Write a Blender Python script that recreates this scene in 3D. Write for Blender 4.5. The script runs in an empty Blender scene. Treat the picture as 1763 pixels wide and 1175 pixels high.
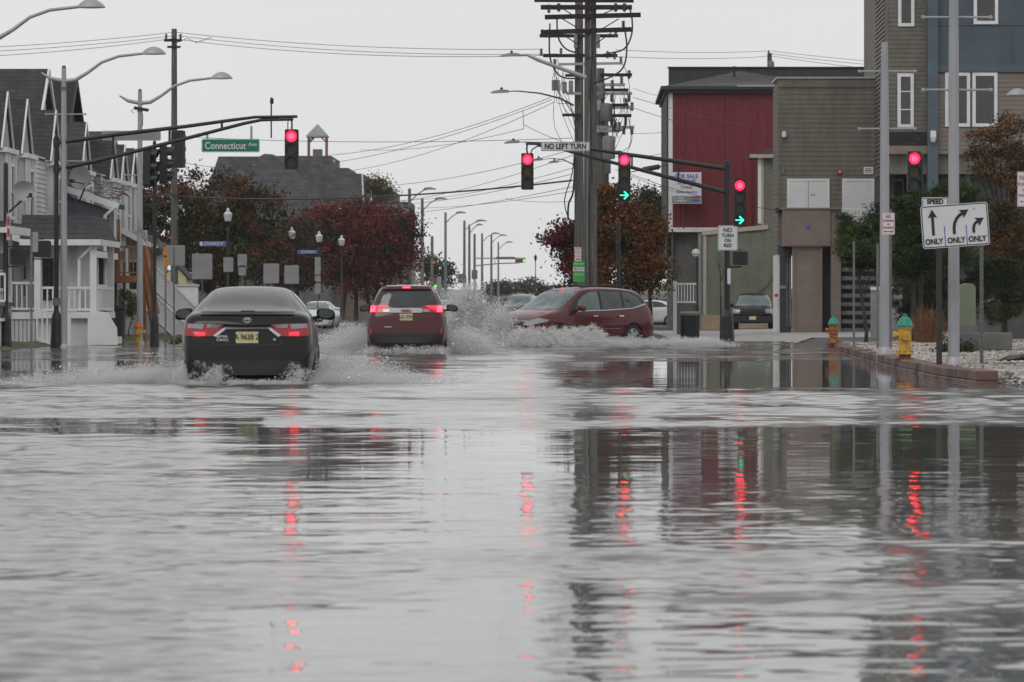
import bpy, bmesh, math, random
import numpy as np
from mathutils import Vector, Matrix, Euler
from mathutils.bvhtree import BVHTree
R = math.radians
random.seed(7)
rng = np.random.default_rng(7)
scene = bpy.context.scene
col = scene.collection

# ------------------------------------------------------------------ camera
# The camera stands 1 m above the flood water and looks along +Y down the avenue.
F = 7000.0            # focal length in photo pixels (143 mm on 36 mm)
VX, HY = 1000.0, 535.0
cam_d = bpy.data.cameras.new('camera')
cam = bpy.data.objects.new('camera', cam_d)
col.objects.link(cam)
cam.location = (0, 0, 1.0)
cam.rotation_euler = (R(90), 0, 0)
cam_d.sensor_width = 36
cam_d.lens = 36 * F / 1763
cam_d.shift_x = (881.5 - VX) / 1763
cam_d.shift_y = -(587.5 - HY) / 1763
cam_d.clip_start = 0.5
cam_d.clip_end = 6000
cam_d.dof.use_dof = True
cam_d.dof.focus_distance = 78
cam_d.dof.aperture_fstop = 9
scene.camera = cam

# ------------------------------------------------------------------ sky, light, exposure
world = bpy.data.worlds.new('World')
scene.world = world
world.use_nodes = True
wn, wl = world.node_tree.nodes, world.node_tree.links
wn.clear()
sky = wn.new('ShaderNodeTexSky'); sky.sky_type = 'NISHITA'; sky.sun_disc = False
sky.sun_elevation = R(42); sky.sun_rotation = R(200)
bw = wn.new('ShaderNodeRGBToBW')
wl.new(sky.outputs[0], bw.inputs[0])
tc = wn.new('ShaderNodeTexCoord')
nz = wn.new('ShaderNodeTexNoise'); nz.inputs['Scale'].default_value = 2.2; nz.inputs['Detail'].default_value = 5
mp = wn.new('ShaderNodeMapping'); mp.inputs['Scale'].default_value = (1, 1, 3.5)
wl.new(tc.outputs['Generated'], mp.inputs[0]); wl.new(mp.outputs[0], nz.inputs[0])
rp = wn.new('ShaderNodeValToRGB')
rp.color_ramp.elements[0].position = .3; rp.color_ramp.elements[0].color = (7.55, 7.6, 7.65, 1)
rp.color_ramp.elements[1].position = .7; rp.color_ramp.elements[1].color = (8.15, 8.15, 8.2, 1)
wl.new(nz.outputs[0], rp.inputs[0])
mx = wn.new('ShaderNodeMix'); mx.data_type = 'RGBA'; mx.inputs[0].default_value = .93   # thick cloud layer over the sky
wl.new(bw.outputs[0], mx.inputs[6]); wl.new(rp.outputs[0], mx.inputs[7])
bg = wn.new('ShaderNodeBackground'); bg.inputs[1].default_value = .1
out = wn.new('ShaderNodeOutputWorld')
wl.new(mx.outputs[2], bg.inputs[0]); wl.new(bg.outputs[0], out.inputs[0])
sun_d = bpy.data.lights.new('sun', 'SUN'); sun_d.energy = .6; sun_d.angle = R(25); sun_d.color = (1, .98, .95)
sun = bpy.data.objects.new('sun', sun_d); col.objects.link(sun)
sun.rotation_euler = (R(48), 0, R(-20))
scene.view_settings.view_transform = 'Standard'
scene.view_settings.look = 'None'
scene.view_settings.exposure = 0.0
scene.view_settings.gamma = 1

# ------------------------------------------------------------------ helpers
def at(x, y, s):
    """a point seen at photo pixel (x, y) where one metre spans s pixels"""
    return Vector(((x - VX) / s, F / s, 1 + (HY - y) / s))

def bsdf(m):
    return m.node_tree.nodes['Principled BSDF']

def mat(name, c, rough=.6, metal=0, var=.12, scale=3, bump=0, bscale=20, spec=.5, emit=None, estr=0, coat=0, stretch=(1, 1, 1)):
    m = bpy.data.materials.new(name); m.use_nodes = True
    nt = m.node_tree; b = bsdf(m)
    b.inputs['Roughness'].default_value = rough
    b.inputs['Metallic'].default_value = metal
    b.inputs['Specular IOR Level'].default_value = spec
    b.inputs['Coat Weight'].default_value = coat
    b.inputs['Coat Roughness'].default_value = .05
    tcn = nt.nodes.new('ShaderNodeTexCoord')
    mpn = nt.nodes.new('ShaderNodeMapping'); mpn.inputs['Scale'].default_value = stretch
    nt.links.new(tcn.outputs['Object'], mpn.inputs[0])
    if var:
        n = nt.nodes.new('ShaderNodeTexNoise'); n.inputs['Scale'].default_value = scale; n.inputs['Detail'].default_value = 6
        n.inputs['Roughness'].default_value = .65
        nt.links.new(mpn.outputs[0], n.inputs[0])
        r = nt.nodes.new('ShaderNodeValToRGB')
        r.color_ramp.elements[0].position = .28; r.color_ramp.elements[1].position = .72
        r.color_ramp.elements[0].color = tuple(max(0, k * (1 - var * 1.6)) for k in c[:3]) + (1,)
        r.color_ramp.elements[1].color = tuple(min(1, k * (1 + var)) for k in c[:3]) + (1,)
        nt.links.new(n.outputs[0], r.inputs[0]); nt.links.new(r.outputs[0], b.inputs['Base Color'])
    else:
        b.inputs['Base Color'].default_value = tuple(c[:3]) + (1,)
    if bump:
        n2 = nt.nodes.new('ShaderNodeTexNoise'); n2.inputs['Scale'].default_value = bscale; n2.inputs['Detail'].default_value = 5
        nt.links.new(mpn.outputs[0], n2.inputs[0])
        bp = nt.nodes.new('ShaderNodeBump'); bp.inputs['Strength'].default_value = bump; bp.inputs['Distance'].default_value = .02
        nt.links.new(n2.outputs[0], bp.inputs['Height']); nt.links.new(bp.outputs[0], b.inputs['Normal'])
    if emit:
        b.inputs['Emission Color'].default_value = tuple(emit) + (1,)
        b.inputs['Emission Strength'].default_value = estr
    return m

def leafmat(name, cols, tr=.25):
    m = bpy.data.materials.new(name); m.use_nodes = True
    nt = m.node_tree; b = bsdf(m)
    g = nt.nodes.new('ShaderNodeNewGeometry')
    r = nt.nodes.new('ShaderNodeValToRGB'); r.color_ramp.interpolation = 'LINEAR'
    els = r.color_ramp.elements
    while len(els) < len(cols): els.new(.5)
    for i, c in enumerate(cols):
        els[i].position = i / (len(cols) - 1); els[i].color = tuple(c) + (1,)
    tcn = nt.nodes.new('ShaderNodeTexCoord')
    n = nt.nodes.new('ShaderNodeTexNoise'); n.inputs['Scale'].default_value = .8; n.inputs['Detail'].default_value = 3
    nt.links.new(tcn.outputs['Object'], n.inputs[0])
    mm = nt.nodes.new('ShaderNodeMath'); mm.operation = 'MULTIPLY_ADD'; mm.inputs[1].default_value = .42
    ns = nt.nodes.new('ShaderNodeMath'); ns.operation = 'MULTIPLY_ADD'; ns.inputs[1].default_value = 3.2; ns.inputs[2].default_value = -1.32
    nt.links.new(n.outputs[0], ns.inputs[0])
    nt.links.new(g.outputs['Random Per Island'], mm.inputs[0]); nt.links.new(ns.outputs[0], mm.inputs[2])
    nt.links.new(mm.outputs[0], r.inputs[0]); nt.links.new(r.outputs[0], b.inputs['Base Color'])
    b.inputs['Roughness'].default_value = .6
    b.inputs['Specular IOR Level'].default_value = .25
    return m

def shingle(name, c, sx=3.2, sz=7):
    m = bpy.data.materials.new(name); m.use_nodes = True
    nt = m.node_tree; b = bsdf(m); b.inputs['Roughness'].default_value = .85
    tcn = nt.nodes.new('ShaderNodeTexCoord')
    br = nt.nodes.new('ShaderNodeTexBrick')
    sep = nt.nodes.new('ShaderNodeSeparateXYZ'); cmb = nt.nodes.new('ShaderNodeCombineXYZ')
    ad = nt.nodes.new('ShaderNodeMath'); ad.operation = 'ADD'
    nt.links.new(tcn.outputs['Object'], sep.inputs[0])
    nt.links.new(sep.outputs[0], ad.inputs[0]); nt.links.new(sep.outputs[1], ad.inputs[1])
    nt.links.new(ad.outputs[0], cmb.inputs[0]); nt.links.new(sep.outputs[2], cmb.inputs[1])
    nt.links.new(cmb.outputs[0], br.inputs[0])
    br.inputs['Scale'].default_value = 1
    br.inputs['Brick Width'].default_value = 1 / sx; br.inputs['Row Height'].default_value = 1 / sz
    br.inputs['Mortar Size'].default_value = .012
    br.inputs['Color1'].default_value = tuple(k * 1.15 for k in c) + (1,)
    br.inputs['Color2'].default_value = tuple(k * .75 for k in c) + (1,)
    br.inputs['Mortar'].default_value = tuple(k * .45 for k in c) + (1,)
    n = nt.nodes.new('ShaderNodeTexNoise'); n.inputs['Scale'].default_value = 1.3; n.inputs['Detail'].default_value = 6
    nt.links.new(tcn.outputs['Object'], n.inputs[0])
    mxn = nt.nodes.new('ShaderNodeMix'); mxn.data_type = 'RGBA'; mxn.blend_type = 'MULTIPLY'; mxn.inputs[0].default_value = .6
    rr = nt.nodes.new('ShaderNodeValToRGB'); rr.color_ramp.elements[0].position = .3; rr.color_ramp.elements[1].position = .7
    rr.color_ramp.elements[0].color = (.5, .5, .5, 1)
    nt.links.new(n.outputs[0], rr.inputs[0])
    nt.links.new(br.outputs[0], mxn.inputs[6]); nt.links.new(rr.outputs[0], mxn.inputs[7])
    nt.links.new(mxn.outputs[2], b.inputs['Base Color'])
    bp = nt.nodes.new('ShaderNodeBump'); bp.inputs['Strength'].default_value = .6; bp.inputs['Distance'].default_value = .02
    nt.links.new(br.outputs['Fac'], bp.inputs['Height']); bp.invert = True
    nt.links.new(bp.outputs[0], b.inputs['Normal'])
    return m

M = dict(
    asphalt=mat('asphalt', (.05, .05, .052), .7, var=.3, scale=2, bump=.4, bscale=60),
    concrete=mat('concrete', (.33, .32, .31), .75, var=.2, scale=2.5, bump=.3),
    kerb=mat('brick_kerb', (.16, .095, .08), .8, var=.4, scale=9, bump=.8, bscale=25),
    pebble=mat('pebble_soil', (.36, .33, .30), .9, var=.3, scale=14, bump=1, bscale=30),
    grass=mat('grass', (.085, .11, .035), .9, var=.5, scale=6, bump=.6),
    dune=mat('dune_scrub', (.14, .16, .10), .95, var=.5, scale=.06),
    silver=mat('galvanised_metal', (.36, .36, .385), .45, .25, var=.10, scale=4, stretch=(1, 1, .3)),
    steel=mat('weathered_steel', (.17, .17, .17), .6, .3, var=.25, scale=5),
    black=mat('black_paint', (.012, .012, .014), .42, var=.2, scale=5),
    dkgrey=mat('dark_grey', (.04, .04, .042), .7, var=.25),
    grey=mat('grey_metal', (.24, .24, .245), .55, var=.15),
    signback=mat('aluminium_sign_back', (.30, .30, .31), .5, .2, var=.12, scale=2),
    white=mat('white_paint', (.72, .72, .72), .55, var=.08, scale=1.5),
    whitesiding=mat('white_siding', (.56, .57, .585), .6, var=.22, scale=1.6, stretch=(1.5, 1.5, .4)),
    gable=mat('grey_gable_boards', (.36, .365, .37), .7, var=.25, scale=2),
    signwhite=mat('sign_white', (.66, .66, .68), .45, var=.05),
    signgreen=mat('sign_green', (.0, .16, .10), .45, var=.05),
    signblue=mat('sign_blue', (.03, .08, .42), .5, var=.05),
    signred=mat('sign_red', (.42, .02, .03), .5, var=.05),
    letter=mat('black_lettering', (.012, .012, .012), .5, var=0),
    wood=mat('brown_deck_wood', (.28, .12, .055), .8, var=.3, scale=6, stretch=(1, 1, .3)),
    pole_wood=mat('weathered_pole_wood', (.125, .118, .108), .9, var=.5, scale=5, bump=.8, bscale=14, stretch=(4, 4, .25)),
    arm_wood=mat('dark_crossarm_wood', (.028, .018, .017), .85, var=.4, scale=6),
    bark=mat('bark', (.045, .038, .032), .95, var=.4, scale=8, bump=.8),
    redwall=mat('red_metal_siding', (.19, .014, .025), .55, var=.14, scale=1.0, stretch=(1.2, 1, .35)),
    brown=mat('brown_lap_siding', (.15, .136, .112), .7, var=.2, scale=1.6, stretch=(1.6, 1.6, .5)),
    tan=mat('tan_panel', (.215, .165, .14), .7, var=.14, scale=1.5),
    tansiding=mat('tan_lap_siding', (.20, .165, .14), .7, var=.1, scale=1.4, stretch=(.5, .5, 3)),
    blue=mat('slate_blue_panel', (.068, .092, .115), .6, var=.12, scale=1.2),
    bluetrim=mat('slate_blue_trim', (.075, .11, .135), .6, var=.12, scale=1.2),
    green=mat('sage_lap_siding', (.15, .158, .115), .7, var=.2, scale=1.4, stretch=(1.5, 1.5, .5)),
    foundation=mat('peach_foundation', (.36, .26, .18), .85, var=.15),
    cream=mat('cream_trim', (.42, .36, .30), .6, var=.1),
    greysiding=mat('grey_blue_siding', (.12, .13, .155), .7, var=.15, stretch=(.5, .5, 3)),
    stone=mat('grey_stucco', (.13, .13, .125), .85, var=.25, scale=1.5),
    glass=mat('window_glass', (.02, .024, .026), .06, var=.3, scale=1.2, spec=.8),
    pglass=mat('parked_glass', (.10, .14, .135), .08, var=.3, scale=1.2, spec=.6),
    carglass=mat('car_glass', (.034, .036, .038), .05, var=.4, scale=1.6, spec=.55, coat=.15),
    tealglass=mat('windscreen_glass', (.10, .145, .15), .06, var=.6, scale=2.2, spec=.7),
    chrome=mat('chrome', (.50, .50, .51), .16, 1, var=0),
    rim=mat('alloy_rim', (.45, .45, .46), .3, .9, var=0),
    tyre=mat('tyre_rubber', (.015, .015, .015), .75, var=.3),
    trim=mat('black_trim', (.012, .012, .012), .55, var=0),
    paint_black=mat('charcoal_car_paint', (.004, .0044, .005), .26, 0, var=.2, scale=2, coat=.28, spec=.22),
    paint_red=mat('dark_red_car_paint', (.07, .003, .009), .28, .1, var=.1, scale=2, coat=.5, spec=.3),
    paint_maroon=mat('maroon_car_paint', (.085, .004, .010), .26, .1, var=.1, scale=2, coat=.45, spec=.3),
    paint_white=mat('white_car_paint', (.6, .61, .63), .3, 0, var=.05, coat=.5),
    paint_grey=mat('grey_car_paint', (.07, .07, .08), .3, .3, var=.05, coat=.5),
    redlens=mat('red_lamp_lens', (.36, .008, .015), .12, var=0, coat=.5),
    redlit=mat('lit_brake_lamp', (.6, .01, .02), .3, var=0, emit=(1, .012, .03), estr=3),
    brakelit=mat('lit_brake_core', (.6, .05, .08), .3, var=0, emit=(1, .05, .1), estr=4),
    clearlens=mat('clear_lamp_lens', (.30, .30, .31), .1, .3, var=.2, scale=30, coat=.5),
    plate=mat('cream_number_plate', (.58, .53, .30), .5, var=.15, scale=6),
    hydy=mat('yellow_hydrant_paint', (.58, .33, .045), .5, var=.3, scale=9),
    hydr=mat('rusted_hydrant_paint', (.33, .12, .03), .7, var=.6, scale=12),
    hydg=mat('teal_hydrant_paint', (.01, .25, .17), .45, var=.2, scale=9),
    hydo=mat('orange_hydrant_paint', (.62, .13, .035), .5, var=.2, scale=9),
    rust=mat('rusty_iron', (.18, .06, .03), .8, var=.5, scale=12),
    orange=mat('orange_marker', (.62, .22, .02), .6, var=.2, scale=8),
    boxgreen=mat('pale_green_cabinet', (.16, .19, .12), .6, var=.12),
    litred=mat('lit_red_signal', (.5, .02, .04), .4, var=0, emit=(1, .004, .017), estr=10),
    litcore=mat('lit_red_core', (.5, .1, .1), .4, var=0, emit=(1, .012, .03), estr=12),
    litgreen=mat('lit_green_arrow', (.1, .5, .4), .4, var=0, emit=(.05, 1, .62), estr=1.6),
    litlime=mat('lit_far_green', (.1, .5, .1), .4, var=0, emit=(.12, 1, .1), estr=2.2),
    unlit_y=mat('unlit_amber_lens', (.05, .035, .004), .3, var=0),
    unlit_g=mat('unlit_green_lens', (.006, .04, .03), .3, var=0),
    unlit_r=mat('unlit_red_lens', (.09, .01, .008), .3, var=0),
    globe=mat('frosted_globe', (.62, .62, .62), .35, var=.1, scale=8),
    roof_grey=shingle('grey_shingles', (.055, .055, .058)),
    roof_mid=shingle('mid_grey_shingles', (.075, .075, .078)),
    roof_brown=shingle('brown_black_shingles', (.03, .025, .025)),
    roof_far=shingle('far_grey_shingles', (.135, .135, .14), 2, 4),
    roof_red=shingle('reddish_shingles', (.12, .07, .065)),
    ornleaf=mat('dry_grass', (.22, .10, .05), .9, var=.5, scale=20),
    rubber=mat('wet_black_rubber', (.01, .01, .011), .35, var=.2),
    wire=mat('wire', (.02, .02, .022), .6, var=0),
    wire_grey=mat('grey_wire', (.16, .16, .16), .6, var=0),
    insul=mat('grey_porcelain', (.10, .105, .11), .35, var=.2, scale=20),
    tank=mat('grey_transformer_paint', (.2, .205, .21), .5, var=.15),
    curtain=mat('pale_curtain', (.30, .32, .27), .8, var=.4, scale=4, stretch=(4, 4, .4)),
)

class MB:
    def __init__(s): s.v = []; s.f = []
    def add(s, vs, fs):
        o = len(s.v); s.v += [tuple(v) for v in vs]; s.f += [tuple(i + o for i in f) for f in fs]; return s
    def box(s, x0, y0, z0, x1, y1, z1):
        x0, x1 = min(x0, x1), max(x0, x1); y0, y1 = min(y0, y1), max(y0, y1); z0, z1 = min(z0, z1), max(z0, z1)
        return s.add([(x0, y0, z0), (x1, y0, z0), (x1, y1, z0), (x0, y1, z0), (x0, y0, z1), (x1, y0, z1), (x1, y1, z1), (x0, y1, z1)],
                     [(0, 3, 2, 1), (4, 5, 6, 7), (0, 1, 5, 4), (1, 2, 6, 5), (2, 3, 7, 6), (3, 0, 4, 7)])
    def bar(s, p, q, w, h=None):
        p, q = Vector(p), Vector(q); h = h or w; d = (q - p).normalized()
        a = d.cross(Vector((0, 0, 1)))
        if a.length < .01: a = Vector((1, 0, 0))
        a.normalize(); b = d.cross(a)
        vs = [e + a * (sx * w / 2) + b * (sz * h / 2) for e in (p, q) for sx, sz in ((-1, -1), (1, -1), (1, 1), (-1, 1))]
        return s.add(vs, [(0, 1, 2, 3), (7, 6, 5, 4), (0, 4, 5, 1), (1, 5, 6, 2), (2, 6, 7, 3), (3, 7, 4, 0)])
    def tube(s, pts, r, n=8):
        pts = [Vector(p) for p in pts]
        rs = r if isinstance(r, (list, tuple)) else [r] * len(pts)
        o = len(s.v); prev = None
        for i, p in enumerate(pts):
            d = (pts[min(i + 1, len(pts) - 1)] - pts[max(i - 1, 0)]).normalized()
            if prev is None:
                a = d.cross(Vector((0, 1, 0)))
                if a.length < .05: a = d.cross(Vector((1, 0, 0)))
            else:
                a = prev - d * prev.dot(d)
            a.normalize(); prev = a; b = d.cross(a)
            for k in range(n):
                t = 2 * math.pi * k / n
                s.v.append(tuple(p + (a * math.cos(t) + b * math.sin(t)) * rs[i]))
        m = len(pts)
        for i in range(m - 1):
            for k in range(n):
                s.f.append((o + i * n + k, o + i * n + (k + 1) % n, o + (i + 1) * n + (k + 1) % n, o + (i + 1) * n + k))
        s.f.append(tuple(o + k for k in range(n))[::-1]); s.f.append(tuple(o + (m - 1) * n + k for k in range(n)))
        return s
    def lathe(s, prof, c=(0, 0, 0), n=16):
        o = len(s.v)
        for r, z in prof:
            for k in range(n):
                t = 2 * math.pi * k / n
                s.v.append((c[0] + r * math.cos(t), c[1] + r * math.sin(t), c[2] + z))
        for i in range(len(prof) - 1):
            for k in range(n):
                s.f.append((o + i * n + k, o + i * n + (k + 1) % n, o + (i + 1) * n + (k + 1) % n, o + (i + 1) * n + k))
        s.f.append(tuple(o + k for k in range(n))[::-1]); s.f.append(tuple(o + (len(prof) - 1) * n + k for k in range(n)))
        return s
    def prism(s, poly, y0, y1, axis='y'):
        """poly in (x,z) extruded over y, or poly in (y,z) extruded over x (axis='x'), or (x,y) over z (axis='z')"""
        n = len(poly)
        def P(a, b, t): return (a, t, b) if axis == 'y' else ((t, a, b) if axis == 'x' else (a, b, t))
        vs = [P(a, b, y0) for a, b in poly] + [P(a, b, y1) for a, b in poly]
        fs = [tuple(range(n)), tuple(range(2 * n - 1, n - 1, -1))] + [(i, i + n, (i + 1) % n + n, (i + 1) % n) for i in range(n)]
        return s.add(vs, fs)
    def disc(s, c, r, n=20, y0=0, y1=.01):
        return s.prism([(c[0] + r * math.cos(2 * math.pi * k / n), c[1] + r * math.sin(2 * math.pi * k / n)) for k in range(n)], y0, y1)
    def siding(s, p0, p1, z0, z1, board=.18, lap=.022):
        """lap boards on a wall from p0 to p1 (xy); outward is to the right of p0->p1"""
        a, b = Vector((p0[0], p0[1], 0)), Vector((p1[0], p1[1], 0))
        d = (b - a).normalized(); n = Vector((d.y, -d.x, 0))
        z = z0
        while z < z1 - .01:
            zt = min(z + board, z1)
            vs = [a + n * lap + Vector((0, 0, z)), b + n * lap + Vector((0, 0, z)), b + Vector((0, 0, zt)), a + Vector((0, 0, zt)),
                  a + Vector((0, 0, z)), b + Vector((0, 0, z))]
            s.add(vs, [(0, 1, 2, 3), (4, 5, 1, 0)])
            z += board
        return s
    def build(s, name, m, parent=None, world=False, smooth=False, bevel=0):
        me = bpy.data.meshes.new(name)
        vs = s.v
        if world and parent is not None:
            off = Vector((0, 0, 0)); p = parent
            while p is not None: off += p.location; p = p.parent
            vs = [(a - off.x, b - off.y, c - off.z) for a, b, c in vs]
        me.from_pydata(vs, [], s.f); me.update()
        if not smooth:
            bm = bmesh.new(); bm.from_mesh(me); bmesh.ops.recalc_face_normals(bm, faces=bm.faces)
            if bevel: bmesh.ops.bevel(bm, geom=bm.edges[:], offset=bevel, segments=1, affect='EDGES', clamp_overlap=True)
            bm.to_mesh(me); bm.free()
        else:
            bm = bmesh.new(); bm.from_mesh(me); bmesh.ops.recalc_face_normals(bm, faces=bm.faces); bm.to_mesh(me); bm.free()
            me.polygons.foreach_set('use_smooth', [True] * len(me.polygons))
            me.set_sharp_from_angle(angle=R(42))
        me.materials.append(M[m] if isinstance(m, str) else m)
        o = bpy.data.objects.new(name, me); col.objects.link(o)
        if parent is not None: o.parent = parent
        return o

def tag(o, label=None, cat=None, group=None, kind=None):
    if label: o['label'] = label
    if cat: o['category'] = cat
    if group: o['group'] = group
    if kind: o['kind'] = kind
    return o
def empty(name, loc, label, cat, group=None, rz=0):
    o = bpy.data.objects.new(name, None); col.objects.link(o)
    o.empty_display_size = .2
    o.location = loc; o.rotation_euler = (0, 0, rz)
    return tag(o, label, cat, group)
def copy_tree(o, parent=None, label=None):
    c = o.copy(); col.objects.link(c); c.parent = parent
    if label: c['label'] = label
    for ch in list(o.children): copy_tree(ch, c)
    return c

def mesh_np(name, v, f, m, parent=None, smooth=False):
    """fast mesh from numpy verts and equal-sized faces"""
    me = bpy.data.meshes.new(name)
    k = f.shape[1]
    me.vertices.add(len(v)); me.vertices.foreach_set('co', v.astype(np.float32).ravel())
    me.loops.add(f.size); me.loops.foreach_set('vertex_index', f.astype(np.int32).ravel())
    me.polygons.add(len(f)); me.polygons.foreach_set('loop_start', np.arange(0, f.size, k, dtype=np.int32))
    me.polygons.foreach_set('loop_total', np.full(len(f), k, dtype=np.int32))
    if smooth: me.polygons.foreach_set('use_smooth', np.ones(len(f), dtype=bool))
    me.update(calc_edges=True); me.validate()
    me.materials.append(M[m] if isinstance(m, str) else m)
    o = bpy.data.objects.new(name, me); col.objects.link(o)
    if parent is not None: o.parent = parent
    return o

def leaf_quads(c, size, aspect=.55, up=0.0):
    n = len(c)
    a = rng.normal(size=(n, 3)); a[:, 2] += up
    a /= np.linalg.norm(a, axis=1)[:, None]
    b = np.cross(a, rng.normal(size=(n, 3))); b /= np.linalg.norm(b, axis=1)[:, None]
    s = (size * rng.uniform(.6, 1.35, n))[:, None]
    v = np.stack([c - a * s, c - b * s * aspect, c + a * s, c + b * s * aspect], 1).reshape(-1, 3)
    return v, np.arange(4 * n).reshape(n, 4)

_fontcache = {}
def text(body, size, m, parent, loc, rot=(R(90), 0, 0), name='lettering', sx=1, thick=.003, bold=0):
    cu = bpy.data.curves.new(name, 'FONT'); cu.body = body; cu.size = size
    cu.align_x = 'CENTER'; cu.align_y = 'CENTER'; cu.extrude = thick; cu.offset = bold
    cu.space_line = .95
    to = bpy.data.objects.new('tmp', cu); col.objects.link(to)
    dg = bpy.context.evaluated_depsgraph_get()
    me = bpy.data.meshes.new_from_object(to.evaluated_get(dg))
    bpy.data.objects.remove(to); bpy.data.curves.remove(cu)
    me.name = name; me.materials.clear(); me.materials.append(M[m] if isinstance(m, str) else m)
    o = bpy.data.objects.new(name, me); col.objects.link(o)
    o.location = loc; o.rotation_euler = rot; o.scale = (sx, 1, 1)
    if parent is not None: o.parent = parent
    return o

def rrect(w, h, r, n=4, cx=0, cz=0):
    pts = []
    for (sx, sz, a0) in ((1, -1, -90), (1, 1, 0), (-1, 1, 90), (-1, -1, 180)):
        for k in range(n + 1):
            a = R(a0 + 90 * k / n)
            pts.append((cx + sx * (w / 2 - r) + r * math.cos(a), cz + sz * (h / 2 - r) + r * math.sin(a)))
    return pts

# ------------------------------------------------------------------ ground, road, water
def sst(x, a, b):
    t = np.clip((np.asarray(x, float) - a) / (b - a), 0, 1); return t * t * (3 - 2 * t)
KERB = [(6.55, 109.), (6.2, 99.), (5.9, 91.), (5.6, 79.), (5.38, 68.), (5.26, 60.), (5.38, 55.3)]
def kerb_x(Y):
    k = sorted(KERB, key=lambda p: p[1])
    return np.interp(Y, [p[1] for p in k], [p[0] for p in k])
def ground_z(X, Y):
    X = np.asarray(X, float); Y = np.asarray(Y, float)
    z = -.13 + .45 * sst(Y, 140, 270)
    z = z + (.22 - .45 * .0) * sst(-X, 13.3, 15.6) * (1 - sst(Y, 200, 300)) * sst(Y, 60, 96)
    right = sst(X, 1.0, 3.0) * sst(Y, 124, 138) * (1 - sst(Y, 200, 260))
    z = np.maximum(z, -.13 + .21 * right)
    kx = kerb_x(Y)
    bed = sst(X - kx, .25, .5) * sst(Y, 44.5, 55.5)
    z = np.maximum(z, -.13 + bed * (.27 + .012 * np.clip(X - kx, 0, 6)))
    z = z + .25 * sst(Y, 300, 700)
    return z
def grid_sheet(name, xs, ys, zf, m, smooth=True):
    X, Y = np.meshgrid(xs, ys)
    Z = zf(X, Y)
    v = np.stack([X, Y, Z], -1).reshape(-1, 3)
    nx = len(xs); i = np.arange(len(ys) - 1)[:, None] * nx + np.arange(nx - 1)[None, :]
    i = i.ravel()
    f = np.stack([i, i + 1, i + nx + 1, i + nx], 1)
    return mesh_np(name, v, f, m, smooth=smooth)
xs = np.unique(np.concatenate([np.linspace(-340, -60, 12), np.arange(-60, -20, 4), np.arange(-20, 20, .35), np.arange(20, 60, 4), np.linspace(60, 340, 12)]))
ys = np.unique(np.concatenate([np.linspace(-150, 30, 10), np.arange(30, 42, 2), np.arange(42, 62, .5), np.arange(62, 150, 1.2), np.arange(150, 320, 6), np.linspace(320, 1005, 20)]))
tag(grid_sheet('road', xs, ys, ground_z, 'asphalt'), 'wet grey avenue running away under the flood', kind='structure')
tag(grid_sheet('grass_verge', np.concatenate([[-300, -120, -60, -40], np.arange(-30, -14.0, .5)]), np.arange(84, 170, 1.5), lambda X, Y: ground_z(X, Y) + .006 + .02 * np.sin(X * 7 + Y * 3) * sst(-X, 14, 15), 'grass'), kind='structure')
tag(grid_sheet('sidewalk', np.arange(2.4, 30, .8), np.arange(126.5, 185, 1.5), lambda X, Y: ground_z(X, Y) + .008, 'concrete'), kind='structure')
tag(grid_sheet('footpath', np.arange(-14.2, -12.9, .3), np.arange(92, 240, 2), lambda X, Y: ground_z(X, Y) + .014, 'concrete'), kind='structure')
bx = np.linspace(0, 1, 60)
by = np.arange(45, 110, .5)
U, Yb = np.meshgrid(bx, by)
Xb = kerb_x(Yb) + .22 + U * 18
Zb = ground_z(Xb, Yb) + .008 + .025 * np.sin(Xb * 2.3 + 1.3 * np.sin(Yb * .9)) * np.sin(Yb * 1.1)
i = (np.arange(len(by) - 1)[:, None] * 60 + np.arange(59)[None, :]).ravel()
tag(mesh_np('pebble_bed', np.stack([Xb, Yb, Zb], -1).reshape(-1, 3), np.stack([i, i + 1, i + 61, i + 60], 1), 'pebble', smooth=True), kind='structure')

def stones(name, n, xf, yf, s0, s1, m):
    """many small faceted stones lying on the ground"""
    Y = yf(n); X = xf(n, Y)
    s = rng.uniform(s0, s1, n)
    base = np.array([[1, 0, 0], [0, 1, 0], [-1, 0, 0], [0, -1, 0], [0, 0, .7], [.6, .6, .35], [-.6, .5, .4]])
    fb = np.array([[0, 5, 4], [5, 1, 4], [1, 6, 4], [6, 2, 4], [2, 3, 4], [3, 0, 4], [0, 1, 5], [1, 2, 6]])
    ang = rng.uniform(0, 6.28, n); c, sn = np.cos(ang), np.sin(ang)
    b = base[None] * s[:, None, None] * rng.uniform(.6, 1.3, (n, 7, 1))
    x = b[..., 0] * c[:, None] - b[..., 1] * sn[:, None] + X[:, None]
    y = b[..., 0] * sn[:, None] + b[..., 1] * c[:, None] + Y[:, None]
    z = b[..., 2] + (ground_z(X, Y) + .012)[:, None]
    f = (np.arange(n)[:, None, None] * 7 + fb[None]).reshape(-1, 3)
    return mesh_np(name, np.stack([x, y, z], -1).reshape(-1, 3), f, m)
M['shell'] = leafmat('pale_shell_gravel', [(.10, .085, .075), (.28, .25, .22), (.42, .38, .35), (.55, .52, .49)])
M['rubble'] = leafmat('dark_wet_rubble', [(.03, .03, .03), (.07, .068, .066), (.13, .125, .12)])
tag(stones('pebbles', 26000, lambda n, Y: kerb_x(Y) + .3 + rng.uniform(0, 1, n) ** 1.3 * 7, lambda n: 46 + 62 * rng.uniform(0, 1, n) ** 1.25, .018, .045, 'shell'),
    'pale shell and pebble gravel covering the ground behind the brick kerb', 'gravel', kind='stuff')
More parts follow.
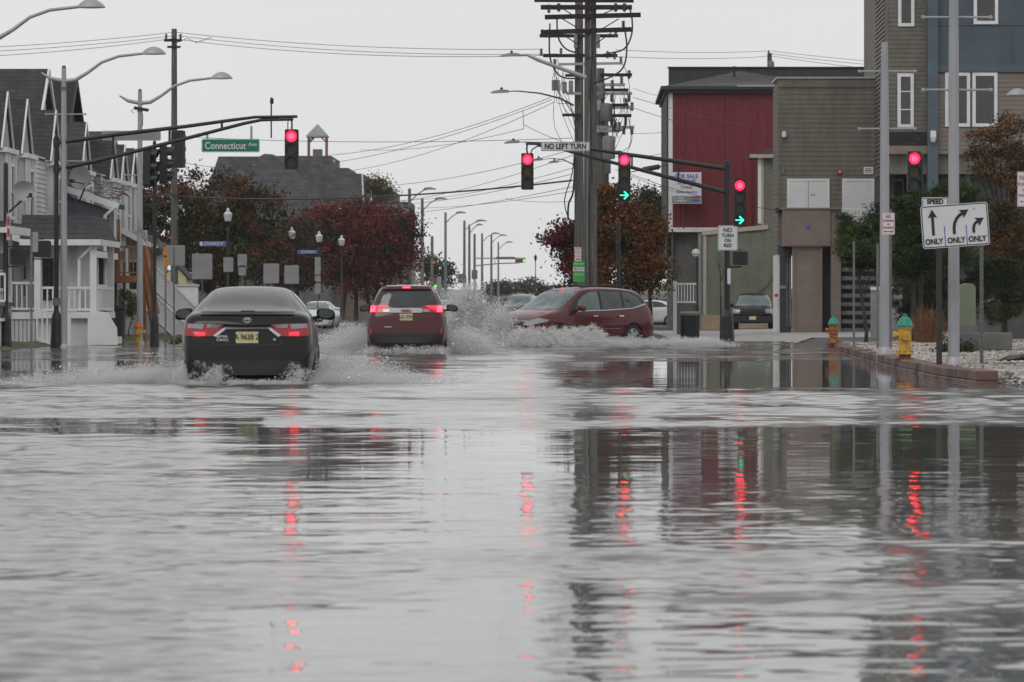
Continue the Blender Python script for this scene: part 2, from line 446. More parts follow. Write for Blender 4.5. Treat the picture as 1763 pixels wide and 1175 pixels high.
tag(stones('rubble', 420, lambda n, Y: 5.15 + rng.uniform(0, 1, n) * 3.2, lambda n: 45.8 + 5 * rng.uniform(0, 1, n), .04, .12, 'rubble'),
    'dark wet stones heaped at the edge of the flood water', 'gravel', kind='stuff')

# kerb wall of brick blocks
mb = MB()
pts = []
for (a, b) in zip(KERB[:-1], KERB[1:]):
    L = math.dist(a, b); n = max(1, round(L / .62))
    for k in range(n): pts.append((a[0] + (b[0] - a[0]) * k / n, a[1] + (b[1] - a[1]) * k / n))
pts.append(KERB[-1])
for k, (a, b) in enumerate(zip(pts[:-1], pts[1:])):
    d = Vector((b[0] - a[0], b[1] - a[1], 0)).normalized(); nrm = Vector((-d.y, d.x, 0))
    for zc in (-.14, .045):
        j = random.uniform(-.012, .012) + (.02 if zc < 0 else 0)
        p = Vector((a[0], a[1], 0)) + d * .008; q = Vector((b[0], b[1], 0)) - d * .008
        w = .30 + j
        top = zc + (.182 if zc < 0 else .13 + random.uniform(-.01, .012))
        o = nrm * (w) * (1 if nrm.x > 0 else -1); ins = nrm * (-j) * (1 if nrm.x > 0 else -1)
        vs = []
        for zz in (zc, top):
            for v in (p + ins, q + ins, q + o, p + o): vs.append((v.x, v.y, zz))
        mb.add(vs, [(0, 1, 2, 3), (7, 6, 5, 4), (0, 4, 5, 1), (1, 5, 6, 2), (2, 6, 7, 3), (3, 7, 4, 0)])
M['kerb'] = leafmat('brick_kerb', [(.07, .05, .045), (.13, .08, .07), (.18, .105, .085), (.15, .12, .11)])
tag(mb.build('brick_kerb', 'kerb', bevel=.012), 'low red brown brick kerb curving along the pebble bed', 'kerb')

_n = 700
_y = 47 + 60 * rng.uniform(0, 1, _n) ** 1.2; _x = kerb_x(_y) + .35 + rng.uniform(0, 1, _n) * 6
_v, _f = leaf_quads(np.stack([_x, _y, ground_z(_x, _y) + .04], 1), .035, .5)
_v[:, 2] = np.repeat(ground_z(_x, _y) + .035, 4) + (_v[:, 2] - np.repeat(ground_z(_x, _y) + .04, 4)) * .35
tag(mesh_np('fallen_leaves', _v, _f, leafmat('fallen_leaf', [(.04, .02, .012), (.12, .05, .02), (.2, .1, .03)])), 'brown fallen leaves scattered over the pale gravel', 'leaves', kind='stuff')
# far dunes
def dune_z(X, Y):
    h = sst(Y, 760, 900) * (5.2 + 1.0 * np.sin(X * .03 + 1) + .7 * np.sin(X * .11) + .4 * np.sin(X * .31 + Y * .05))
    return .3 + h
tag(grid_sheet('dunes', np.arange(-260, 200, 6.), np.arange(740, 1010, 10.), dune_z, 'dune'), kind='structure')

# flood water: a real wave surface
dzs = [8.0]
while dzs[-1] < 190:
    Z = dzs[-1]; dzs.append(Z + max(.024, .00135 * Z))
Zr = np.array([-60, -20, 0, 4., 6.5] + dzs + [200, 230, 270, 330])
un = np.concatenate([[-9, -3, -1, -.5, -.3], np.arange(-.182, .15, .0014), [.25, .4, .8, 2, 6]])
Yw = np.repeat(Zr[:, None], len(un), 1)
Xw = un[None, :] * np.maximum(Zr, 12)[:, None]
def waves(X, Y, ncomp, lmin, lmax, seed):
    q = np.random.default_rng(seed); h = np.zeros_like(X)
    cell = np.maximum(.024, .00135 * np.abs(Y))
    lam = np.exp(q.uniform(math.log(lmin), math.log(lmax), ncomp))
    warp = np.sin(.37 * X + .21 * Y) + np.sin(.9 * X - .33 * Y + 2)
    for l in lam:
        t = q.normal(0, .8) + math.pi / 2 + .25     # mostly travelling toward / away from the camera
        k = 2 * math.pi / l
        w = np.clip((l / cell - 2.6) / 3, 0, 1)
        h += w * (l / (2 * math.pi)) * np.sin(k * (X * math.cos(t) + Y * math.sin(t)) + q.uniform(0, 6.28) + q.uniform(-1.2, 1.2) * warp)
    return h / math.sqrt(ncomp / 2)
def vnoise(X, Y, f, seed):
    q = np.random.default_rng(seed); h = np.zeros_like(X)
    for _ in range(9):
        a = q.uniform(0, 6.28); ff = f * q.uniform(.5, 1.9)
        h += np.sin(ff * (X * math.cos(a) + Y * math.sin(a) * .6) + q.uniform(0, 6.28) + 1.1 * np.sin(ff * .6 * (X * math.sin(a) - Y * math.cos(a) * .5)))
    return h / 3
n1 = vnoise(Xw, Yw, .35, 5); n2 = vnoise(Xw, Yw, 1.1, 8); n3 = vnoise(Xw, Yw, 2.6, 14)
Yj = Yw * (1 + .015 * n1 + .008 * n2)
side = Xw / np.maximum(Yw, 5)
S = np.interp(Yj, [8, 11, 13.2, 14.3, 16.5, 18.5, 22, 30, 34.5, 37, 51, 54, 78, 84, 125, 160], np.array([16, 13, 15, 65, 62, 20, 10, 7, 9, 85, 90, 3.2, 3.2, 60, 70, 15]) * 1e-3)
lw = sst(-side, .078, .105)
SL = np.interp(Yj, [8, 12, 20, 26, 32, 34, 36, 45, 60, 70, 90], [.075, .080, .085, .085, .07, .012, .07, .090, .06, .006, .02])
S = S * (1 - lw) + np.maximum(S, SL) * lw
S = np.maximum(S, .045 * sst(-side, .0, .012) * sst(Yw, 52, 54) * (1 - sst(side * -1, .098, .11) * sst(Yw, 60, 66)) * (Yw < 130))
S = S * np.clip(1 + .45 * n2 + .30 * n3, .22, 2.2)
calm = sst(n1, .75, 1.05) * (Yw < 38)
S = S * (1 - .75 * calm * (lw > 0))
RF = np.clip(.03 + 1.5 * np.clip(S - .006, 0, .08), .03, .13)
h = S * (.72 * waves(Xw, Yw, 90, .075, 1.0, 11) + .7 * waves(Xw, Yw, 60, .07, .34, 17))
h += .22 * S * waves(Xw, Yw, 20, 1.2, 3.2, 12) * (Yw > 14)
# wakes thrown up by the cars
def ring(cx, cy, r, w, a, n=2.2):
    d = np.hypot(Xw - cx, (Yw - cy)); return a * np.exp(-((d - r) / w) ** 2) * np.cos((d - r) * n * 3.14 / w) * (Yw < cy + 2)
lim = 1 - sst(Xw, -1.5, 1.5)
h += lim * (ring(-4.4, 55, 9.5, .5, .022) + ring(-4.4, 55, 6.2, .7, .03) + ring(-3.0, 57, 14, .6, .012)) * np.clip(.6 + .5 * n2, 0, 1.5)
ch = np.exp(-(((Xw + 4.4) / 3.2) ** 2)) * sst(Yw, 44, 50) * (1 - sst(Yw, 58, 62))
ch += .8 * np.exp(-(((Xw + 4.0) / 2.6) ** 2)) * sst(Yw, 82, 88) * (1 - sst(Yw, 99, 104))
ch += np.exp(-(((Xw - .2) / 3.6) ** 2)) * sst(Yw, 104, 109) * (1 - sst(Yw, 116, 122))
h += ch * .07 * waves(Xw, Yw, 24, .3, 1.6, 21)
h = np.where((Yw > 195) | (Yw < 6) | (np.abs(Xw) > .3 * np.maximum(Yw, 12)), 0, h)
nx = len(un); i = (np.arange(len(Zr) - 1)[:, None] * nx + np.arange(nx - 1)[None, :]).ravel()
wm = bpy.data.materials.new('flood_water'); wm.use_nodes = True
b = bsdf(wm)
b.inputs['Base Color'].default_value = (.13, .13, .126, 1); b.inputs['Roughness'].default_value = .045
b.inputs['IOR'].default_value = 1.34; at_ = wm.node_tree.nodes.new('ShaderNodeAttribute'); at_.attribute_name = 'ripple'; wm.node_tree.links.new(at_.outputs['Fac'], b.inputs['Roughness']); b.inputs['Specular IOR Level'].default_value = .5
wat = mesh_np('water', np.stack([Xw, Yw, h], -1).reshape(-1, 3), np.stack([i, i + 1, i + nx + 1, i + nx], 1), wm, smooth=True)
_a = wat.data.attributes.new('ripple', 'FLOAT', 'POINT'); _a.data.foreach_set('value', RF.astype(np.float32).ravel())
tag(wat, 'grey rippled flood water covering the whole street', kind='structure')

# ------------------------------------------------------------------ cars
def car_body(name, st, m, parent, wheels, wr, sub=2, rake=None, frake=None, L=4.85, wcut=.30):
    """lofted closed shell. st rows: (y, w, zbot, zbelt, ztop, wtop)"""
    rings = []
    for (y, w, zb, zl, zt, wt) in st:
        zm = zb + (zl - zb) * .45
        half = [(0, zb), (w * .85, zb), (w * .955, zb + .07), (w, zm), (w * .985, zl - .14), (w * .945, zl),
                (wt + (w * .945 - wt) * .45 + .012, zl + (zt - zl) * .55), (wt + .005, zt - max(.012, min(.07, (zt - zl) * .2))), (wt * .86, zt - .004), (wt * .45, zt + .012), (0, zt + .018)]
        full = half + [(-x, z) for x, z in half[-2:0:-1]]
        ring_ = []
        for x, z in full:
            yy = y
            if rake: yy = rake(y, z, x)
            if frake: yy = frake(yy, z, x)
            ring_.append((x, yy - L / 2, z))
        rings.append(ring_)
    n = len(rings[0]); v = [p for r in rings for p in r]; f = []
    for i in range(len(rings) - 1):
        for k in range(n): f.append((i * n + k, i * n + (k + 1) % n, (i + 1) * n + (k + 1) % n, (i + 1) * n + k))
    h = n // 2
    for base in (0, (len(rings) - 1) * n):
        # cap as strips between mirrored points
        for k in range(h):
            a, b2 = k, k + 1; c, d = (n - k - 1) % n, (n - k) % n
            if a == 0: f.append((base + 0, base + 1, base + n - 1))
            elif b2 == h: f.append((base + a, base + h, base + n - a))
            else: f.append((base + a, base + b2, base + n - b2, base + n - a))
    me = bpy.data.meshes.new(name); me.from_pydata(v, [], f); me.update()
    bm = bmesh.new(); bm.from_mesh(me); bmesh.ops.recalc_face_normals(bm, faces=bm.faces); bm.to_mesh(me); bm.free()
    o = bpy.data.objects.new(name, me); col.objects.link(o)
    md = o.modifiers.new('s', 'SUBSURF'); md.levels = md.render_levels = sub
    dg = bpy.context.evaluated_depsgraph_get()
    full = bpy.data.meshes.new_from_object(o.evaluated_get(dg))
    bmf = bmesh.new(); bmf.from_mesh(full); bvh = BVHTree.FromBMesh(bmf); bmf.free()
    cut = MB()
    wmax = max(r[1] for r in st)
    for wy in wheels:
        for sx in (-1, 1):
            x0, x1 = sx * (wmax - wcut), sx * (wmax + .3)
            cut.prism([(wy - L / 2 + wr * math.cos(2 * math.pi * k / 28), wr * .86 + wr * math.sin(2 * math.pi * k / 28)) for k in range(28)], min(x0, x1), max(x0, x1), 'x')
    co = cut.build('cutter', 'trim')
    o.data = full; o.modifiers.clear()
    bo = o.modifiers.new('b', 'BOOLEAN'); bo.operation = 'DIFFERENCE'; bo.object = co; bo.solver = 'EXACT'
    dg = bpy.context.evaluated_depsgraph_get(); dg.update()
    fin = bpy.data.meshes.new_from_object(o.evaluated_get(dg))
    bpy.data.objects.remove(co); o.modifiers.clear(); o.data = fin
    fin.name = name; fin.materials.clear(); fin.materials.append(M[m])
    fin.polygons.foreach_set('material_index', [0] * len(fin.polygons))
    fin.polygons.foreach_set('use_smooth', [True] * len(fin.polygons)); fin.set_sharp_from_angle(angle=R(38))
    o.parent = parent
    return o, bvh

def patch(name, poly, view, m, parent, bvh, off=.006, step=.07, mirror=False):
    """a thin panel cut to an outline and laid on the body's own surface"""
    if mirror: poly = [(-a, b_) for a, b_ in poly][::-1]
    bm = bmesh.new()
    vs = [bm.verts.new((a, b_, 0)) for a, b_ in poly]
    bm.faces.new(vs)
    bmesh.ops.triangulate(bm, faces=bm.faces[:])
    for ax in (0, 1):
        lo, hi = min(p[ax] for p in poly), max(p[ax] for p in poly)
        t = lo + step
        while t < hi:
            no = (1, 0, 0) if ax == 0 else (0, 1, 0); co = (t, 0, 0) if ax == 0 else (0, t, 0)
            bmesh.ops.bisect_plane(bm, geom=bm.verts[:] + bm.edges[:] + bm.faces[:], plane_co=co, plane_no=no)
            t += step
    dirs = {'rear': Vector((0, 1, 0)), 'front': Vector((0, -1, 0)), 'left': Vector((1, 0, 0)), 'right': Vector((-1, 0, 0)), 'top': Vector((0, 0, -1))}
    d = dirs[view]
    for v in bm.verts:
        a, b_ = v.co.x, v.co.y
        if view in ('rear', 'front'): o = Vector((a, 0, b_)) - d * 8
        elif view == 'top': o = Vector((a, b_, 8))
        else: o = Vector((0, a, b_)) - d * 8
        hit, no, ix, di = bvh.ray_cast(o, d)
        if hit is None: hit, no, ix, di = bvh.find_nearest(o + d * 7.2)
        v.co = hit - d * off * .5 + no * off * .7
    bmesh.ops.recalc_face_normals(bm, faces=bm.faces)
    bm.normal_update()
    if sum((f.normal.dot(-d) for f in bm.faces)) < 0: bmesh.ops.reverse_faces(bm, faces=bm.faces[:])
    me = bpy.data.meshes.new(name); bm.to_mesh(me); bm.free()
    me.polygons.foreach_set('use_smooth', [True] * len(me.polygons))
    me.materials.append(M[m]); o = bpy.data.objects.new(name, me); col.objects.link(o); o.parent = parent
    return o

def wheel(parent, x, y, r, side, w=.22, spokes=5):
    sgn = 1 if x > 0 else -1
    t = MB()
    prof = [(r * .66, 0), (r * .96, .0), (r, .03), (r, w - .03), (r * .96, w), (r * .62, w)]
    n = 28; vs = []; fs = []
    for k in range(n):
        a = 2 * math.pi * k / n
        for rr_, d in prof: vs.append((x - sgn * d, y + rr_ * math.cos(a), r + rr_ * math.sin(a)))
    m_ = len(prof)
    for k in range(n):
        for j in range(m_): fs.append((k * m_ + j, k * m_ + (j + 1) % m_, ((k + 1) % n) * m_ + (j + 1) % m_, ((k + 1) % n) * m_ + j))
    t.add(vs, fs)
    wh = t.build('wheel', 'tyre', parent, smooth=True)
    rm = MB()
    ri = r * .66
    rm.prism([(y + ri * .98 * math.cos(2 * math.pi * k / 24), r + ri * .98 * math.sin(2 * math.pi * k / 24)) for k in range(24)], x - sgn * (.09), x - sgn * .11, 'x')
    bk = rm.build('rim_well', 'trim', wh)
    rm = MB()
    for k in range(spokes):
        a = 2 * math.pi * k / spokes + .3
        ca, sa = math.cos(a), math.sin(a)
        q = []
        for rr_, hw in ((ri * .12, .05), (ri * .98, .075)):
            for e in (-1, 1): q.append((y + rr_ * ca - e * hw * sa, r + rr_ * sa + e * hw * ca))
        rm.prism([q[0], q[2], q[3], q[1]], x - sgn * .02, x - sgn * .06, 'x')
    for k in range(24):
        a0, a1 = 2 * math.pi * k / 24, 2 * math.pi * (k + 1) / 24
        rm.prism([(y + ri * math.cos(a0), r + ri * math.sin(a0)), (y + ri * math.cos(a1), r + ri * math.sin(a1)),
                  (y + ri * .9 * math.cos(a1), r + ri * .9 * math.sin(a1)), (y + ri * .9 * math.cos(a0), r + ri * .9 * math.sin(a0))], x - sgn * .008, x - sgn * .07, 'x')
    rm.prism([(y + .07 * math.cos(2 * math.pi * k / 12), r + .07 * math.sin(2 * math.pi * k / 12)) for k in range(12)], x - sgn * .012, x - sgn * .06, 'x')
    rm.build('rim', 'rim', wh)
    return wh

def door_mirror(parent, x, y, z, m='trim', glassside=-1):
    sgn = 1 if x > 0 else -1
    s_ = MB()
    # rounded housing: lathe-like ellipsoid squashed along y
    vs = []; fs = []; nu, nv = 10, 14
    for i in range(nu + 1):
        ph = math.pi * i / nu
        for j in range(nv):
            th = 2 * math.pi * j / nv
            px = math.cos(ph); py = math.sin(ph) * math.cos(th); pz = math.sin(ph) * math.sin(th)
            f_ = lambda t: math.copysign(abs(t) ** .7, t)
            vs.append((x + sgn * .13 + f_(px) * .135, y + f_(py) * .075, z + f_(pz) * .085 - .02 * px * sgn))
    for i in range(nu):
        for j in range(nv): fs.append((i * nv + j, i * nv + (j + 1) % nv, (i + 1) * nv + (j + 1) % nv, (i + 1) * nv + j))
    s_.add(vs, fs)
    s_.bar((x - sgn * .06, y, z - .06), (x + sgn * .08, y, z - .04), .05, .05)
    o = s_.build('door_mirror', m, parent, smooth=True)
    g = MB(); g.prism([(x + sgn * .13 + .105 * math.cos(2 * math.pi * k / 14), z + .062 * math.sin(2 * math.pi * k / 14)) for k in range(14)], y - .08, y - .072)
    g.build('mirror_glass', 'glass', o)
    return o

def number_plate(parent, z, y, chars, x=0, face=-1, extra=''):
    p = MB().prism(rrect(.305, .155, .012, cx=x, cz=z), y, y + face * .012)
    o = p.build('number_plate', 'plate', parent)
    rot = (R(90), 0, 0) if face < 0 else (R(90), 0, R(180))
    if chars: text(chars, .105, 'letter', o, (x, y + face * .014, z), rot, sx=.85, thick=.001, bold=.002)
    return o

# ---- charcoal saloon, rear view
def make_saloon(paint, loc, rz, label, detail=True, group=None, lit=True):
    L = 4.85
    root = empty('saloon_car', loc, label, 'car', group, rz)
    st = [(.0, .72, .30, .86, .92, .60), (.04, .81, .24, .98, 1.03, .64), (.16, .875, .20, 1.04, 1.10, .68), (.42, .905, .18, 1.055, 1.135, .69), (.60, .91, .2, 1.05, 1.15, .67),
          (1.02, .91, .2, 1.04, 1.345, .60), (1.5, .91, .2, 1.03, 1.455, .57), (2.1, .91, .2, 1.01, 1.475, .565), (2.8, .91, .2, .99, 1.44, .56), (3.3, .91, .2, .975, 1.24, .62),
          (3.75, .90, .2, .95, 1.02, .70), (4.3, .88, .2, .84, .92, .68), (4.7, .80, .22, .70, .78, .58), (4.85, .66, .28, .6, .66, .5)]
    def rake(y, z, x):
        if y > .3: return y
        k = 1 - y / .3
        # bumper bulges out below, lid leans forward above, corners wrap round
        return y + k * (max(0, z - .66) * .28 + (.0 if z < .66 else .02) + .10 * abs(x / .9) ** 3)
    body, bvh = car_body('body', st, paint, root, (1.05, 3.85), .355, L=L, rake=rake)
    for y in (1.05, 3.85):
        for sx in (-1, 1): wheel(root, sx * .90, y - L / 2, .325, 'left')
    patch('rear_window', [(-.655, 1.125), (.655, 1.125), (.60, 1.24), (.505, 1.405), (.3, 1.425), (-.3, 1.425), (-.505, 1.405), (-.60, 1.24)], 'rear', 'carglass', root, bvh, .006)
    patch('windscreen', [(-.66, 1.04), (.66, 1.04), (.53, 1.41), (-.53, 1.41)], 'front', 'tealglass', root, bvh)
    for v in ('left', 'right'):
        patch('side_window', [(1.12 - L / 2, 1.10), (2.0 - L / 2, 1.07), (2.0 - L / 2, 1.41), (1.75 - L / 2, 1.41), (1.45 - L / 2, 1.33)], v, 'carglass', root, bvh)
        patch('side_window', [(2.07 - L / 2, 1.07), (3.32 - L / 2, 1.04), (2.95 - L / 2, 1.3), (2.65 - L / 2, 1.40), (2.07 - L / 2, 1.42)], v, 'carglass', root, bvh)
    for sx in (-1, 1): door_mirror(root, sx * .88, 3.1 - L / 2, 1.09, 'paint_black' if paint == 'paint_black' else paint)
    for mir in (False, True):
        o = patch('tail_light', [(-.84, .80), (-.70, .785), (-.47, .79), (-.31, .945), (-.46, .958), (-.83, .965)], 'rear', 'redlens', root, bvh, .012, mirror=mir)
        patch('reversing_lens', [(-.80, .90), (-.60, .885), (-.58, .955), (-.80, .955)], 'rear', 'clearlens', o, bvh, .018, mirror=mir)
        patch('reversing_lens', [(-.55, .905), (-.40, .91), (-.335, .945), (-.54, .955)], 'rear', 'clearlens', o, bvh, .018, mirror=mir)
        if lit: patch('lit_lamp', [(-.70, .80), (-.57, .80), (-.57, .84), (-.70, .845)], 'rear', 'redlit', o, bvh, .022, mirror=mir)
    patch('chrome_strip', [(-.46, .80), (-.30, .925), (.30, .925), (.46, .80), (.42, .78), (.285, .888), (-.285, .888), (-.42, .78)], 'rear', 'chrome', root, bvh, .016, step=.05)
    # spoiler lip, seams and bumper
    sp_ = patch('spoiler', [(-.64, 1.085), (.64, 1.085), (.62, 1.105), (-.62, 1.105)], 'rear', paint, root, bvh, .03, step=.1)
    MB().box(-.74, .12 - L / 2, .10, .74, .5 - L / 2, .4).build('underbody', 'trim', root)
    MB().box(-.66, 1.4 - L / 2, .12, .66, 3.4 - L / 2, .3).build('underbody', 'trim', root)
    patch('boot_seam', [(-.47, .77), (-.44, .68), (.44, .68), (.47, .77), (.465, .69), (.45, .665), (-.45, .665), (-.465, .69)], 'rear', 'trim', root, bvh, .005, step=.1)
    patch('rear_bumper_valance', [(-.80, .27), (.80, .27), (.78, .43), (.6, .46), (-.6, .46), (-.78, .43)], 'rear', 'trim', root, bvh, .012, step=.1)
    hit = bvh.ray_cast(Vector((0, -8, .785)), Vector((0, 1, 0)))[0]
    yb = hit.y - .012
    if detail:
        # ringed oval emblem
        for (rx, rz_, w_, cz) in ((.056, .038, .009, 1.01), (.022, .035, .007, 1.01), (.036, .014, .007, 1.026)):
            e = MB(); n = 28
            hy = bvh.ray_cast(Vector((0, -8, cz)), Vector((0, 1, 0)))[0].y - .012
            for k in range(n):
                a0, a1 = 2 * math.pi * k / n, 2 * math.pi * (k + 1) / n
                e.prism([(rx * math.cos(a0), cz + rz_ * math.sin(a0)), (rx * math.cos(a1), cz + rz_ * math.sin(a1)),
                         ((rx - w_) * math.cos(a1), cz + (rz_ - w_) * math.sin(a1)), ((rx - w_) * math.cos(a0), cz + (rz_ - w_) * math.sin(a0))], hy, hy - .012)
            e.build('emblem', 'chrome', root)
        text('HYBRID', .042, 'chrome', root, (-.335, yb - .01, .785), name='badge', bold=.002)
        text('Camry', .056, 'chrome', root, (-.335, yb - .01, .745), name='badge', bold=.002, sx=1.05)
        text('SE', .036, 'chrome', root, (.37, yb - .01, .745), name='badge', bold=.002)
        p = number_plate(root, .775, yb, 'A 9638 Z')
        patch('high_brake_light', [(-.10, 1.13), (.10, 1.13), (.08, 1.15), (-.08, 1.15)], 'rear', 'unlit_r', root, bvh, .01)
    else: number_plate(root, .775, yb, '')
    for sx in (-1, 1):
        patch('headlight', [(sx * .42, .66), (sx * .72, .70), (sx * .74, .80), (sx * .5, .76)][::sx], 'front', 'clearlens', root, bvh, .012)
    patch('grille', [(-.4, .42), (.4, .42), (.46, .56), (-.46, .56)], 'front', 'trim', root, bvh, .01)
    return root
make_saloon('paint_black', (-4.63, 55.1 + 2.4, -.14), R(2.5), 'charcoal black saloon seen from behind, tail lights lit, driving through the flood')

# ---- red compact SUV, rear view
def make_suv(loc, rz, label, paint, kind='rear', group=None):
    L = 4.71 if kind != 'long' else 5.15
    long = kind == 'long'
    H = 1.72; W = .925 if not long else .99
    root = empty('suv', loc, label, 'car', group, rz)
    if not long:
        st = [(.0, .74, .42, 1.02, 1.56, .50), (.05, .86, .36, 1.06, 1.63, .56), (.2, .91, .3, 1.08, 1.685, .60), (.6, W, .26, 1.08, 1.71, .62), (1.4, W, .24, 1.07, 1.73, .63), (2.2, W, .24, 1.06, 1.725, .63),
              (2.9, W, .24, 1.05, 1.67, .62), (3.4, W, .24, 1.045, 1.36, .68), (3.75, .92, .24, 1.03, 1.12, .75), (4.3, .9, .26, .98, 1.05, .72), (4.6, .84, .3, .88, .93, .66), (4.71, .72, .36, .7, .8, .6)]
    else:
        st = [(.0, .78, .44, .98, 1.22, .60), (.05, .90, .36, 1.10, 1.42, .64), (.22, .955, .3, 1.13, 1.60, .66), (.5, .98, .28, 1.12, 1.70, .67), (1.3, W, .26, 1.10, 1.76, .70), (2.2, W, .26, 1.08, 1.78, .70), (2.75, W, .26, 1.07, 1.75, .69),
              (3.1, W, .26, 1.06, 1.67, .69), (3.5, W, .26, 1.05, 1.43, .74), (3.95, .975, .26, 1.03, 1.15, .80), (4.5, .955, .28, 1.0, 1.08, .78), (4.9, .89, .3, .86, .93, .70), (5.08, .8, .36, .7, .78, .62), (5.15, .68, .4, .62, .66, .55)]
    def rake(y, z, x):
        if y > .55: return y
        k = 1 - y / .55
        return y + k * (max(0, z - 1.0) * .55 + .12 * abs(x / .9) ** 3 + (-.03 if z < .75 else 0))
    wy = (.95, 3.8) if not long else (1.1, 4.12)
    body, bvh = car_body('body', st, paint, root, wy, .40 if not long else .43, L=L, rake=rake)
    wrd = .355 if not long else .385
    for y in wy:
        for sx in (-1, 1): wheel(root, sx * (W - .02), y - L / 2, wrd, 'left', spokes=6 if long else 5)
    Y = lambda t: t - L / 2
    if not long:
        patch('rear_window', [(-.70, 1.215), (-.45, 1.185), (.45, 1.185), (.70, 1.215), (.64, 1.42), (.575, 1.605), (.3, 1.635), (-.3, 1.635), (-.575, 1.605), (-.64, 1.42)], 'rear', 'carglass', root, bvh)
        patch('windscreen', [(-.7, 1.14), (.7, 1.14), (.58, 1.64), (-.58, 1.64)], 'front', 'tealglass', root, bvh)
        for v in ('left', 'right'):
            patch('side_window', [(Y(.55), 1.22), (Y(1.35), 1.14), (Y(1.35), 1.6), (Y(.9), 1.6)], v, 'carglass', root, bvh)
            patch('side_window', [(Y(1.42), 1.13), (Y(2.2), 1.12), (Y(2.2), 1.62), (Y(1.42), 1.62)], v, 'carglass', root, bvh)
            patch('side_window', [(Y(2.27), 1.12), (Y(3.4), 1.11), (Y(3.0), 1.45), (Y(2.7), 1.59), (Y(2.27), 1.62)], v, 'carglass', root, bvh)
        for sx in (-1, 1):
            door_mirror(root, sx * .90, Y(3.05), 1.2, 'trim')
            MB().tube([(sx * .6, Y(.7), 1.735), (sx * .6, Y(.8), 1.775), (sx * .61, Y(2.6), 1.775), (sx * .61, Y(2.75), 1.735)], .017, 6).build('roof_rail', 'steel', root, smooth=True)
        for mir in (False, True):
            o = patch('tail_light', [(-.83, 1.09), (-.37, 1.09), (-.34, 1.20), (-.42, 1.255), (-.80, 1.265)], 'rear', 'redlens', root, bvh, .014, mirror=mir)
            patch('reversing_lens', [(-.53, 1.10), (-.39, 1.10), (-.37, 1.165), (-.53, 1.165)], 'rear', 'clearlens', o, bvh, .022, mirror=mir)
            if kind == 'rear':
                patch('lit_lamp', [(-.82, 1.11), (-.55, 1.19), (-.45, 1.24), (-.80, 1.255)], 'rear', 'redlit', o, bvh, .024, mirror=mir)
                patch('lit_core', [(-.81, 1.10), (-.70, 1.10), (-.70, 1.235), (-.80, 1.24)], 'rear', 'brakelit', o, bvh, .030, mirror=mir)
                patch('bumper_reflector', [(-.83, .60), (-.78, .60), (-.78, .72), (-.82, .72)], 'rear', 'redlens', root, bvh, .014, mirror=mir)
        bar = patch('chrome_bar', [(-.365, 1.085), (.365, 1.085), (.36, 1.195), (-.36, 1.195)], 'rear', 'silver', root, bvh, .022)
        patch('boot_spoiler', [(-.57, 1.61), (.57, 1.61), (.55, 1.67), (-.55, 1.67)], 'rear', paint, root, bvh, .05)
        yb = bvh.ray_cast(Vector((0, -8, 1.0)), Vector((0, 1, 0)))[0].y - .015
        yc = bvh.ray_cast(Vector((0, -8, 1.1)), Vector((0, 1, 0)))[0].y - .036
        if kind == 'rear':
            text('GMC', .075, 'signred', bar, (0, yc, 1.135), sx=1.4, name='badge', bold=.003)
            patch('high_brake_light', [(-.09, 1.63), (.09, 1.63), (.085, 1.655), (-.085, 1.655)], 'rear', 'brakelit', root, bvh, .06)
            MB().tube([(0, Y(.75), 1.73), (.0, Y(.6), 1.93)], .006, 5).build('aerial', 'trim', root)
            MB().bar((-.2, yc + .08, 1.215), (.02, yc + .1, 1.235), .02, .02).build('rear_wiper', 'trim', root)
        number_plate(root, .99, yb, 'L31 EYR' if kind == 'rear' else '')
        MB().box(-.74, .2 - L / 2, .14, .74, .6 - L / 2, .6).build('underbody', 'trim', root)
        patch('bumper_valance', [(-.84, .40), (.84, .40), (.82, .62), (-.82, .62)], 'rear', 'trim', root, bvh, .012, step=.1)
        patch('chrome_trim', [(-.5, .755), (-.33, .755), (-.33, .77), (-.5, .77)], 'rear', 'chrome', root, bvh, .012)
        for sx in (-1, 1):
            patch('headlight', [(sx * .5, .80), (sx * .80, .82), (sx * .80, .96), (sx * .52, .92)][::sx], 'front', 'clearlens', root, bvh, .012)
        patch('grille', [(-.42, .6), (.42, .6), (.46, .9), (-.46, .9)], 'front', 'trim', root, bvh, .01)
    else:
        patch('windscreen', [(-.76, 1.17), (.76, 1.17), (.70, 1.4), (.62, 1.665), (.3, 1.69), (-.3, 1.69), (-.62, 1.665), (-.70, 1.4)], 'front', 'tealglass', root, bvh)
        MB().bar((-.6, Y(4.02), 1.15), (.05, Y(4.05), 1.16), .025, .02).build('wiper', 'trim', root)
        MB().bar((.05, Y(4.0), 1.15), (.62, Y(4.0), 1.16), .025, .02).build('wiper', 'trim', root)
        patch('rear_window', [(-.66, 1.2), (.66, 1.2), (.58, 1.58), (-.58, 1.58)], 'rear', 'carglass', root, bvh)
        for v in ('left', 'right'):
            patch('window_trim', [(Y(.47), 1.30), (Y(1.1), 1.18), (Y(2.3), 1.125), (Y(3.72), 1.105), (Y(3.45), 1.33), (Y(3.1), 1.56), (Y(2.7), 1.66), (Y(1.9), 1.69), (Y(1.0), 1.665), (Y(.68), 1.56), (Y(.5), 1.42)], v, 'trim', root, bvh, .008)
            patch('side_window', [(Y(.60), 1.31), (Y(1.18), 1.205), (Y(1.42), 1.19), (Y(1.36), 1.64), (Y(1.0), 1.62), (Y(.72), 1.50)], v, 'carglass', root, bvh, .013)
            patch('side_window', [(Y(1.50), 1.185), (Y(2.36), 1.15), (Y(2.28), 1.655), (Y(1.46), 1.645)], v, 'carglass', root, bvh, .013)
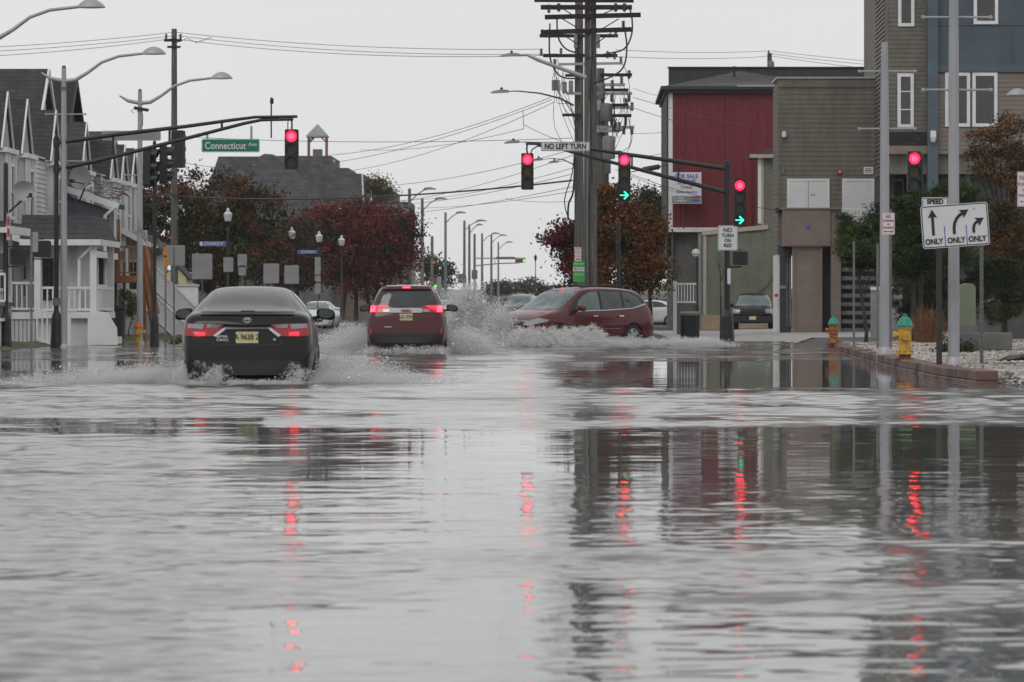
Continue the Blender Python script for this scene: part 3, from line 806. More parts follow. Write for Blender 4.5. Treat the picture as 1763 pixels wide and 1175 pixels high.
            patch('side_window', [(Y(2.45), 1.145), (Y(3.42), 1.135), (Y(3.2), 1.41), (Y(2.9), 1.57), (Y(2.65), 1.635), (Y(2.38), 1.65)], v, 'pglass', root, bvh, .013)
            patch('chrome_trim', [(Y(.47), 1.295), (Y(1.1), 1.175), (Y(2.3), 1.12), (Y(3.5), 1.098), (Y(3.5), 1.122), (Y(2.3), 1.144), (Y(1.1), 1.198), (Y(.5), 1.325)], v, 'chrome', root, bvh, .018, step=.2)
            for yy in (1.55, 2.62):
                patch('door_handle', [(Y(yy), .955), (Y(yy + .2), .955), (Y(yy + .2), .995), (Y(yy), .995)], v, 'chrome', root, bvh, .045)
            for yy in (1.45, 2.42, 3.55):
                patch('door_seam', [(Y(yy), .45), (Y(yy + .012), .45), (Y(yy + .012), 1.1), (Y(yy), 1.1)], v, 'trim', root, bvh, .004, step=.2)
            patch('sill_trim', [(Y(1.6), .33), (Y(3.6), .33), (Y(3.6), .42), (Y(1.6), .42)], v, 'trim', root, bvh, .01, step=.2)
            patch('side_moulding', [(Y(1.62), .62), (Y(3.45), .62), (Y(3.45), .645), (Y(1.62), .645)], v, 'chrome', root, bvh, .008, step=.2)
        for sx in (-1, 1):
            door_mirror(root, sx * .96, Y(3.38), 1.2, paint)
            MB().tube([(sx * .66, Y(.65), 1.735), (sx * .67, Y(.8), 1.785), (sx * .68, Y(1.8), 1.83), (sx * .67, Y(2.8), 1.80), (sx * .66, Y(2.95), 1.75)], .02, 6).build('roof_rail', 'trim', root, smooth=True)
            v = 'left' if sx < 0 else 'right'
            o = patch('headlight', [(Y(4.52), .87), (Y(4.62), .82), (Y(5.02), .75), (Y(5.02), .84), (Y(4.82), .92)], v, 'clearlens', root, bvh, .014, step=.06)
            patch('headlight', [(sx * .48, .72), (sx * .80, .74), (sx * .84, .86), (sx * .5, .82)][::sx], 'front', 'clearlens', root, bvh, .014)
            patch('tail_light', [(Y(.04), .98), (Y(.26), 1.02), (Y(.2), 1.16), (Y(.06), 1.18)], v, 'redlit' if False else 'redlens', root, bvh, .014)
        patch('grille', [(-.44, .56), (.44, .56), (.48, .80), (-.48, .80)], 'front', 'trim', root, bvh, .012)
        patch('grille_bar', [(-.46, .67), (.46, .67), (.46, .71), (-.46, .71)], 'front', 'chrome', root, bvh, .02)
        patch('front_bumper', [(-.7, .42), (.7, .42), (.7, .52), (-.7, .52)], 'front', 'trim', root, bvh, .01)
    return root
make_suv((-4.06, 93.3 + 2.3, -.14), R(1.3), 'dark red SUV seen from behind with brake lights lit and chrome bar across its tailgate', 'paint_red')
# maroon SUV turning out of the side street
_rz = R(138)
c0 = at(1000, 535, 62)
make_suv((-.24, c0.y - .3, -.13), _rz, 'maroon SUV turning left through deep water and lifting a tall splash at its nose', 'paint_maroon', 'long')

# ------------------------------------------------------------------ buildings, left side
def W(o): return dict(parent=o, world=True)
def win(root, x0, x1, z0, z1, y, frame='white', glass='glass', fw=.09, mull=0, bars=0, sill=True, curtain=None):
    """window on a wall facing -Y at depth y"""
    f = MB()
    f.box(x0, y - .07, z0, x0 + fw, y + .02, z1); f.box(x1 - fw, y - .07, z0, x1, y + .02, z1)
    f.box(x0 + fw, y - .07, z0, x1 - fw, y + .02, z0 + fw); f.box(x0 + fw, y - .07, z1 - fw, x1 - fw, y + .02, z1)
    for k in range(mull):
        xm = x0 + (x1 - x0) * (k + 1) / (mull + 1); f.box(xm - .03, y - .06, z0 + fw, xm + .03, y + .0, z1 - fw)
    for k in range(bars):
        zm = z0 + (z1 - z0) * (k + 1) / (bars + 1); f.box(x0 + fw, y - .055, zm - .02, x1 - fw, y + .0, zm + .02)
    w = f.build('window', frame, **W(root))
    MB().box(x0 + fw, y - .04, z0 + fw, x1 - fw, y - .03, z1 - fw).build('pane', glass, **W(w))
    return w
def xwin(root, y0, y1, z0, z1, x, frame='white', fw=.09):
    """window on a wall facing +X at x"""
    f = MB()
    for a, b, c, d in ((y0, y0 + fw, z0, z1), (y1 - fw, y1, z0, z1), (y0 + fw, y1 - fw, z0, z0 + fw), (y0 + fw, y1 - fw, z1 - fw, z1), (y0 + fw, y1 - fw, (z0 + z1) / 2 - .03, (z0 + z1) / 2 + .03)):
        f.box(x - .02, a, c, x + .07, b, d)
    w = f.build('window', frame, **W(root))
    MB().box(x + .01, y0 + fw, z0 + fw, x + .03, y1 - fw, z1 - fw).build('pane', 'glass', **W(w))
def railing(name, root, p, q, z0, z1, m='white', n=None, slant=0):
    """slant: z rise from p to q"""
    g = MB(); p = Vector((p[0], p[1], 0)); q = Vector((q[0], q[1], 0))
    L = (q - p).length; n = n or max(3, int(L / .14))
    up = Vector((0, 0, 1))
    g.bar(p + up * z1, q + up * (z1 + slant), .07, .07); g.bar(p + up * (z0 + .1), q + up * (z0 + .1 + slant), .06, .06)
    for k in range(n + 1):
        t = k / n; b_ = p.lerp(q, t); g.bar(b_ + up * (z0 + .1 + slant * t), b_ + up * (z1 + slant * t), .04, .04)
    return g.build(name, m, **W(root))

FX = -17.2     # the row's facade line
def row_house(y0, y1, back, label, bays, wall='whitesiding', roofm='roof_grey', mainm=None, apex=7.5, eave=5.9, main=None, side='whitesiding', porch=True, grp='white row houses along the left side'):
    """narrow steep front gables with ridges running away from the street, over bay fronts facing +X"""
    root = empty('row_house', ((FX + back) / 2, (y0 + y1) / 2, .05), label, 'house', grp)
    K = W(root); w = y1 - y0
    g = MB()
    g.siding((back, y0), (FX, y0), .4, eave, .15, .03); g.siding((FX, y0), (FX, y1), .4, eave, .15, .03)
    g.box(back + .02, y0 + .03, 0, FX - .03, y1, eave - .05)
    g.build('wall', wall, **K)
    g = MB(); g.prism([(FX + .1, eave - .1), (FX - 1.6, eave + 1.0), (back, eave + 1.0), (back, eave - .1)], y0, y1); g.build('front_roof', roofm, **K)
    for m_ in bays:
        a, b_ = m_ - 1.25, m_ + 1.25
        MB().prism([(a + .1, eave - .05), (b_ - .1, eave - .05), (m_, apex - .1)], FX - .2, FX + .10, 'x').build('gable_wall', 'gable', **K)
        r_ = MB()
        for (s0, s1) in ((a - .08, m_), (b_ + .08, m_)):
            n_ = .12 if s0 < m_ else -.12
            r_.prism([(s0, eave - .12), (s1, apex), (s1, apex - .13), (s0 + n_, eave - .16)], back + .6, FX + .16, 'x')
        r_.build('roof', roofm, **K)
        t_ = MB(); t_.bar((FX + .19, a - .05, eave - .14), (FX + .19, m_, apex - .02), .05, .075); t_.bar((FX + .19, b_ + .05, eave - .14), (FX + .19, m_, apex - .02), .05, .075)
        t_.build('rake_trim', 'white', **K)
        xwin(root, m_ - .45, m_ + .45, 3.7, 5.35, FX + .27)
        MB().prism([(FX, a + .1), (FX + .25, a + .25), (FX + .25, b_ - .25), (FX, b_ - .1)], 3.2, eave - .22, 'z').build('bay', 'whitesiding', **K)
        tr = MB()
        for yy in (a + .28, m_ - .52, m_ + .52, b_ - .28): tr.box(FX + .25, yy - .07, 3.25, FX + .31, yy + .07, eave - .25)
        tr.box(FX - .05, a, eave - .24, FX + .36, b_, eave - .1)
        tr.box(back + .8, a - .02, eave - .3, FX + .1, a + .12, eave - .13)
        tr.build('cornice', 'white', **K)
    if main:
        zr, ze, xm0, xm1, mid, hw = main
        r_ = MB()
        r_.prism([(mid - hw - .1, ze), (mid, zr), (mid, zr - .16), (mid - hw, ze - .16)], xm0, xm1 + .2, 'x')
        r_.prism([(mid + hw + .1, ze), (mid, zr), (mid, zr - .16), (mid + hw, ze - .16)], xm0, xm1 + .2, 'x')
        r_.build('main_roof', mainm or roofm, **K)
        MB().prism([(mid - hw + .1, eave - .3), (mid - hw + .1, ze - .15), (mid, zr - .2), (mid + hw - .1, ze - .15), (mid + hw - .1, eave - .3)], xm0 + .2, xm1, 'x').build('upper_gable', side, **K)
        t_ = MB(); t_.bar((xm1 + .24, mid - hw - .1, ze - .06), (xm1 + .24, mid, zr - .06), .07, .16); t_.bar((xm1 + .24, mid + hw + .1, ze - .06), (xm1 + .24, mid, zr - .06), .07, .16)
        t_.build('rake_trim', 'white' if side != 'dkgrey' else 'dkgrey', **K)
    if porch:
        px = FX + 1.7
        MB().prism([(FX, 3.45), (px + .2, 2.85), (px + .2, 2.73), (FX, 3.3)], y0 - .05, y1 - .3, 'y').build('porch_roof', roofm, **K)
        t_ = MB(); t_.box(px + .2, y0 - .08, 2.67, px + .28, y1 - .28, 2.87); t_.bar((FX, y0 - .1, 3.36), (px + .26, y0 - .1, 2.77), .06, .2)
        t_.build('porch_fascia', 'white', **K)
        fl = .95; n = 4 if w > 7 else 3
        for k in range(n):
            yy = y0 + .1 + (w - .55) * k / (n - 1); MB().box(px - .08, yy - .07, fl, px + .06, yy + .07, 2.75).build('porch_post', 'white', **K)
        MB().box(FX, y0, .75, px + .1, y1 - .35, fl).build('porch_floor', 'white', **K)
        railing('railing', root, (px, y0 + .1), (px, y1 - .45), fl, fl + .85)
        railing('railing', root, (FX + .1, y0 + .04), (px, y0 + .04), fl, fl + .85)
        sk = MB()
        for k in range(int((px - FX) / .12)): sk.box(FX + .05 + k * .12, y0 + .05, 0, FX + .15 + k * .12, y0 + .09, .75)
        sk.box(px - .02, y0 + .1, 0, px + .04, y1 - .5, .74)
        sk.build('porch_skirt', 'whitesiding', **K)
        xwin(root, y0 + w * .15, y0 + w * .15 + .95, 1.35, 2.5, FX + .02)
        MB().box(FX, y0 + w * .55, .95, FX + .06, y0 + w * .55 + .95, 2.95).build('door', 'stone', **K)
        MB().tube([(px + .32, y0 + .1, 2.75), (px + .2, y0 + .05, 2.5), (px + .02, y0 + .02, 2.25), (px + .02, y0 + .0, .1)], .05, 6).build('downspout', 'white', **K)
    return root
row_house(118.0, 122.9, -26, 'nearest white row house at the left edge with one steep front gable', [120.7])
row_house(123.1, 134.0, -27, 'white row house with two narrow front gables behind the black traffic pole', [125.0, 131.8], main=(9.05, 7.6, -27, -17.95, 135.4, 1.6), side='whitesiding')
row_house(137.2, 145.6, -27, 'row house with a dark brown steep roof behind the second silver lamp post', [140.0], roofm='roof_mid', mainm='roof_brown', side='dkgrey', main=(9.35, 7.4, -27, -18.5, 147.4, 2.3), porch=False, wall='greysiding')
row_house(146.2, 156.4, -26, 'far row house with three tiny white gables under a low grey roof', [148.3, 151.8, 155.2], apex=7.2, eave=5.9, main=(7.9, 7.2, -27, -18.2, 156.5, 1.5), porch=False)

# grey-blue extension with sloped roof in front of the brown roofed house
r = empty('house_extension', (-17, 134, .05), 'low grey blue sided extension with a sloping white edged roof strewn with debris', 'extension')
K = W(r)
y = 133.6
g = MB().prism([(-22, .1), (-15.5, .1), (-15.5, 4.3), (-17.6, 5.0), (-22, 5.1)], y, y + 1.4); g.build('wall', 'greysiding', **K)
g = MB(); g.siding((-22, y), (-15.5, y), .2, 4.3, .15, .02); g.build('siding', 'greysiding', **K)
MB().prism([(-22, 5.4), (-17.4, 5.24), (-15.2, 4.5), (-15.2, 4.34), (-17.4, 5.08), (-22, 5.24)], y - .25, y + 1.9).build('roof', 'roof_mid', **K)
t_ = MB(); t_.bar((-17.4, y - .3, 5.16), (-15.15, y - .3, 4.41), .06, .2); t_.bar((-22, y - .3, 5.33), (-17.4, y - .3, 5.16), .06, .16)
t_.build('fascia', 'white', **K)
win(r, -16.9, -16.35, 2.9, 3.9, y - .02, mull=1)
MB().box(-16.3, y - .06, 3.0, -15.6, y - .0, 3.75).build('boarded_window', 'foundation', **K)
MB().tube([(-15.25, y - .35, 4.4), (-15.6, y - .35, 4.1), (-15.6, y - .35, 1)], .06, 6).build('downspout', 'white', **K)
db = MB(); rd = random.Random(4)
for k in range(46):
    cx = rd.uniform(-17.3, -15.1); cz = 5.24 - (cx + 17.4) * .335 + rd.uniform(.03, .25 + .3 * (cx > -16.3)); cy = y + rd.uniform(-.1, 1.5)
    a = rd.uniform(-1, 1); l = rd.uniform(.12, .55)
    db.bar((cx, cy, cz), (cx + l * math.cos(a), cy + rd.uniform(-.2, .2), cz + l * math.sin(a) * .5), rd.uniform(.03, .16), .03)
tag(db.build('roof_debris', 'tan'), 'broken boards and torn siding heaped on the low sloping roof', 'debris', kind='stuff')

# white porch with dark hip roof nearer the street
r = empty('porch', (-14.2, 118, .05), 'white porch with a dark hipped roof, balustrade and side stair beside the silver post', 'porch')
K = W(r); y0, y1, x0, x1 = 116.2, 120.5, -15.6, -13.85
MB().add([(x0 - .4, y0 - .25, 3.05), (x1 + .1, y0 - .25, 3.0), (x1 + .1, y1 + .2, 3.0), (x0 - .4, y1 + .2, 3.05), (x0 - .4, y0 + .25, 3.75), (x1 - .18, y0 + .45, 3.72), (x1 - .18, y1 - .4, 3.72), (x0 - .4, y1 - .2, 3.75)],
         [(0, 1, 5, 4), (1, 2, 6, 5), (2, 3, 7, 6), (4, 5, 6, 7), (3, 2, 1, 0), (0, 4, 7, 3)]).build('porch_roof', 'roof_grey', **K)
t_ = MB(); t_.box(x0 - .4, y0 - .32, 2.86, x1 + .16, y0 - .25, 3.03); t_.box(x1 + .10, y0 - .25, 2.86, x1 + .17, y1 + .2, 3.03); t_.build('fascia', 'white', **K)
for xx, yy in ((x1 - .08, y0), (x1 - .08, y1), (x0 + .08, y0)): MB().box(xx - .09, yy - .09, .95, xx + .09, yy + .09, 2.86).build('porch_post', 'white', **K)
MB().box(x0, y0 - .1, .78, x1 + .05, y1, .95).build('porch_floor', 'white', **K)
railing('railing', r, (x0 + .2, y0), (x1 - .15, y0), .93, 1.65)
railing('railing', r, (x1 - .05, y0 + .1), (x1 - .05, y1 - .1), .93, 1.65)
g = MB(); g.siding((x0, y0 + .9), (x1 - .65, y0 + .9), .95, 2.86, .13, .015); g.box(x0, y0 + .92, 0, x1 - .65, y1, 2.86); g.build('wall', 'whitesiding', **K)
MB().box(x0 + .1, y0 + .84, 1.3, x0 + .42, y0 + .9, 2.5).build('door', 'glass', **K)
MB().box(x0 + .1, y0 + .1, 0, x1 - .15, y0 + .2, .78).build('porch_skirt', 'whitesiding', **K)
MB().tube([(x1 - .1, y0 - .14, 2.85), (x1 - .35, y0 - .05, 2.6), (x1 - .5, y0 + .1, 2.45), (x1 - .5, y0 + .1, 1)], .05, 6).build('downspout', 'white', **K)
st_ = MB(); st_.prism([(x1 - .2, .02), (x1 + .65, .02), (x1 + .62, .5), (x1 + .35, .95), (x1 - .1, 1.0), (x1 - .2, .8)], y0 - .35, y0 - .2); st_.build('stair_stringer', 'white', **K)
for k in range(4): MB().box(x1 + .05, y0 - .2, .05 + .22 * k, x1 + .62 - .15 * k, y0 + 1.0, .25 + .22 * k).build('step', 'white', **K)
# fence gate in front
r = empty('picket_gate', (-14.9, 114.6, .05), 'short white sloping picket rail beside the silver post base', 'railing')
railing('railing', r, (-15.3, 114.4), (-14.45, 114.5), .12, 1.05, slant=-.35)
MB().box(-14.5, 114.4, 0, -14.36, 114.54, .95).build('post', 'white', **W(r))
# first porch panel at the left (bulkhead) and its rail
r = empty('white_cabinet', (-15.7, 106, .05), 'white panelled box under the nearest porch rail', 'cabinet')
K = W(r)
MB().box(-16.35, 105.6, .05, -15.1, 107.0, .78).build('panel', 'white', **K)
MB().box(-16.42, 105.52, .72, -15.0, 107.05, .80).build('lid', 'whitesiding', **K)
r = empty('balcony_rail', (-15.7, 106, 1), 'white vertical picket balcony rail left of the black traffic pole', 'railing')
railing('railing', r, (-16.9, 105.9), (-15.0, 105.9), 1.2, 2.0, slant=-.05)
MB().box(-16.95, 105.85, .1, -16.82, 105.98, 3.0).build('post', 'white', **W(r))
MB().box(-16.95, 105.8, 1.12, -15.0, 107.3, 1.22).build('deck', 'stone', **W(r))
g = MB(); g.siding((-19.5, 107.2), (-15.0, 107.2), .8, 3.3, .13, .015); g.build('rear_wall', 'whitesiding', **W(r))
w = win(r, -15.9, -15.1, 1.5, 2.6, 107.15, mull=0, bars=1)
win(r, -16.7, -16.25, 1.3, 2.7, 107.15)
# shed roof over it
r = empty('porch_canopy', (-16, 106.5, 3.3), 'sloping grey porch canopy with white fascia at the far left', 'canopy')
K = W(r)
MB().prism([(-18.2, 3.85), (-14.9, 3.3), (-14.9, 3.16), (-18.2, 3.68)], 105.4, 109.5).build('roof', 'roof_mid', **K)
t_ = MB(); t_.box(-16.4, 105.32, 3.02, -14.84, 105.4, 3.16); t_.bar((-18.2, 105.35, 3.74), (-16.2, 105.35, 3.34), .06, .18); t_.box(-14.9, 105.4, 3.0, -14.82, 109.5, 3.2); t_.build('fascia', 'white', **K)
MB().tube([(-16.35, 105.3, 3.05), (-16.7, 105.3, 2.8), (-17.1, 105.3, 2.55), (-17.1, 105.3, .1)], .06, 6).build('downspout', 'white', **K)
MB().box(-19.5, 105.6, .1, -17.2, 107.0, 3.5).build('porch_wall', 'greysiding', **K)

# satellite dishes
def dish(c, rad, label, rz=0):
    o = empty('satellite_dish', c, label, 'satellite dish', 'satellite dishes on the row houses', rz)
    g = MB(); n = 20; rings = 4
    vs = [(0, 0, 0)]; fs = []
    for i_ in range(1, rings + 1):
        for k in range(n):
            a = 2 * math.pi * k / n; rr_ = rad * i_ / rings
            vs.append((rr_ * math.cos(a), -.28 * rr_ * rr_ / rad, rr_ * .92 * math.sin(a)))
    for k in range(n): fs.append((0, 1 + k, 1 + (k + 1) % n))
    for i_ in range(rings - 1):
        for k in range(n): fs.append((1 + i_ * n + k, 1 + i_ * n + (k + 1) % n, 1 + (i_ + 1) * n + (k + 1) % n, 1 + (i_ + 1) * n + k))
    m_ = len(vs); vs2 = [(a, b_ + .02, c_) for a, b_, c_ in vs]
    g.add(vs, fs); g.add(vs2, [f[::-1] for f in fs]); g.build('reflector', 'silver', o, smooth=True)
    MB().bar((.1, 0, -.5 * rad), (.35 * rad, -.7, -.15), .035).box(.2 * rad, -.78, -.2, .5 * rad, -.66, -.08).build('feed_arm', 'black', o)
    MB().tube([(0, .05, 0), (0, .15, -rad * .8), (-.35, .3, -rad * 1.9)], .03, 6).build('mast', 'black', o)
dish(at(40, 329, 63.5), .30, 'grey satellite dish on a bent mast above the nearest porch roof', R(15))
dish(at(141, 306, 53), .42, 'large tilted grey satellite dish standing on the debris strewn roof', R(-30))

# brown wooden deck and stair
r = empty('wooden_deck', at(210, 560, 52), 'raised brown timber deck with spindles, stair and legs', 'deck')
K = W(r); Y = 7000 / 52
X0, X1 = -15.75, -14.75
zf = 1 + (535 - 475) / 52
g = MB(); g.box(X0, Y - .05, zf - .22, X1 + .35, Y + 2.6, zf); g.build('deck_floor', 'wood', **K)
for xx, yy in ((X0 + .05, Y), (X1 + .3, Y), (X0 + .05, Y + 2.5), (X1 + .3, Y + 2.5)): MB().box(xx - .06, yy - .06, .05, xx + .06, yy + .06, zf + 1.0).build('post', 'wood', **K)
railing('railing', r, (X0, Y), (X1 + .25, Y), zf, zf + .95, 'wood', n=8)
railing('railing', r, (X1 + .3, Y), (X1 + .3, Y + 2.5), zf, zf + .95, 'wood')
g = MB(); g.bar((X1 + .35, Y - .1, zf + .9), (X1 + .8, Y - .6, .9), .12, .12); g.bar((X1 + .35, Y - .1, zf), (X1 + .75, Y - .8, .1), .16, .2)
g.bar((X1 + .78, Y - .6, .05), (X1 + .74, Y - .6, 1.0), .12, .12)
for k in range(7):
    t = k / 6; g.bar((X1 + .36 + .36 * t, Y - .1 - .6 * t, zf * (1 - t) + .1), (X1 + .36 + .4 * t, Y - .1 - .5 * t, zf * (1 - t) + .95), .05, .05)
g.build('stair', 'wood', **K)
g = MB(); g.box(X0 + .1, Y + 2.4, zf, X0 + .22, Y + 2.5, 1 + (535 - 375) / 52); g.build('tall_post', 'wood', **K)

# white long ramp rails towards the yard
for k, (xa, ya, sa, xb, yb_, sb) in enumerate(((250, 492, 50, 330, 572, 44), (262, 455, 48, 345, 540, 42))):
    a, b_ = at(xa, ya, sa), at(xb, yb_, sb)
    r = empty('stair_rail', (a.x, a.y, .1), ['white sloping stair rail right of the wooden deck', 'second white stair rail sloping down in front of the low white wall'][k], 'railing')
    railing('railing', r, (a.x, a.y), (b_.x, b_.y), a.z - .95, a.z, slant=b_.z - a.z)
r = empty('white_wall', at(320, 560, 41), 'low white wall beside the yellow shed', 'wall')
a = at(240, 590, 42); b_ = at(352, 590, 41)
MB().box(a.x, a.y + 1, 0, b_.x, a.y + 1.3, 2.0).build('wall', 'white', **W(r))
MB().box(a.x - .05, a.y + .95, 2.0, b_.x + .05, a.y + 1.35, 2.08).build('coping', 'whitesiding', **W(r))
r = empty('garden_shed', at(300, 560, 38), 'small pale yellow gabled shed behind the white wall', 'shed')
a = at(288, 500, 38); b_ = at(321, 500, 38); m_ = at(303, 459, 38)
MB().prism([(a.x - .25, 0), (b_.x, 0), (b_.x, 1 + (535 - 478) / 38), (m_.x, m_.z), (a.x - .25, m_.z - .5)], a.y, a.y + 3).build('wall', 'plate', **W(r))
MB().prism([(m_.x, m_.z + .1), (b_.x + .15, 1 + (535 - 480) / 38 + .02), (b_.x + .15, 1 + (535 - 480) / 38 - .06), (m_.x, m_.z)], a.y - .1, a.y + 3.1).build('roof', 'roof_grey', **W(r))
# far lower house with porch just right of the deck
r = empty('row_house', (-14.6, 152, .1), 'white fronted house with a grey porch roof right of the wooden deck', 'house', 'white row houses along the left side')
K = W(r)
a = at(200, 390, 46.5); b_ = at(278, 432, 46)
MB().prism([(a.x, 4.15), (b_.x, 3.35), (b_.x, 3.2), (a.x, 3.95)], a.y, a.y + 8).build('porch_roof', 'roof_grey', **K)
MB().bar((a.x, a.y - .05, 4.08), (b_.x, a.y - .05, 3.28), .07, .2).build('fascia', 'white', **K)
g = MB(); g.siding((a.x, a.y + 1.4), (b_.x - .5, a.y + 1.4), .3, 4.0, .14, .016); g.box(a.x, a.y + 1.42, 0, b_.x - .5, a.y + 8, 3.3); g.build('wall', 'whitesiding', **K)
win(r, b_.x - 1.5, b_.x - .8, 1.7, 2.9, a.y + 1.36)
for xx in (b_.x - .15, b_.x - 1.1): MB().box(xx - .06, a.y + .02, .1, xx + .06, a.y + .14, 3.3).build('post', 'white', **K)
railing('railing', r, (a.x + .6, a.y + .1), (b_.x - .1, a.y + .1), .9, 1.7)
MB().box(a.x, a.y + .05, 0, b_.x - .05, a.y + 1.4, .9).build('porch_base', 'whitesiding', **K)

# ---- large grey roofed building with a cupola, behind the trees
s = 23; Y = F / s
r = empty('school_building', (-19, Y, .3), 'large building with long grey shingled roofs and an open wooden cupola, behind the trees', 'building')
K = W(r)
def px(x, y_, s_=s): v = at(x, y_, s_); return v.x, v.z
A, B = px(340, 268), px(455, 268)
g = MB()
g.prism([px(345, 345), px(372, 268), px(452, 268), px(500, 345)], Y + 2, Y + 12); g.build('roof', 'roof_far', **K)
g = MB(); g.prism([px(330, 380), px(352, 330), px(410, 292), px(455, 265), px(470, 266), px(545, 325), px(570, 380)], Y, Y + 1.5); g.build('roof', 'roof_far', **K)
g = MB(); g.prism([px(470, 352), px(458, 266), px(566, 266), px(566, 287), px(596, 287), px(596, 297), px(621, 297), px(622, 352)], Y + 3, Y + 14); g.build('roof', 'roof_far', **K)
g = MB(); g.prism([px(621, 352), px(621, 312), px(634, 312), px(634, 319), px(662, 319), px(662, 338), px(690, 338), px(690, 400), px(621, 400)], Y + 16, Y + 26); g.build('rear_wing', 'roof_far', **K)
MB().bar(at(620, 297, s) + Vector((0, 2.9, 0)), at(622, 345, s) + Vector((0, 2.9, 0)), .12).build('corner_trim', 'white', **K)
MB().box(px(340, 380)[0], Y + .4, .3, px(570, 380)[0], Y + 12, px(0, 378)[1]).build('wall', 'stone', **K)
MB().box(px(560, 380)[0], Y + 4, .3, px(690, 380)[0], Y + 25, px(0, 350)[1]).build('wall', 'tan', **K)
for k in range(5):
    x0 = px(505 + k * 18, 0)[0]; win(r, x0, x0 + .5, px(0, 376)[1], px(0, 358)[1], Y + .35)
c = empty('cupola', (0, 0, 0), None, None); c.parent = r; 
cx, cz = px(538, 290); 
c.location = (cx + 19, 6, cz - .3 + .75)
KC = dict(parent=c)
MB().box(-.95, -.95, -2.2, .95, .95, .05).build('base', 'white', **KC)
MB().box(-1.3, -1.2, -.1, 1.25, 1.2, .12).build('deck', 'whitesiding', **KC)
for sx in (-1, 1):
    for sy in (-1, 1): MB().box(sx * .68 - .06, sy * .68 - .06, .1, sx * .68 + .06, sy * .68 + .06, 1.85).bar((sx * .66, sy * .68, 1.45), (sx * .3, sy * .68, 1.8), .09).build('post', 'wood', **KC)
MB().add([(-.82, -.82, 1.8), (.82, -.82, 1.8), (.82, .82, 1.8), (-.82, .82, 1.8), (-.82, -.82, 1.92), (.82, -.82, 1.92), (.82, .82, 1.92), (-.82, .82, 1.92), (0, 0, 2.85)],
         [(3, 2, 1, 0), (0, 1, 5, 4), (1, 2, 6, 5), (2, 3, 7, 6), (3, 0, 4, 7), (4, 5, 8), (5, 6, 8), (6, 7, 8), (7, 4, 8)]).build('roof', 'signback', **KC)
MB().box(-.35, -.35, .12, .35, .35, .9).build('bell_box', 'steel', **KC)

# ------------------------------------------------------------------ buildings, right side
def P(x, y_, s_): v = at(x, y_, s_); return v.x, v.z
# red building
s = 35.5; Y = F / s
r = empty('red_building', ((1243 - VX) / s, Y, .1), 'red vertical sided building with a dark cornice and low pyramid roof', 'building')
K = W(r)
x0, x1 = (1157 - VX) / s, (1345 - VX) / s
zb = 1 + (535 - 392) / s; zt = 1 + (535 - 160) / s
MB().box(x0, Y, zb, x1, Y + 14, zt).build('wall', 'redwall', **K)
g = MB(); k = x0 + .1
rd = random.Random(2)
while k < x1 - .1:
    g.box(k, Y - .10, zb + .03, k + .06, Y, zt - .02); k += rd.choice((.22, .30, .36, .42))
g.build('batten', 'redwall', **K)
MB().box(x0 - .17, Y - .03, zb - .12, x0 + .03, Y + .2, zt).build('corner_trim', 'white', **K)
MB().box(x0 - .25, Y + .2, 3.6, x0 - .02, Y + 14, zt).build('side_wall', 'dkgrey', **K)
MB().box(x0 - .17, Y - .06, zb - .22, x1, Y + .2, zb - .0).build('base_trim', 'white', **K)
# cornice
g = MB()
g.box(x0 - .35, Y - .35, zt - .02, x1, Y + 14, zt + .14); g.box(x0 - .55, Y - .55, zt + .14, x1, Y + 14.2, zt + .30)
g.build('cornice', 'dkgrey', **K)
MB().box((1268 - VX) / s, Y - .6, zt + .26, x1, Y - .5, zt + .36).build('gutter', 'silver', **K)
g = MB(); ax, az = P(1275, 128, 34.6)
g.add([(x0 - .4, Y - .4, zt + .3), (x1 + .6, Y - .4, zt + .3), (x1 + .6, Y + 12, zt + .3), (x0 - .4, Y + 12, zt + .3), (ax, Y + 5, az + .15), (x1 + .6, Y + 5, az - .25)],
      [(0, 1, 5, 4), (1, 2, 5), (2, 3, 4, 5), (3, 0, 4), (3, 2, 1, 0)]); g.build('roof', 'roof_mid', **K)
g = MB(); a = P(1151, 118, 34.4); b_ = P(1520, 118, 34.4)
g.box(a[0], Y + 6, zt + .2, b_[0], Y + 6.4, a[1]); g.box(a[0] - .05, Y + 5.9, a[1], b_[0], Y + 6.5, a[1] + .06)
g.build('parapet', 'dkgrey', **K)
MB().box(P(1267, 0, s)[0], Y + 3.6, zt + .5, P(1271, 0, s)[0], Y + 3.7, a[1] - .05).build('vent_pipe', 'black', **K)
# lower storey
MB().box(x0 + .05, Y + .6, .05, (1215 - VX) / s, Y + 14, zb - .2).build('lower_wall', 'stone', **K)
MB().box(x0 - .2, Y + .2, .05, x0 + .04, Y + .5, zb - .2).build('pillar', 'steel', **K)
# for sale board on it
s_ = 35.7
r2 = empty('for_sale_sign', at(1182, 324, s_), 'white for sale board with blue lettering on the red wall', 'sign')
w_, h_ = 51 / s_, 54 / s_
_tx = text
def text(b_, sz, m, p_, loc, **kw): return _tx(b_, sz * 1.156, m, p_, (loc[0] * 1.156, loc[1], loc[2] * 1.0), **kw)
MB().box(-w_ / 2, -.02, -h_ / 2, w_ / 2, .05, h_ / 2).build('board', 'signwhite', r2)
MB().box(-w_ / 2 + .02, -.026, -h_ / 2 + .02, w_ / 2 - .02, -.021, -h_ / 2 + .37).build('panel', 'grey', r2)
text('FOR SALE', .235, 'signblue', r2, (0, -.03, h_ / 2 - .20), sx=.95, bold=.006)
text('609-398-2300', .13, 'signblue', r2, (.03, -.03, h_ / 2 - .40), sx=.95, bold=.003)
text('CELL 609-457-2578', .10, 'signblue', r2, (0, -.03, h_ / 2 - .54), sx=.95, bold=.003)
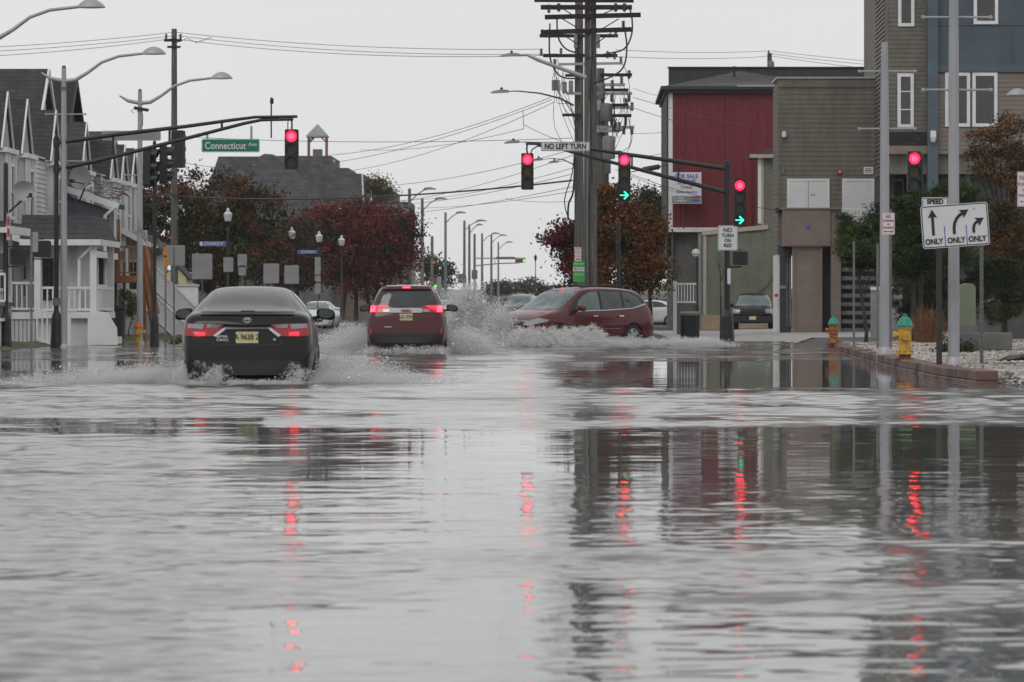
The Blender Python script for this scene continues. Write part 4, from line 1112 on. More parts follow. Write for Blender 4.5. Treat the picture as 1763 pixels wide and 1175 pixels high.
text('77/432', .16, 'signred', r2, (0, -.03, h_ / 2 - .73), sx=1.1, bold=.004)
text('Platinum Properties', .115, 'signblue', r2, (0, -.03, h_ / 2 - .95), sx=.95, bold=.004)
text('Ross\nCastellano', .115, 'signwhite', r2, (-.25, -.03, -h_ / 2 + .21), bold=.003)
MB().box(.25, -.03, -h_ / 2 + .27, .63, -.027, -h_ / 2 + .35).build('emblem', 'signred', r2)
MB().box(.25, -.03, -h_ / 2 + .12, .63, -.027, -h_ / 2 + .20).build('emblem', 'signblue', r2)
text = _tx

# sage green house
s = 36.5; Y = F / s
r = empty('green_house', ((1260 - VX) / s, Y, .1), 'sage green lap sided house with peach foundation between the red and brown buildings', 'house')
K = W(r)
x0, x1, x2, x3 = (1208 - VX) / s, (1300 - VX) / s, (1311 - VX) / s, (1350 - VX) / s
zl, zr, zh = 1 + (535 - 402) / s, 1 + (535 - 393) / s, 1 + (535 - 268) / s
zf = 1 + (535 - 543) / s
g = MB(); g.siding((x0, Y), (x3, Y), zf, zl - .02, .125, .016); g.siding((x2, Y), (x3, Y), zl - .02, zh, .125, .016); g.build('siding', 'green', **K)
MB().prism([(x0, .0), (x3, 0), (x3, zh), (x2, zh), (x2, zr), (x0, zl)], Y + .02, Y + 7).build('wall', 'green', **K)
MB().box(x0 - .01, Y - .03, .0, x2 + .6, Y + .02, zf).build('foundation', 'foundation', **K)
g = MB(); g.box(x0 + .08, Y - .06, zf, x0 + .22, Y, zl - .1); g.bar((x0, Y - .07, zl), (x2 + .3, Y - .07, zr + .05), .08, .2)
g.box(x2 - .02, Y - .06, zr + .15, x2 + .1, Y, zh); g.build('trim', 'cream', **K)
MB().box(x0 - .15, Y + .05, .0, x0 - .02, Y + .4, zl).build('corner_post', 'grey', **K)
rx = (1292 - VX) / s
MB().prism([(rx, zh - .12), (x3, zh - .08), (x3, zh + .5), (rx + .9, zh + .36), (rx, zh + .06)], Y - .35, Y + 3).build('eave_roof', 'roof_red', **K)
MB().prism([(rx - .05, zh - .13), (x3, zh - .13), (x3, zh + .04), (rx - .05, zh + .04)], Y - .42, Y - .35).build('eave_fascia', 'cream', **K)
xw = (1306 - VX) / s
MB().box(xw - .02, Y - .05, 1 + (535 - 385) / s, xw + .12, Y + .3, zh - .1).build('window', 'white', **K)
MB().tube([(x2 + .8, Y - .1, 3.2), (x2 + .3, Y - .1, 2.2), (x2 - .4, Y - .08, 1.6)], .02, 5).build('cable', 'wire', **K)

# entry stair with white rail
s = 45; Y = F / s
r = empty('entry_stair', at(1180, 575, s), 'small stoop with white spindle rail behind the litter bin', 'stair')
a, b_ = (1163 - VX) / s, (1199 - VX) / s
railing('railing', r, (a, Y), (b_, Y), 1 + (535 - 525) / s, 1 + (535 - 489) / s, n=7)
MB().box(a - .09, Y - .05, .05, a + .05, Y + .09, 1 + (535 - 484) / s).build('post', 'white', **W(r))
MB().box(a + .06, Y + .1, .05, b_ + .1, Y + 2.0, 1 + (535 - 526) / s).build('platform', 'brown', **W(r))
MB().tube([(b_ + .03, Y, .1), (b_ + .03, Y, 3.2)], .05, 8).build('lamp_post', 'dkgrey', **W(r))
MB().lathe([(.02, -.16), (.12, -.12), (.17, 0), (.12, .12), (.02, .16)], (b_ - .02, Y - .02, 1 + (535 - 436) / s)).build('lamp_globe', 'globe', smooth=True, **W(r))

# brown building
s = 45; Y = F / s
bx0, bx1 = (1340 - VX) / s, (1530 - VX) / s
zt = 1 + (535 - 135) / s
r = empty('brown_building', ((1430 - VX) / s, Y, .1), 'olive brown lap sided building with white doors on its upper floor', 'building')
K = W(r)
zlow = 1 + (535 - 425) / s
g = MB(); g.siding((bx0, Y), (bx1, Y), zlow, zt - .35, .182, .02); g.siding((bx0, Y + 4), (bx0, Y), zlow - .3, zt - .2, .182, .02); g.build('siding', 'brown', **K)
MB().box(bx0 + .02, Y + .03, zlow - .3, bx1 + 2, Y + 4, zt - .1).build('wall', 'brown', **K)
MB().box(bx0 - .05, Y - .06, zt - .35, bx1, Y + .02, zt - .02).build('frieze', 'brown', **K)
MB().box(bx0 - .08, Y - .12, zt - .02, bx1, Y + 4, zt + .05).build('coping', 'silver', **K)
MB().box(bx0 - .02, Y - .03, zlow, bx0 + .1, Y, zt - .35).build('corner_board', 'brown', **K)
MB().box(bx0 - .01, Y + .1, 0, bx0 + .18, Y + 4, zlow - .3).build('white_corner', 'white', **K)
def doorset(x0, x1, y0, y1, name='door', dbl=False):
    a, b2 = (x0 - VX) / s, (x1 - VX) / s; z1, z0 = 1 + (535 - y0) / s, 1 + (535 - y1) / s
    f = MB(); fw = .09
    f.box(a, Y - .07, z0, a + fw, Y - .0, z1); f.box(b2 - fw, Y - .07, z0, b2, Y, z1); f.box(a + fw, Y - .07, z1 - fw, b2 - fw, Y, z1)
    o = f.build('door_frame', 'white', **K)
    if dbl:
        m_ = (a + b2) / 2
        MB().box(a + fw, Y - .05, z0, m_ - .01, Y - .02, z1 - fw).build('door_leaf', 'signwhite', **W(o)); MB().box(m_ + .01, Y - .05, z0, b2 - fw, Y - .02, z1 - fw).build('door_leaf', 'signwhite', **W(o))
    else: MB().box(a + fw, Y - .05, z0, b2 - fw, Y - .02, z1 - fw).build('door_leaf', 'signwhite', **W(o))
    MB().box((a + b2) / 2 + .1, Y - .056, (z0 + z1) / 2 - .06, (a + b2) / 2 + .28, Y - .051, (z0 + z1) / 2 - .02).build('door_number', 'grey', **W(o))
doorset(1355, 1428, 308, 361, dbl=True); doorset(1450, 1506, 308, 392)
a = P(1350, 232, s)
MB().lathe([(.02, -.12), (.09, -.1), (.1, .04), (.06, .12)], (a[0], Y - .12, a[1])).build('wall_lamp', 'globe', smooth=True, **K)
a = P(1348, 293, s); MB().box(a[0] - .05, Y - .1, a[1] - .14, a[0] + .05, Y - .02, a[1] + .14).build('junction_box', 'steel', **K)
a = P(1445, 296, s)
MB().disc((a[0], a[1]), .11, 16, Y - .1, Y - .02).build('alarm_bell', 'signred', **K); MB().disc((a[0] + .01, a[1]), .04, 10, Y - .14, Y - .1).build('alarm_lamp', 'white', **K)
a = P(1495, 294, s); o = MB().box(a[0] - .18, Y - .05, a[1] - .14, a[0] + .18, Y - .03, a[1] + .14).build('notice', 'signwhite', **K)
g = MB()
for k in range(3): g.box(a[0] - .13, Y - .056, a[1] - .07 + k * .06, a[0] + .12, Y - .051, a[1] - .045 + k * .06)
g.build('printed_lines', 'dkgrey', **W(o))
a = P(1340, 364, s); MB().tube([(a[0] + .1, Y - .02, a[1]), (a[0] - .05, Y - .18, a[1] + .02)], [.04, .11], 10).build('floodlight', 'black', **K)
# bay box and entrance
a, b_ = P(1347, 362, s), P(1427, 425, s)
zx = a[1]; zy = b_[1]
g = MB(); g.box(a[0] - .03, Y - 1.1, zy, b_[0], Y - .0, zx); o = g.build('entrance_canopy', 'tan', **K)
g = MB(); g.box(a[0] - .08, Y - 1.16, zx, b_[0] + .4, Y, zx + .06); g.box(a[0] + .12, Y - 1.115, zy + .05, b_[0] - .1, Y - 1.10, zx - .12); g.build('canopy_edge', 'tan', **W(o))
c_ = P(1389, 393, s); MB().box(c_[0] - .08, Y - 1.13, c_[1] - .05, c_[0] + .08, Y - 1.116, c_[1] + .05).build('blue_label', 'signblue', **W(o))
g = MB(); g.box(P(1363, 0, s)[0], Y - .9, .12, P(1412, 0, s)[0], Y - .3, zy).build('column', 'tan', **K)
g = MB()
for xx in (1363, 1409): g.box(P(xx, 0, s)[0] - .03, Y - .95, .12, P(xx, 0, s)[0] + .09, Y - .88, zy)
g.build('column_trim', 'tan', **K)
MB().box(P(1428, 0, s)[0], Y - 1.0, .12, P(1445, 0, s)[0], Y - .5, zx + .05).build('column', 'tansiding', **K)
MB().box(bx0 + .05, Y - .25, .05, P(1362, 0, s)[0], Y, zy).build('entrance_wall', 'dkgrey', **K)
MB().box(P(1353, 0, s)[0], Y - .3, .4, P(1356, 0, s)[0], Y - .24, 3.0).build('mullion', 'stone', **K)
MB().box(P(1358, 0, s)[0], Y - .32, .4, P(1361, 0, s)[0], Y - .24, 3.0).build('mullion', 'tan', **K)
a = P(1347, 495, s); MB().box(a[0] - .1, Y - .3, a[1] - .05, a[0] + .12, Y - .26, a[1] + .06).build('house_number_plate', 'grey', **K)
a = P(1336, 509, s); MB().tube([(a[0], Y - .2, a[1]), (a[0], Y - .4, a[1])], .07, 10).build('fire_connection', 'signred', **K)
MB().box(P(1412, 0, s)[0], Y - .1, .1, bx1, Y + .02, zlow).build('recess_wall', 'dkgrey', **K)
MB().box(bx0 - .1, Y - 1.5, .02, P(1430, 0, s)[0], Y, .16).build('doorstep', 'dkgrey', **K)
# louvred stair screen
g = MB(); k = .25
while k < 1 + (535 - 438) / s:
    g.bar((P(1446, 0, s)[0], Y - .75, k), (P(1575, 0, s)[0], Y - .75, k), .03, .15); k += .33
g.build('stair_screen', 'steel', **K)
MB().box(P(1446, 0, s)[0], Y - .9, 1 + (535 - 436) / s, P(1475, 0, s)[0], Y - .5, 1 + (535 - 418) / s).build('screen_beam', 'tan', **K)
r_ = empty('balcony_rail', at(1465, 380, s + 1), 'white balcony rail in front of the brown building upper door', 'railing')
railing('railing', r_, (P(1447, 0, s)[0], Y - 1.0), (P(1530, 0, s)[0], Y - 1.0), 1 + (535 - 392) / s, 1 + (535 - 361) / s)
r_ = empty('blue_banner', at(1478, 405, s + 1), 'bright blue notice boards hung on the balcony behind the pine', 'banner')
for x_, w_, y_, h_ in ((1482, 18, 397, 8), (1459, 22, 413, 12)):
    a = P(x_, y_, s); MB().box(a[0] - w_ / 2 / s, Y - 1.15, a[1] - h_ / 2 / s, a[0] + w_ / 2 / s, Y - 1.12, a[1] + h_ / 2 / s).build('board', 'signblue', **W(r_))
    MB().box(a[0] - .1, Y - 1.16, a[1] - .02, a[0] + .05, Y - 1.152, a[1] + .02).build('printed_lines', 'white', **W(r_))

# tall building at the right
s = 46.6; Y = F / s
r = empty('apartment_block', ((1650 - VX) / s, Y, .1), 'tall apartment block of brown lap siding and slate blue panels at the right edge', 'building')
K = W(r)
X = lambda x_: (x_ - VX) / s
Z_ = lambda y_: 1 + (535 - y_) / s
zbot = Z_(266); TOP = 16
g = MB(); g.siding((X(1525), Y), (X(1595), Y), Z_(230), TOP, .165, .02); g.siding((X(1525), Y + 5.2), (X(1525), Y), Z_(360), TOP, .165, .045); g.build('siding', 'brown', **K)
MB().box(X(1525) + .03, Y + .03, Z_(300), X(1985), Y + 12, TOP - .05).build('wall', 'brown', **K)
MB().box(X(1525) - .03, Y - .05, Z_(230), X(1525) + .08, Y, TOP).build('corner_board', 'brown', **K)
MB().box(X(1525) - .05, Y + .6, .0, X(1542), Y + 5.2, Z_(300)).build('corner_base', 'dkgrey', **K)
MB().box(X(1530), Y - .35, Z_(252), X(1595), Y + .02, Z_(228)).build('shingle_band', 'roof_brown', **K)
MB().box(X(1528), Y - .4, Z_(266), X(1595), Y + .02, Z_(252)).build('beam', 'tan', **K)
MB().box(X(1595), Y - .55, Z_(365), X(1613), Y, TOP).build('blue_pilaster', 'bluetrim', **K)
MB().box(X(1613), Y - .25, Z_(125), X(1985), Y, TOP).build('blue_panel', 'blue', **K)
g = MB()
for yy in (44, 112): g.box(X(1613), Y - .29, Z_(yy) - .02, X(1985), Y - .25, Z_(yy) + .02)
for xx in (1742, 1850): g.box(X(xx), Y - .285, Z_(110), X(xx) + .04, Y - .25, Z_(46))
g.build('panel_joint', 'bluetrim', **K)
MB().box(X(1613), Y - .31, Z_(125), X(1985), Y - .2501, Z_(113)).build('blue_band', 'bluetrim', **K)
g = MB(); g.siding((X(1613), Y - .2), (X(1985), Y - .2), Z_(266), Z_(125), .165, .02); g.build('siding', 'tansiding', **K)
MB().box(X(1668), Y - .23, Z_(266), X(1673), Y - .2, Z_(126)).build('blue_strip', 'bluetrim', **K)
for (a, b2, c, d, yy, cu) in ((1546, 1574, -20, 46, Y, 0), (1545, 1573, 127, 220, Y, 2), (1675, 1717, -20, 43, Y - .25, 0), (1626, 1669, 126, 219, Y - .2, 0), (1673, 1716, 126, 219, Y - .2, 0), (1800, 1843, 126, 219, Y - .2, 0)):
    win(r, X(a), X(b2), Z_(d), Z_(c), yy - .01, fw=.12, bars=cu)
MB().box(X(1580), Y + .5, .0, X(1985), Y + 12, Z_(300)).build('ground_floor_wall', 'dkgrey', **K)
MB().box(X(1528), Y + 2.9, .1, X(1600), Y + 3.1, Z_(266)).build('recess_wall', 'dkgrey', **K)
a = X(1534); g = MB(); g.box(a, Y + 2.8, Z_(400), X(1566), Y + 2.88, Z_(304)); g.build('door_frame', 'white', **K); MB().box(a + .08, Y + 2.74, Z_(398), X(1564), Y + 2.8, Z_(308)).build('door_leaf', 'stone', **K)
MB().box(X(1664), Y + .35, Z_(420), X(1672), Y + .5, Z_(268)).build('blue_post', 'bluetrim', **K)
# dome camera on the pilaster
a = X(1604)
o = empty('dome_camera', (a, Y - .7, Z_(238)), 'white dome camera bracket on the slate blue pilaster', 'camera')
MB().box(-.1, -.05, .02, .1, .15, .24).build('bracket', 'white', o)
MB().lathe([(.01, -.2), (.08, -.17), (.115, -.05), (.12, .02), (.02, .08)], (0, 0, 0)).build('dome', 'globe', o, smooth=True)
# low grey wall at far right behind the shrubs
o = empty('grey_wall', at(1720, 560, 60), 'low grey wall behind the cabinet at the right edge', 'wall')
v0 = at(1690, 480, 60)
MB().box(v0.x - .4, v0.y, .1, v0.x + 4, v0.y + .3, 1.25).build('wall', 'stone', **W(o)); MB().box(v0.x - .45, v0.y - .04, 1.25, v0.x + 4, v0.y + .34, 1.33).build('coping', 'concrete', **W(o))
o = empty('white_fence', at(1525, 520, 58), 'low white fence panel behind the second silver pole', 'fence')
v0 = at(1499, 500, 57); v1 = at(1554, 500, 57)
MB().box(v0.x, v0.y, .1, v1.x, v0.y + .06, v0.z).build('panel', 'grey', **W(o)); MB().box(v0.x, v0.y - .05, v0.z, v1.x, v0.y + .08, v0.z + .1).build('rail', 'white', **W(o))

# ------------------------------------------------------------------ street lamps, signals, signs
def silver_lamp(X, Y, zg, ztop, label, arm=True, bars=(), r0=.085, collar=None):
    o = empty('street_lamp', (X, Y, zg), label, 'street lamp', 'silver street lamps along the avenue')
    H = ztop - zg
    MB().tube([(0, 0, -.2), (0, 0, .25), (0, 0, H * .75), (0, 0, H)], [r0 * 1.15, r0 * 1.1, r0 * .92, r0 * .72], 14).build('pole', 'silver', o, smooth=True)
    MB().lathe([(r0 * 1.75, -.2), (r0 * 1.75, .03), (r0 * 1.35, .09), (r0 * 1.2, .12)]).build('base', 'silver', o, smooth=True)
    if arm:
        pts = [(-.60, 0, H - .12), (-.35, 0, H - .27), (0, 0, H - .34), (.3, 0, H - .31), (.62, 0, H - .12), (1.0, 0, H + .16), (1.45, 0, H + .32), (2.15, 0, H + .40)]
        MB().tube(pts, [.022, .05, .06, .055, .045, .04, .038, .035], 10).build('lamp_arm', 'silver', o, smooth=True)
        MB().lathe([(r0 * .62, -.02), (r0 * .62, .06), (.01, .08)], (0, 0, H)).build('cap', 'signgreen', o, smooth=True)
        hd = MB()
        vs = []; fs = []; n = 18; prof = [(0, .0), (.5, .0), (.98, .04), (1.0, .10), (.9, .32), (.68, .62), (.38, .88), (0, 1.0)]
        for rr_, h_ in prof:
            for k in range(n):
                a = 2 * math.pi * k / n
                vs.append((2.38 + .33 * rr_ * math.cos(a), .17 * rr_ * math.sin(a), H + .36 + .22 * h_))
        for i_ in range(len(prof) - 1):
            for k in range(n): fs.append((i_ * n + k, i_ * n + (k + 1) % n, (i_ + 1) * n + (k + 1) % n, (i_ + 1) * n + k))
        hd.add(vs, fs); hd.build('lamp_head', 'silver', o, smooth=True)
    for zb in bars:
        b_ = MB(); b_.tube([(-.45, 0, zb - zg), (.55, 0, zb - zg)], .017, 6); b_.lathe([(.001, -.03), (.03, -.02), (.03, .02), (.001, .03)], (-.47, 0, zb - zg), 8); b_.lathe([(.001, -.03), (.03, -.02), (.03, .02), (.001, .03)], (.57, 0, zb - zg), 8)
        b_.build('banner_bar', 'silver', o, smooth=True)
    if collar: MB().lathe([(r0 * 1.0, -.05), (r0 * 1.02, .05)], (0, 0, collar - zg)).build('band', 'steel', o)
    return o
s = 65; silver_lamp((110 - VX) / s, F / s, .0, 1 + (535 - 118) / s, 'silver lamp post beside the left black mast pole, curved arm over the roofs', bars=(1 + 338 / s, 1 + 257 / s), collar=1 + 382 / s)
s = 59; silver_lamp((241 - VX) / s, F / s, .0, 1 + (535 - 158) / s, 'silver lamp post with curved arm standing beside the orange topped hydrant', bars=(1 + 233 / s,), r0=.082, collar=1 + 345 / s)
s = 76; silver_lamp((0 - VX) / s - .32, F / s, .0, 1 + (535 - 42) / s, 'silver lamp at the top left corner, only its arm and head showing')
s = 92; silver_lamp((1523 - VX) / s, F / s, .2, 1 + (535 - 73) / s, 'plain silver post without a lamp arm, carrying the small no stopping sign', arm=False, bars=(1 + 412 / s, 1 + 313 / s), r0=.088)
s = 112; silver_lamp((1642 - VX) / s, F / s, .17, 6.9, 'tall silver lamp post standing behind the lane arrow sign', bars=(1 + 505 / s, 1 + 380 / s), r0=.082)
o = silver_lamp((1763 - VX) / 60 + 2.2, F / 60, .1, 1 + (535 - 175) / 60 - .2, 'silver lamp at the right edge with its dome head above the autumn tree'); o.rotation_euler = (0, 0, math.pi)

def signal_head(parent, x, y, z, n, lit, rz=0, arrow=False, body='black', name='traffic_signal', w=.36, hsec=.345):
    """z is the top of the head; hangs down; faces -Y when rz=0. returns root"""
    o = bpy.data.objects.new('signal_head', None); col.objects.link(o); o.location = (x, y, z); o.rotation_euler = (0, 0, rz)
    if parent is not None: o.parent = parent
    H = n * hsec
    MB().prism(rrect(w, H + .03, .04, cz=-H / 2), -.04, .17).build('housing', body, o)
    for k in range(n):
        zc = -hsec * (k + .5)
        r_ = .145
        v = MB(); m_ = 16; vs = []; fs = []
        for i_ in range(m_ + 1):
            a = R(-35 + 250 * i_ / m_)
            for (rr_, yy) in ((r_ + .012, -.04), (r_ + .012, -.26 + .06 * (1 - math.sin(a))), (r_, -.26 + .06 * (1 - math.sin(a))), (r_, -.04)):
                vs.append((rr_ * math.cos(a), yy, zc + rr_ * math.sin(a)))
        for i_ in range(m_):
            for q in range(4): fs.append((i_ * 4 + q, i_ * 4 + (q + 1) % 4, (i_ + 1) * 4 + (q + 1) % 4, (i_ + 1) * 4 + q))
        v.add(vs, fs); v.build('visor', body, o, smooth=True)
        is_arrow = arrow and k == n - 1
        m = 'unlit_r' if k == 0 else ('unlit_y' if k == 1 else 'unlit_g')
        if k == 0 and lit == 'red': m = 'litred'
        if is_arrow: m = 'letter'
        ln = MB().disc((0, zc), .138, 24, -.065, -.045).build('lens', m, o)
        if m == 'litred': MB().disc((0, zc), .085, 20, -.075, -.0655).build('lens_core', 'litcore', ln)
        if is_arrow:
            g = MB(); g.prism([(-.13, zc - .018), (.05, zc - .018), (.05, zc + .018), (-.13, zc + .018)], -.085, -.07)
            g.prism([(.01, zc + .125), (.135, zc), (.01, zc - .125), (-.03, zc - .10), (.075, zc), (-.03, zc + .10)], -.085, -.0705)
            g.build('green_arrow', 'litgreen', ln)
    return o

def mast_pole(X, Y, zg, ztop, label, r=.06, base=True, cat='traffic signal pole', grp=None):
    o = empty('signal_pole', (X, Y, zg), label, cat, grp)
    MB().tube([(0, 0, -.2), (0, 0, ztop - zg)], [r * 1.12, r], 14).lathe([(r * 1.1, -.02), (r * .5, .05)], (0, 0, ztop - zg)).build('pole', 'black', o, smooth=True)
    if base: MB().lathe([(r * 2.7, -.2), (r * 2.7, .2), (r * 2.5, .35), (r * 2.3, .8), (r * 1.6, .95), (r * 1.1, 1.0)], n=8).build('base', 'black', o)
    return o

# left mast pole with its arm reaching over the avenue
s = 65; Yl = F / s
o = mast_pole((97 - VX) / s, Yl, -.02, 1 + (535 - 235) / s, 'black mast arm pole at the left carrying the Connecticut Ave sign')
LX = o.location.x; LZ = o.location.z
def L2(x, y_, dy=0): v = at(x, y_, s); return (v.x - LX, dy, v.z - LZ)
a_ = MB(); a_.tube([L2(100, 246), L2(200, 232), L2(320, 218), L2(400, 207), L2(440, 202), L2(512, 201)], [.062, .058, .05, .045, .04, .038], 10); a_.build('upper_arm', 'black', o, smooth=True)
a_ = MB(); a_.tube([L2(100, 291), L2(160, 279), L2(300, 244), L2(420, 213), L2(450, 207), L2(505, 206)], [.062, .058, .05, .045, .04, .035], 10); a_.build('lower_arm', 'black', o, smooth=True)
for (xa, ya, yb) in ((195, 232, 270), (292, 221, 247), (382, 210, 223)): MB().bar(L2(xa, ya), L2(xa, yb), .06).build('arm_strut', 'black', o)
g = MB(); g.tube([L2(467, 168), L2(467, 238)], .02, 6); g.lathe([(.01, 0), (.05, .03), (.05, .14), (.01, .18)], (L2(468, 0)[0], 0, L2(0, 180)[2])); g.build('camera_mast', 'black', o)
MB().box(-.09, -.1, 1.15, .09, .07, 1.35).build('push_button', 'steel', o)
for zz in (246, 291): MB().lathe([(.085, -.12), (.085, .12)], (0, 0, L2(0, zz)[2])).build('arm_clamp', 'black', o, smooth=True)
h = signal_head(None, *at(502, 224, s), 3, 'red'); tag(h, 'red lit signal hanging at the end of the left mast arm', 'traffic light', 'traffic signals over the crossing'); h.name = 'traffic_signal'
MB().tube([(0, .05, 0), (.01, .02, .12), (0, 0, .28)], .022, 6).tube([(-.1, .03, 0), (-.1, .03, .2), (-.06, 0, .32)], .014, 5).build('hanger', 'black', h)
# street name sign
def flat_sign(name, x, y, s_, w, h, label, face='signwhite', rim='letter', group=None, cat='sign', tilt=0, rim_w=.012, r=.04, back=False):
    p = at(x, y, s_)
    o = empty(name, p, label, cat, group); o.rotation_euler = (0, tilt, 0)
    MB().prism(rrect(w, h, r), 0, .015).build('panel', 'signback' if back else face, o)
    if not back:
        outer = rrect(w - .02, h - .02, r); inner = rrect(w - .02 - 2 * rim_w, h - .02 - 2 * rim_w, max(.008, r - rim_w)); n = len(outer)
        g = MB()
        for k in range(n): g.prism([outer[k], outer[(k + 1) % n], inner[(k + 1) % n], inner[k]], -.003, 0)
        if rim: g.build('border', rim, o)
    return o
o = flat_sign('street_name_sign', 397, 251, s, 100 / s, 23 / s, 'green street name sign reading Connecticut Ave hanging from the left mast arm', 'signgreen', 'signwhite')
text('Connecticut', .26, 'signwhite', o, (-.14, -.006, -.01), sx=.84, bold=.003); text('Ave', .155, 'signwhite', o, (.585, -.006, .03), sx=.9, bold=.001)
for xx in (-.62, .55): MB().box(xx - .03, -.01, .15, xx + .03, .04, .30 if xx < 0 else .52).build('bracket', 'silver', o)
o = flat_sign('road_sign', 226, 234, s - .3, 102 / s, 17 / s, 'long grey sign seen from behind, fixed to the left mast arm', back=True, cat='sign')
# second black pole
s = 62
o = mast_pole((266 - VX) / s, F / s, -.02, 1 + (535 - 245) / s, 'black signal pole right of the silver post, with signal heads facing the side street', r=.05)
MB().bar((-.25, 0, 1 + 250 / s), (.25, 0, 1 + 250 / s), .04).bar((-.25, 0, 1 + 215 / s), (.25, 0, 1 + 215 / s), .04).build('signal_bracket', 'black', o)
MB().disc((.1, 2.65), .11, 14, -.1, .1).build('control_box', 'black', o)
def sig(x, y, s_, n, lit, rz, label, arrow=False):
    h = signal_head(None, *at(x, y, s_), n, lit, rz, arrow); h.name = 'traffic_signal'
    return tag(h, label, 'traffic light', 'traffic signals over the crossing')
sig(259, 256, 62, 3, '', R(80), 'black signal head seen side on at the left of the second black pole')
sig(285, 252, 61.5, 3, '', R(95), 'black signal head seen side on between the second black pole and the timber pole')
h = sig(308, 226, 60.5, 3, '', R(170), 'black signal head seen from behind, hung high beside the timber pole')
# left edge black pole
s = 66
o = mast_pole((10 - VX) / s, F / s, -.02, 1 + (535 - 283) / s, 'short black pole at the left edge carrying a pedestrian signal', r=.06)
MB().lathe([(.15, -.1), (.13, .05), (.08, .3), (.07, .4)]).build('foot', 'black', o)
def ped_signal(x, y, s_, label, w=28, h=29):
    p = at(x, y, s_)
    o = empty('pedestrian_signal', p, label, 'pedestrian signal', 'black pedestrian signals')
    MB().prism(rrect(w / s_, h / s_, .05), -.05, .16).build('housing', 'black', o)
    g = MB()
    for k in range(7): g.box(-w / s_ / 2 + .05, -.06, -h / s_ / 2 + .05 + k * (h / s_ - .1) / 7, w / s_ / 2 - .05, -.052, -h / s_ / 2 + .06 + k * (h / s_ - .1) / 7)
    g.build('visor_grid', 'trim', o)
    MB().bar((-w / s_ / 2 - .12, .05, h / s_ / 2 + .04), (.05, .05, h / s_ / 2 + .04), .035).bar((-w / s_ / 2 - .12, .05, -h / s_ / 2 - .04), (.05, .05, -h / s_ / 2 - .04), .035).build('bracket', 'black', o)
    return o
ped_signal(31, 442, 66, 'black pedestrian signal on the short pole at the left edge')
ped_signal(73, 429, 65.5, 'black pedestrian signal beside the left mast arm pole')
o = flat_sign('parking_sign', 14.5, 391, 67, .09, 46 / 67, 'narrow white sign with two red arrows on the left edge pole', 'signwhite', 'signred', r=.02)
for zc, d in ((.17, 1), (-.17, -1)): MB().prism([(-.03, zc - d * .13), (.03, zc - d * .13), (.03, zc + d * .02), (0, zc + d * .13), (-.03, zc + d * .02)], -.006, -.003).build('red_arrow', 'signred', o)

# thin posts and backs of signs
def post(x, yb, yt, s_, w, label, m='steel', holes=False, name='sign_post', grp='thin steel sign posts'):
    p = at(x, yb, s_)
    o = empty(name, p, label, 'post', grp)
    H = (yb - yt) / s_
    g = MB()
    g.box(-w / 2, -w * .3, -.3, w / 2, w * .3, H)
    g.build('post', m, o)
    if holes:
        h_ = MB()
        for k in range(int(H / .075)): h_.box(-w * .12, -w * .3 - .002, .04 + k * .075, w * .12, -w * .3, .065 + k * .075)
        h_.build('punched_holes', 'letter', o)
    return o
post(54, 606, 400, 70, .055, 'tall grey sign post standing in the grass left of the black mast pole')
o = flat_sign('road_sign', 60, 417, 69.5, .16, .5, 'small pale sign seen edge on at the top of the left grass post', back=True)
post(285, 597, 425, 61, .05, 'thin post with the orange marker on it')
o = flat_sign('orange_marker', 284.5, 443, 61.3, .11, 34 / 61, 'orange vertical marker with a dark spot on a thin post', 'orange', None, cat='marker', r=.02)
MB().disc((0, .02), .035, 12, -.004, 0).build('spot', 'letter', o)
o = flat_sign('bus_stop_sign', 285, 478, 61.3, .07, 36 / 61, 'narrow blue and red strip sign under the orange marker', 'signback', None, r=.01)
g = MB(); [g.box(-.025, -.004, -.25 + k * .09, .025, 0, -.2 + k * .09) for k in range(6)]; g.build('lettering', 'signred', o)
post(299.5, 596, 425, 61, .05, 'thin grey post behind the square sign back')
flat_sign('road_sign', 302, 440, 60.8, 33 / 61, 35 / 61, 'square grey sign seen from behind left of the black saloon', back=True)
bk = [(348, 459, 48, 35, 44, 'large pale square sign back above the left shoulder of the black saloon', 520),
      (393, 456, 50, 17, 25, 'small pale sign back on the ornamental lamp post with the blue street sign', 0),
      (417, 449, 48, 16, 22, 'upper small pale sign back on the post right of the first ornamental lamp', 520),
      (417, 466, 48, 13, 17, 'lower small pale sign back on the post right of the first ornamental lamp', 0),
      (467, 471, 45, 27, 34, 'wide dull grey sign back above the black saloon roof', 520),
      (502, 473, 44, 25, 32, 'dull grey sign back fixed behind the second ornamental lamp post', 0),
      (547, 458, 42, 10, 30, 'narrow tall pale sign back under the third ornamental lamp', 560),
      (547, 480, 42, 10, 10, 'tiny pale sign back below the narrow tall one', 0),
      (547, 497, 42, 10, 18, 'lowest narrow pale sign back on the third ornamental lamp post', 0)]
for (x, y, s_, w, h, lb, pb) in bk:
    flat_sign('road_sign', x, y, s_, w / s_, h / s_, lb, back=True)
    if pb: post(x, pb + 30, y - h / 2, s_ - .3, .05, {348: 'post of the large square sign behind the black saloon', 417: 'post of the two small sign backs', 467: 'post of the wide dull sign back', 547: 'post of the three narrow sign backs'}[x])

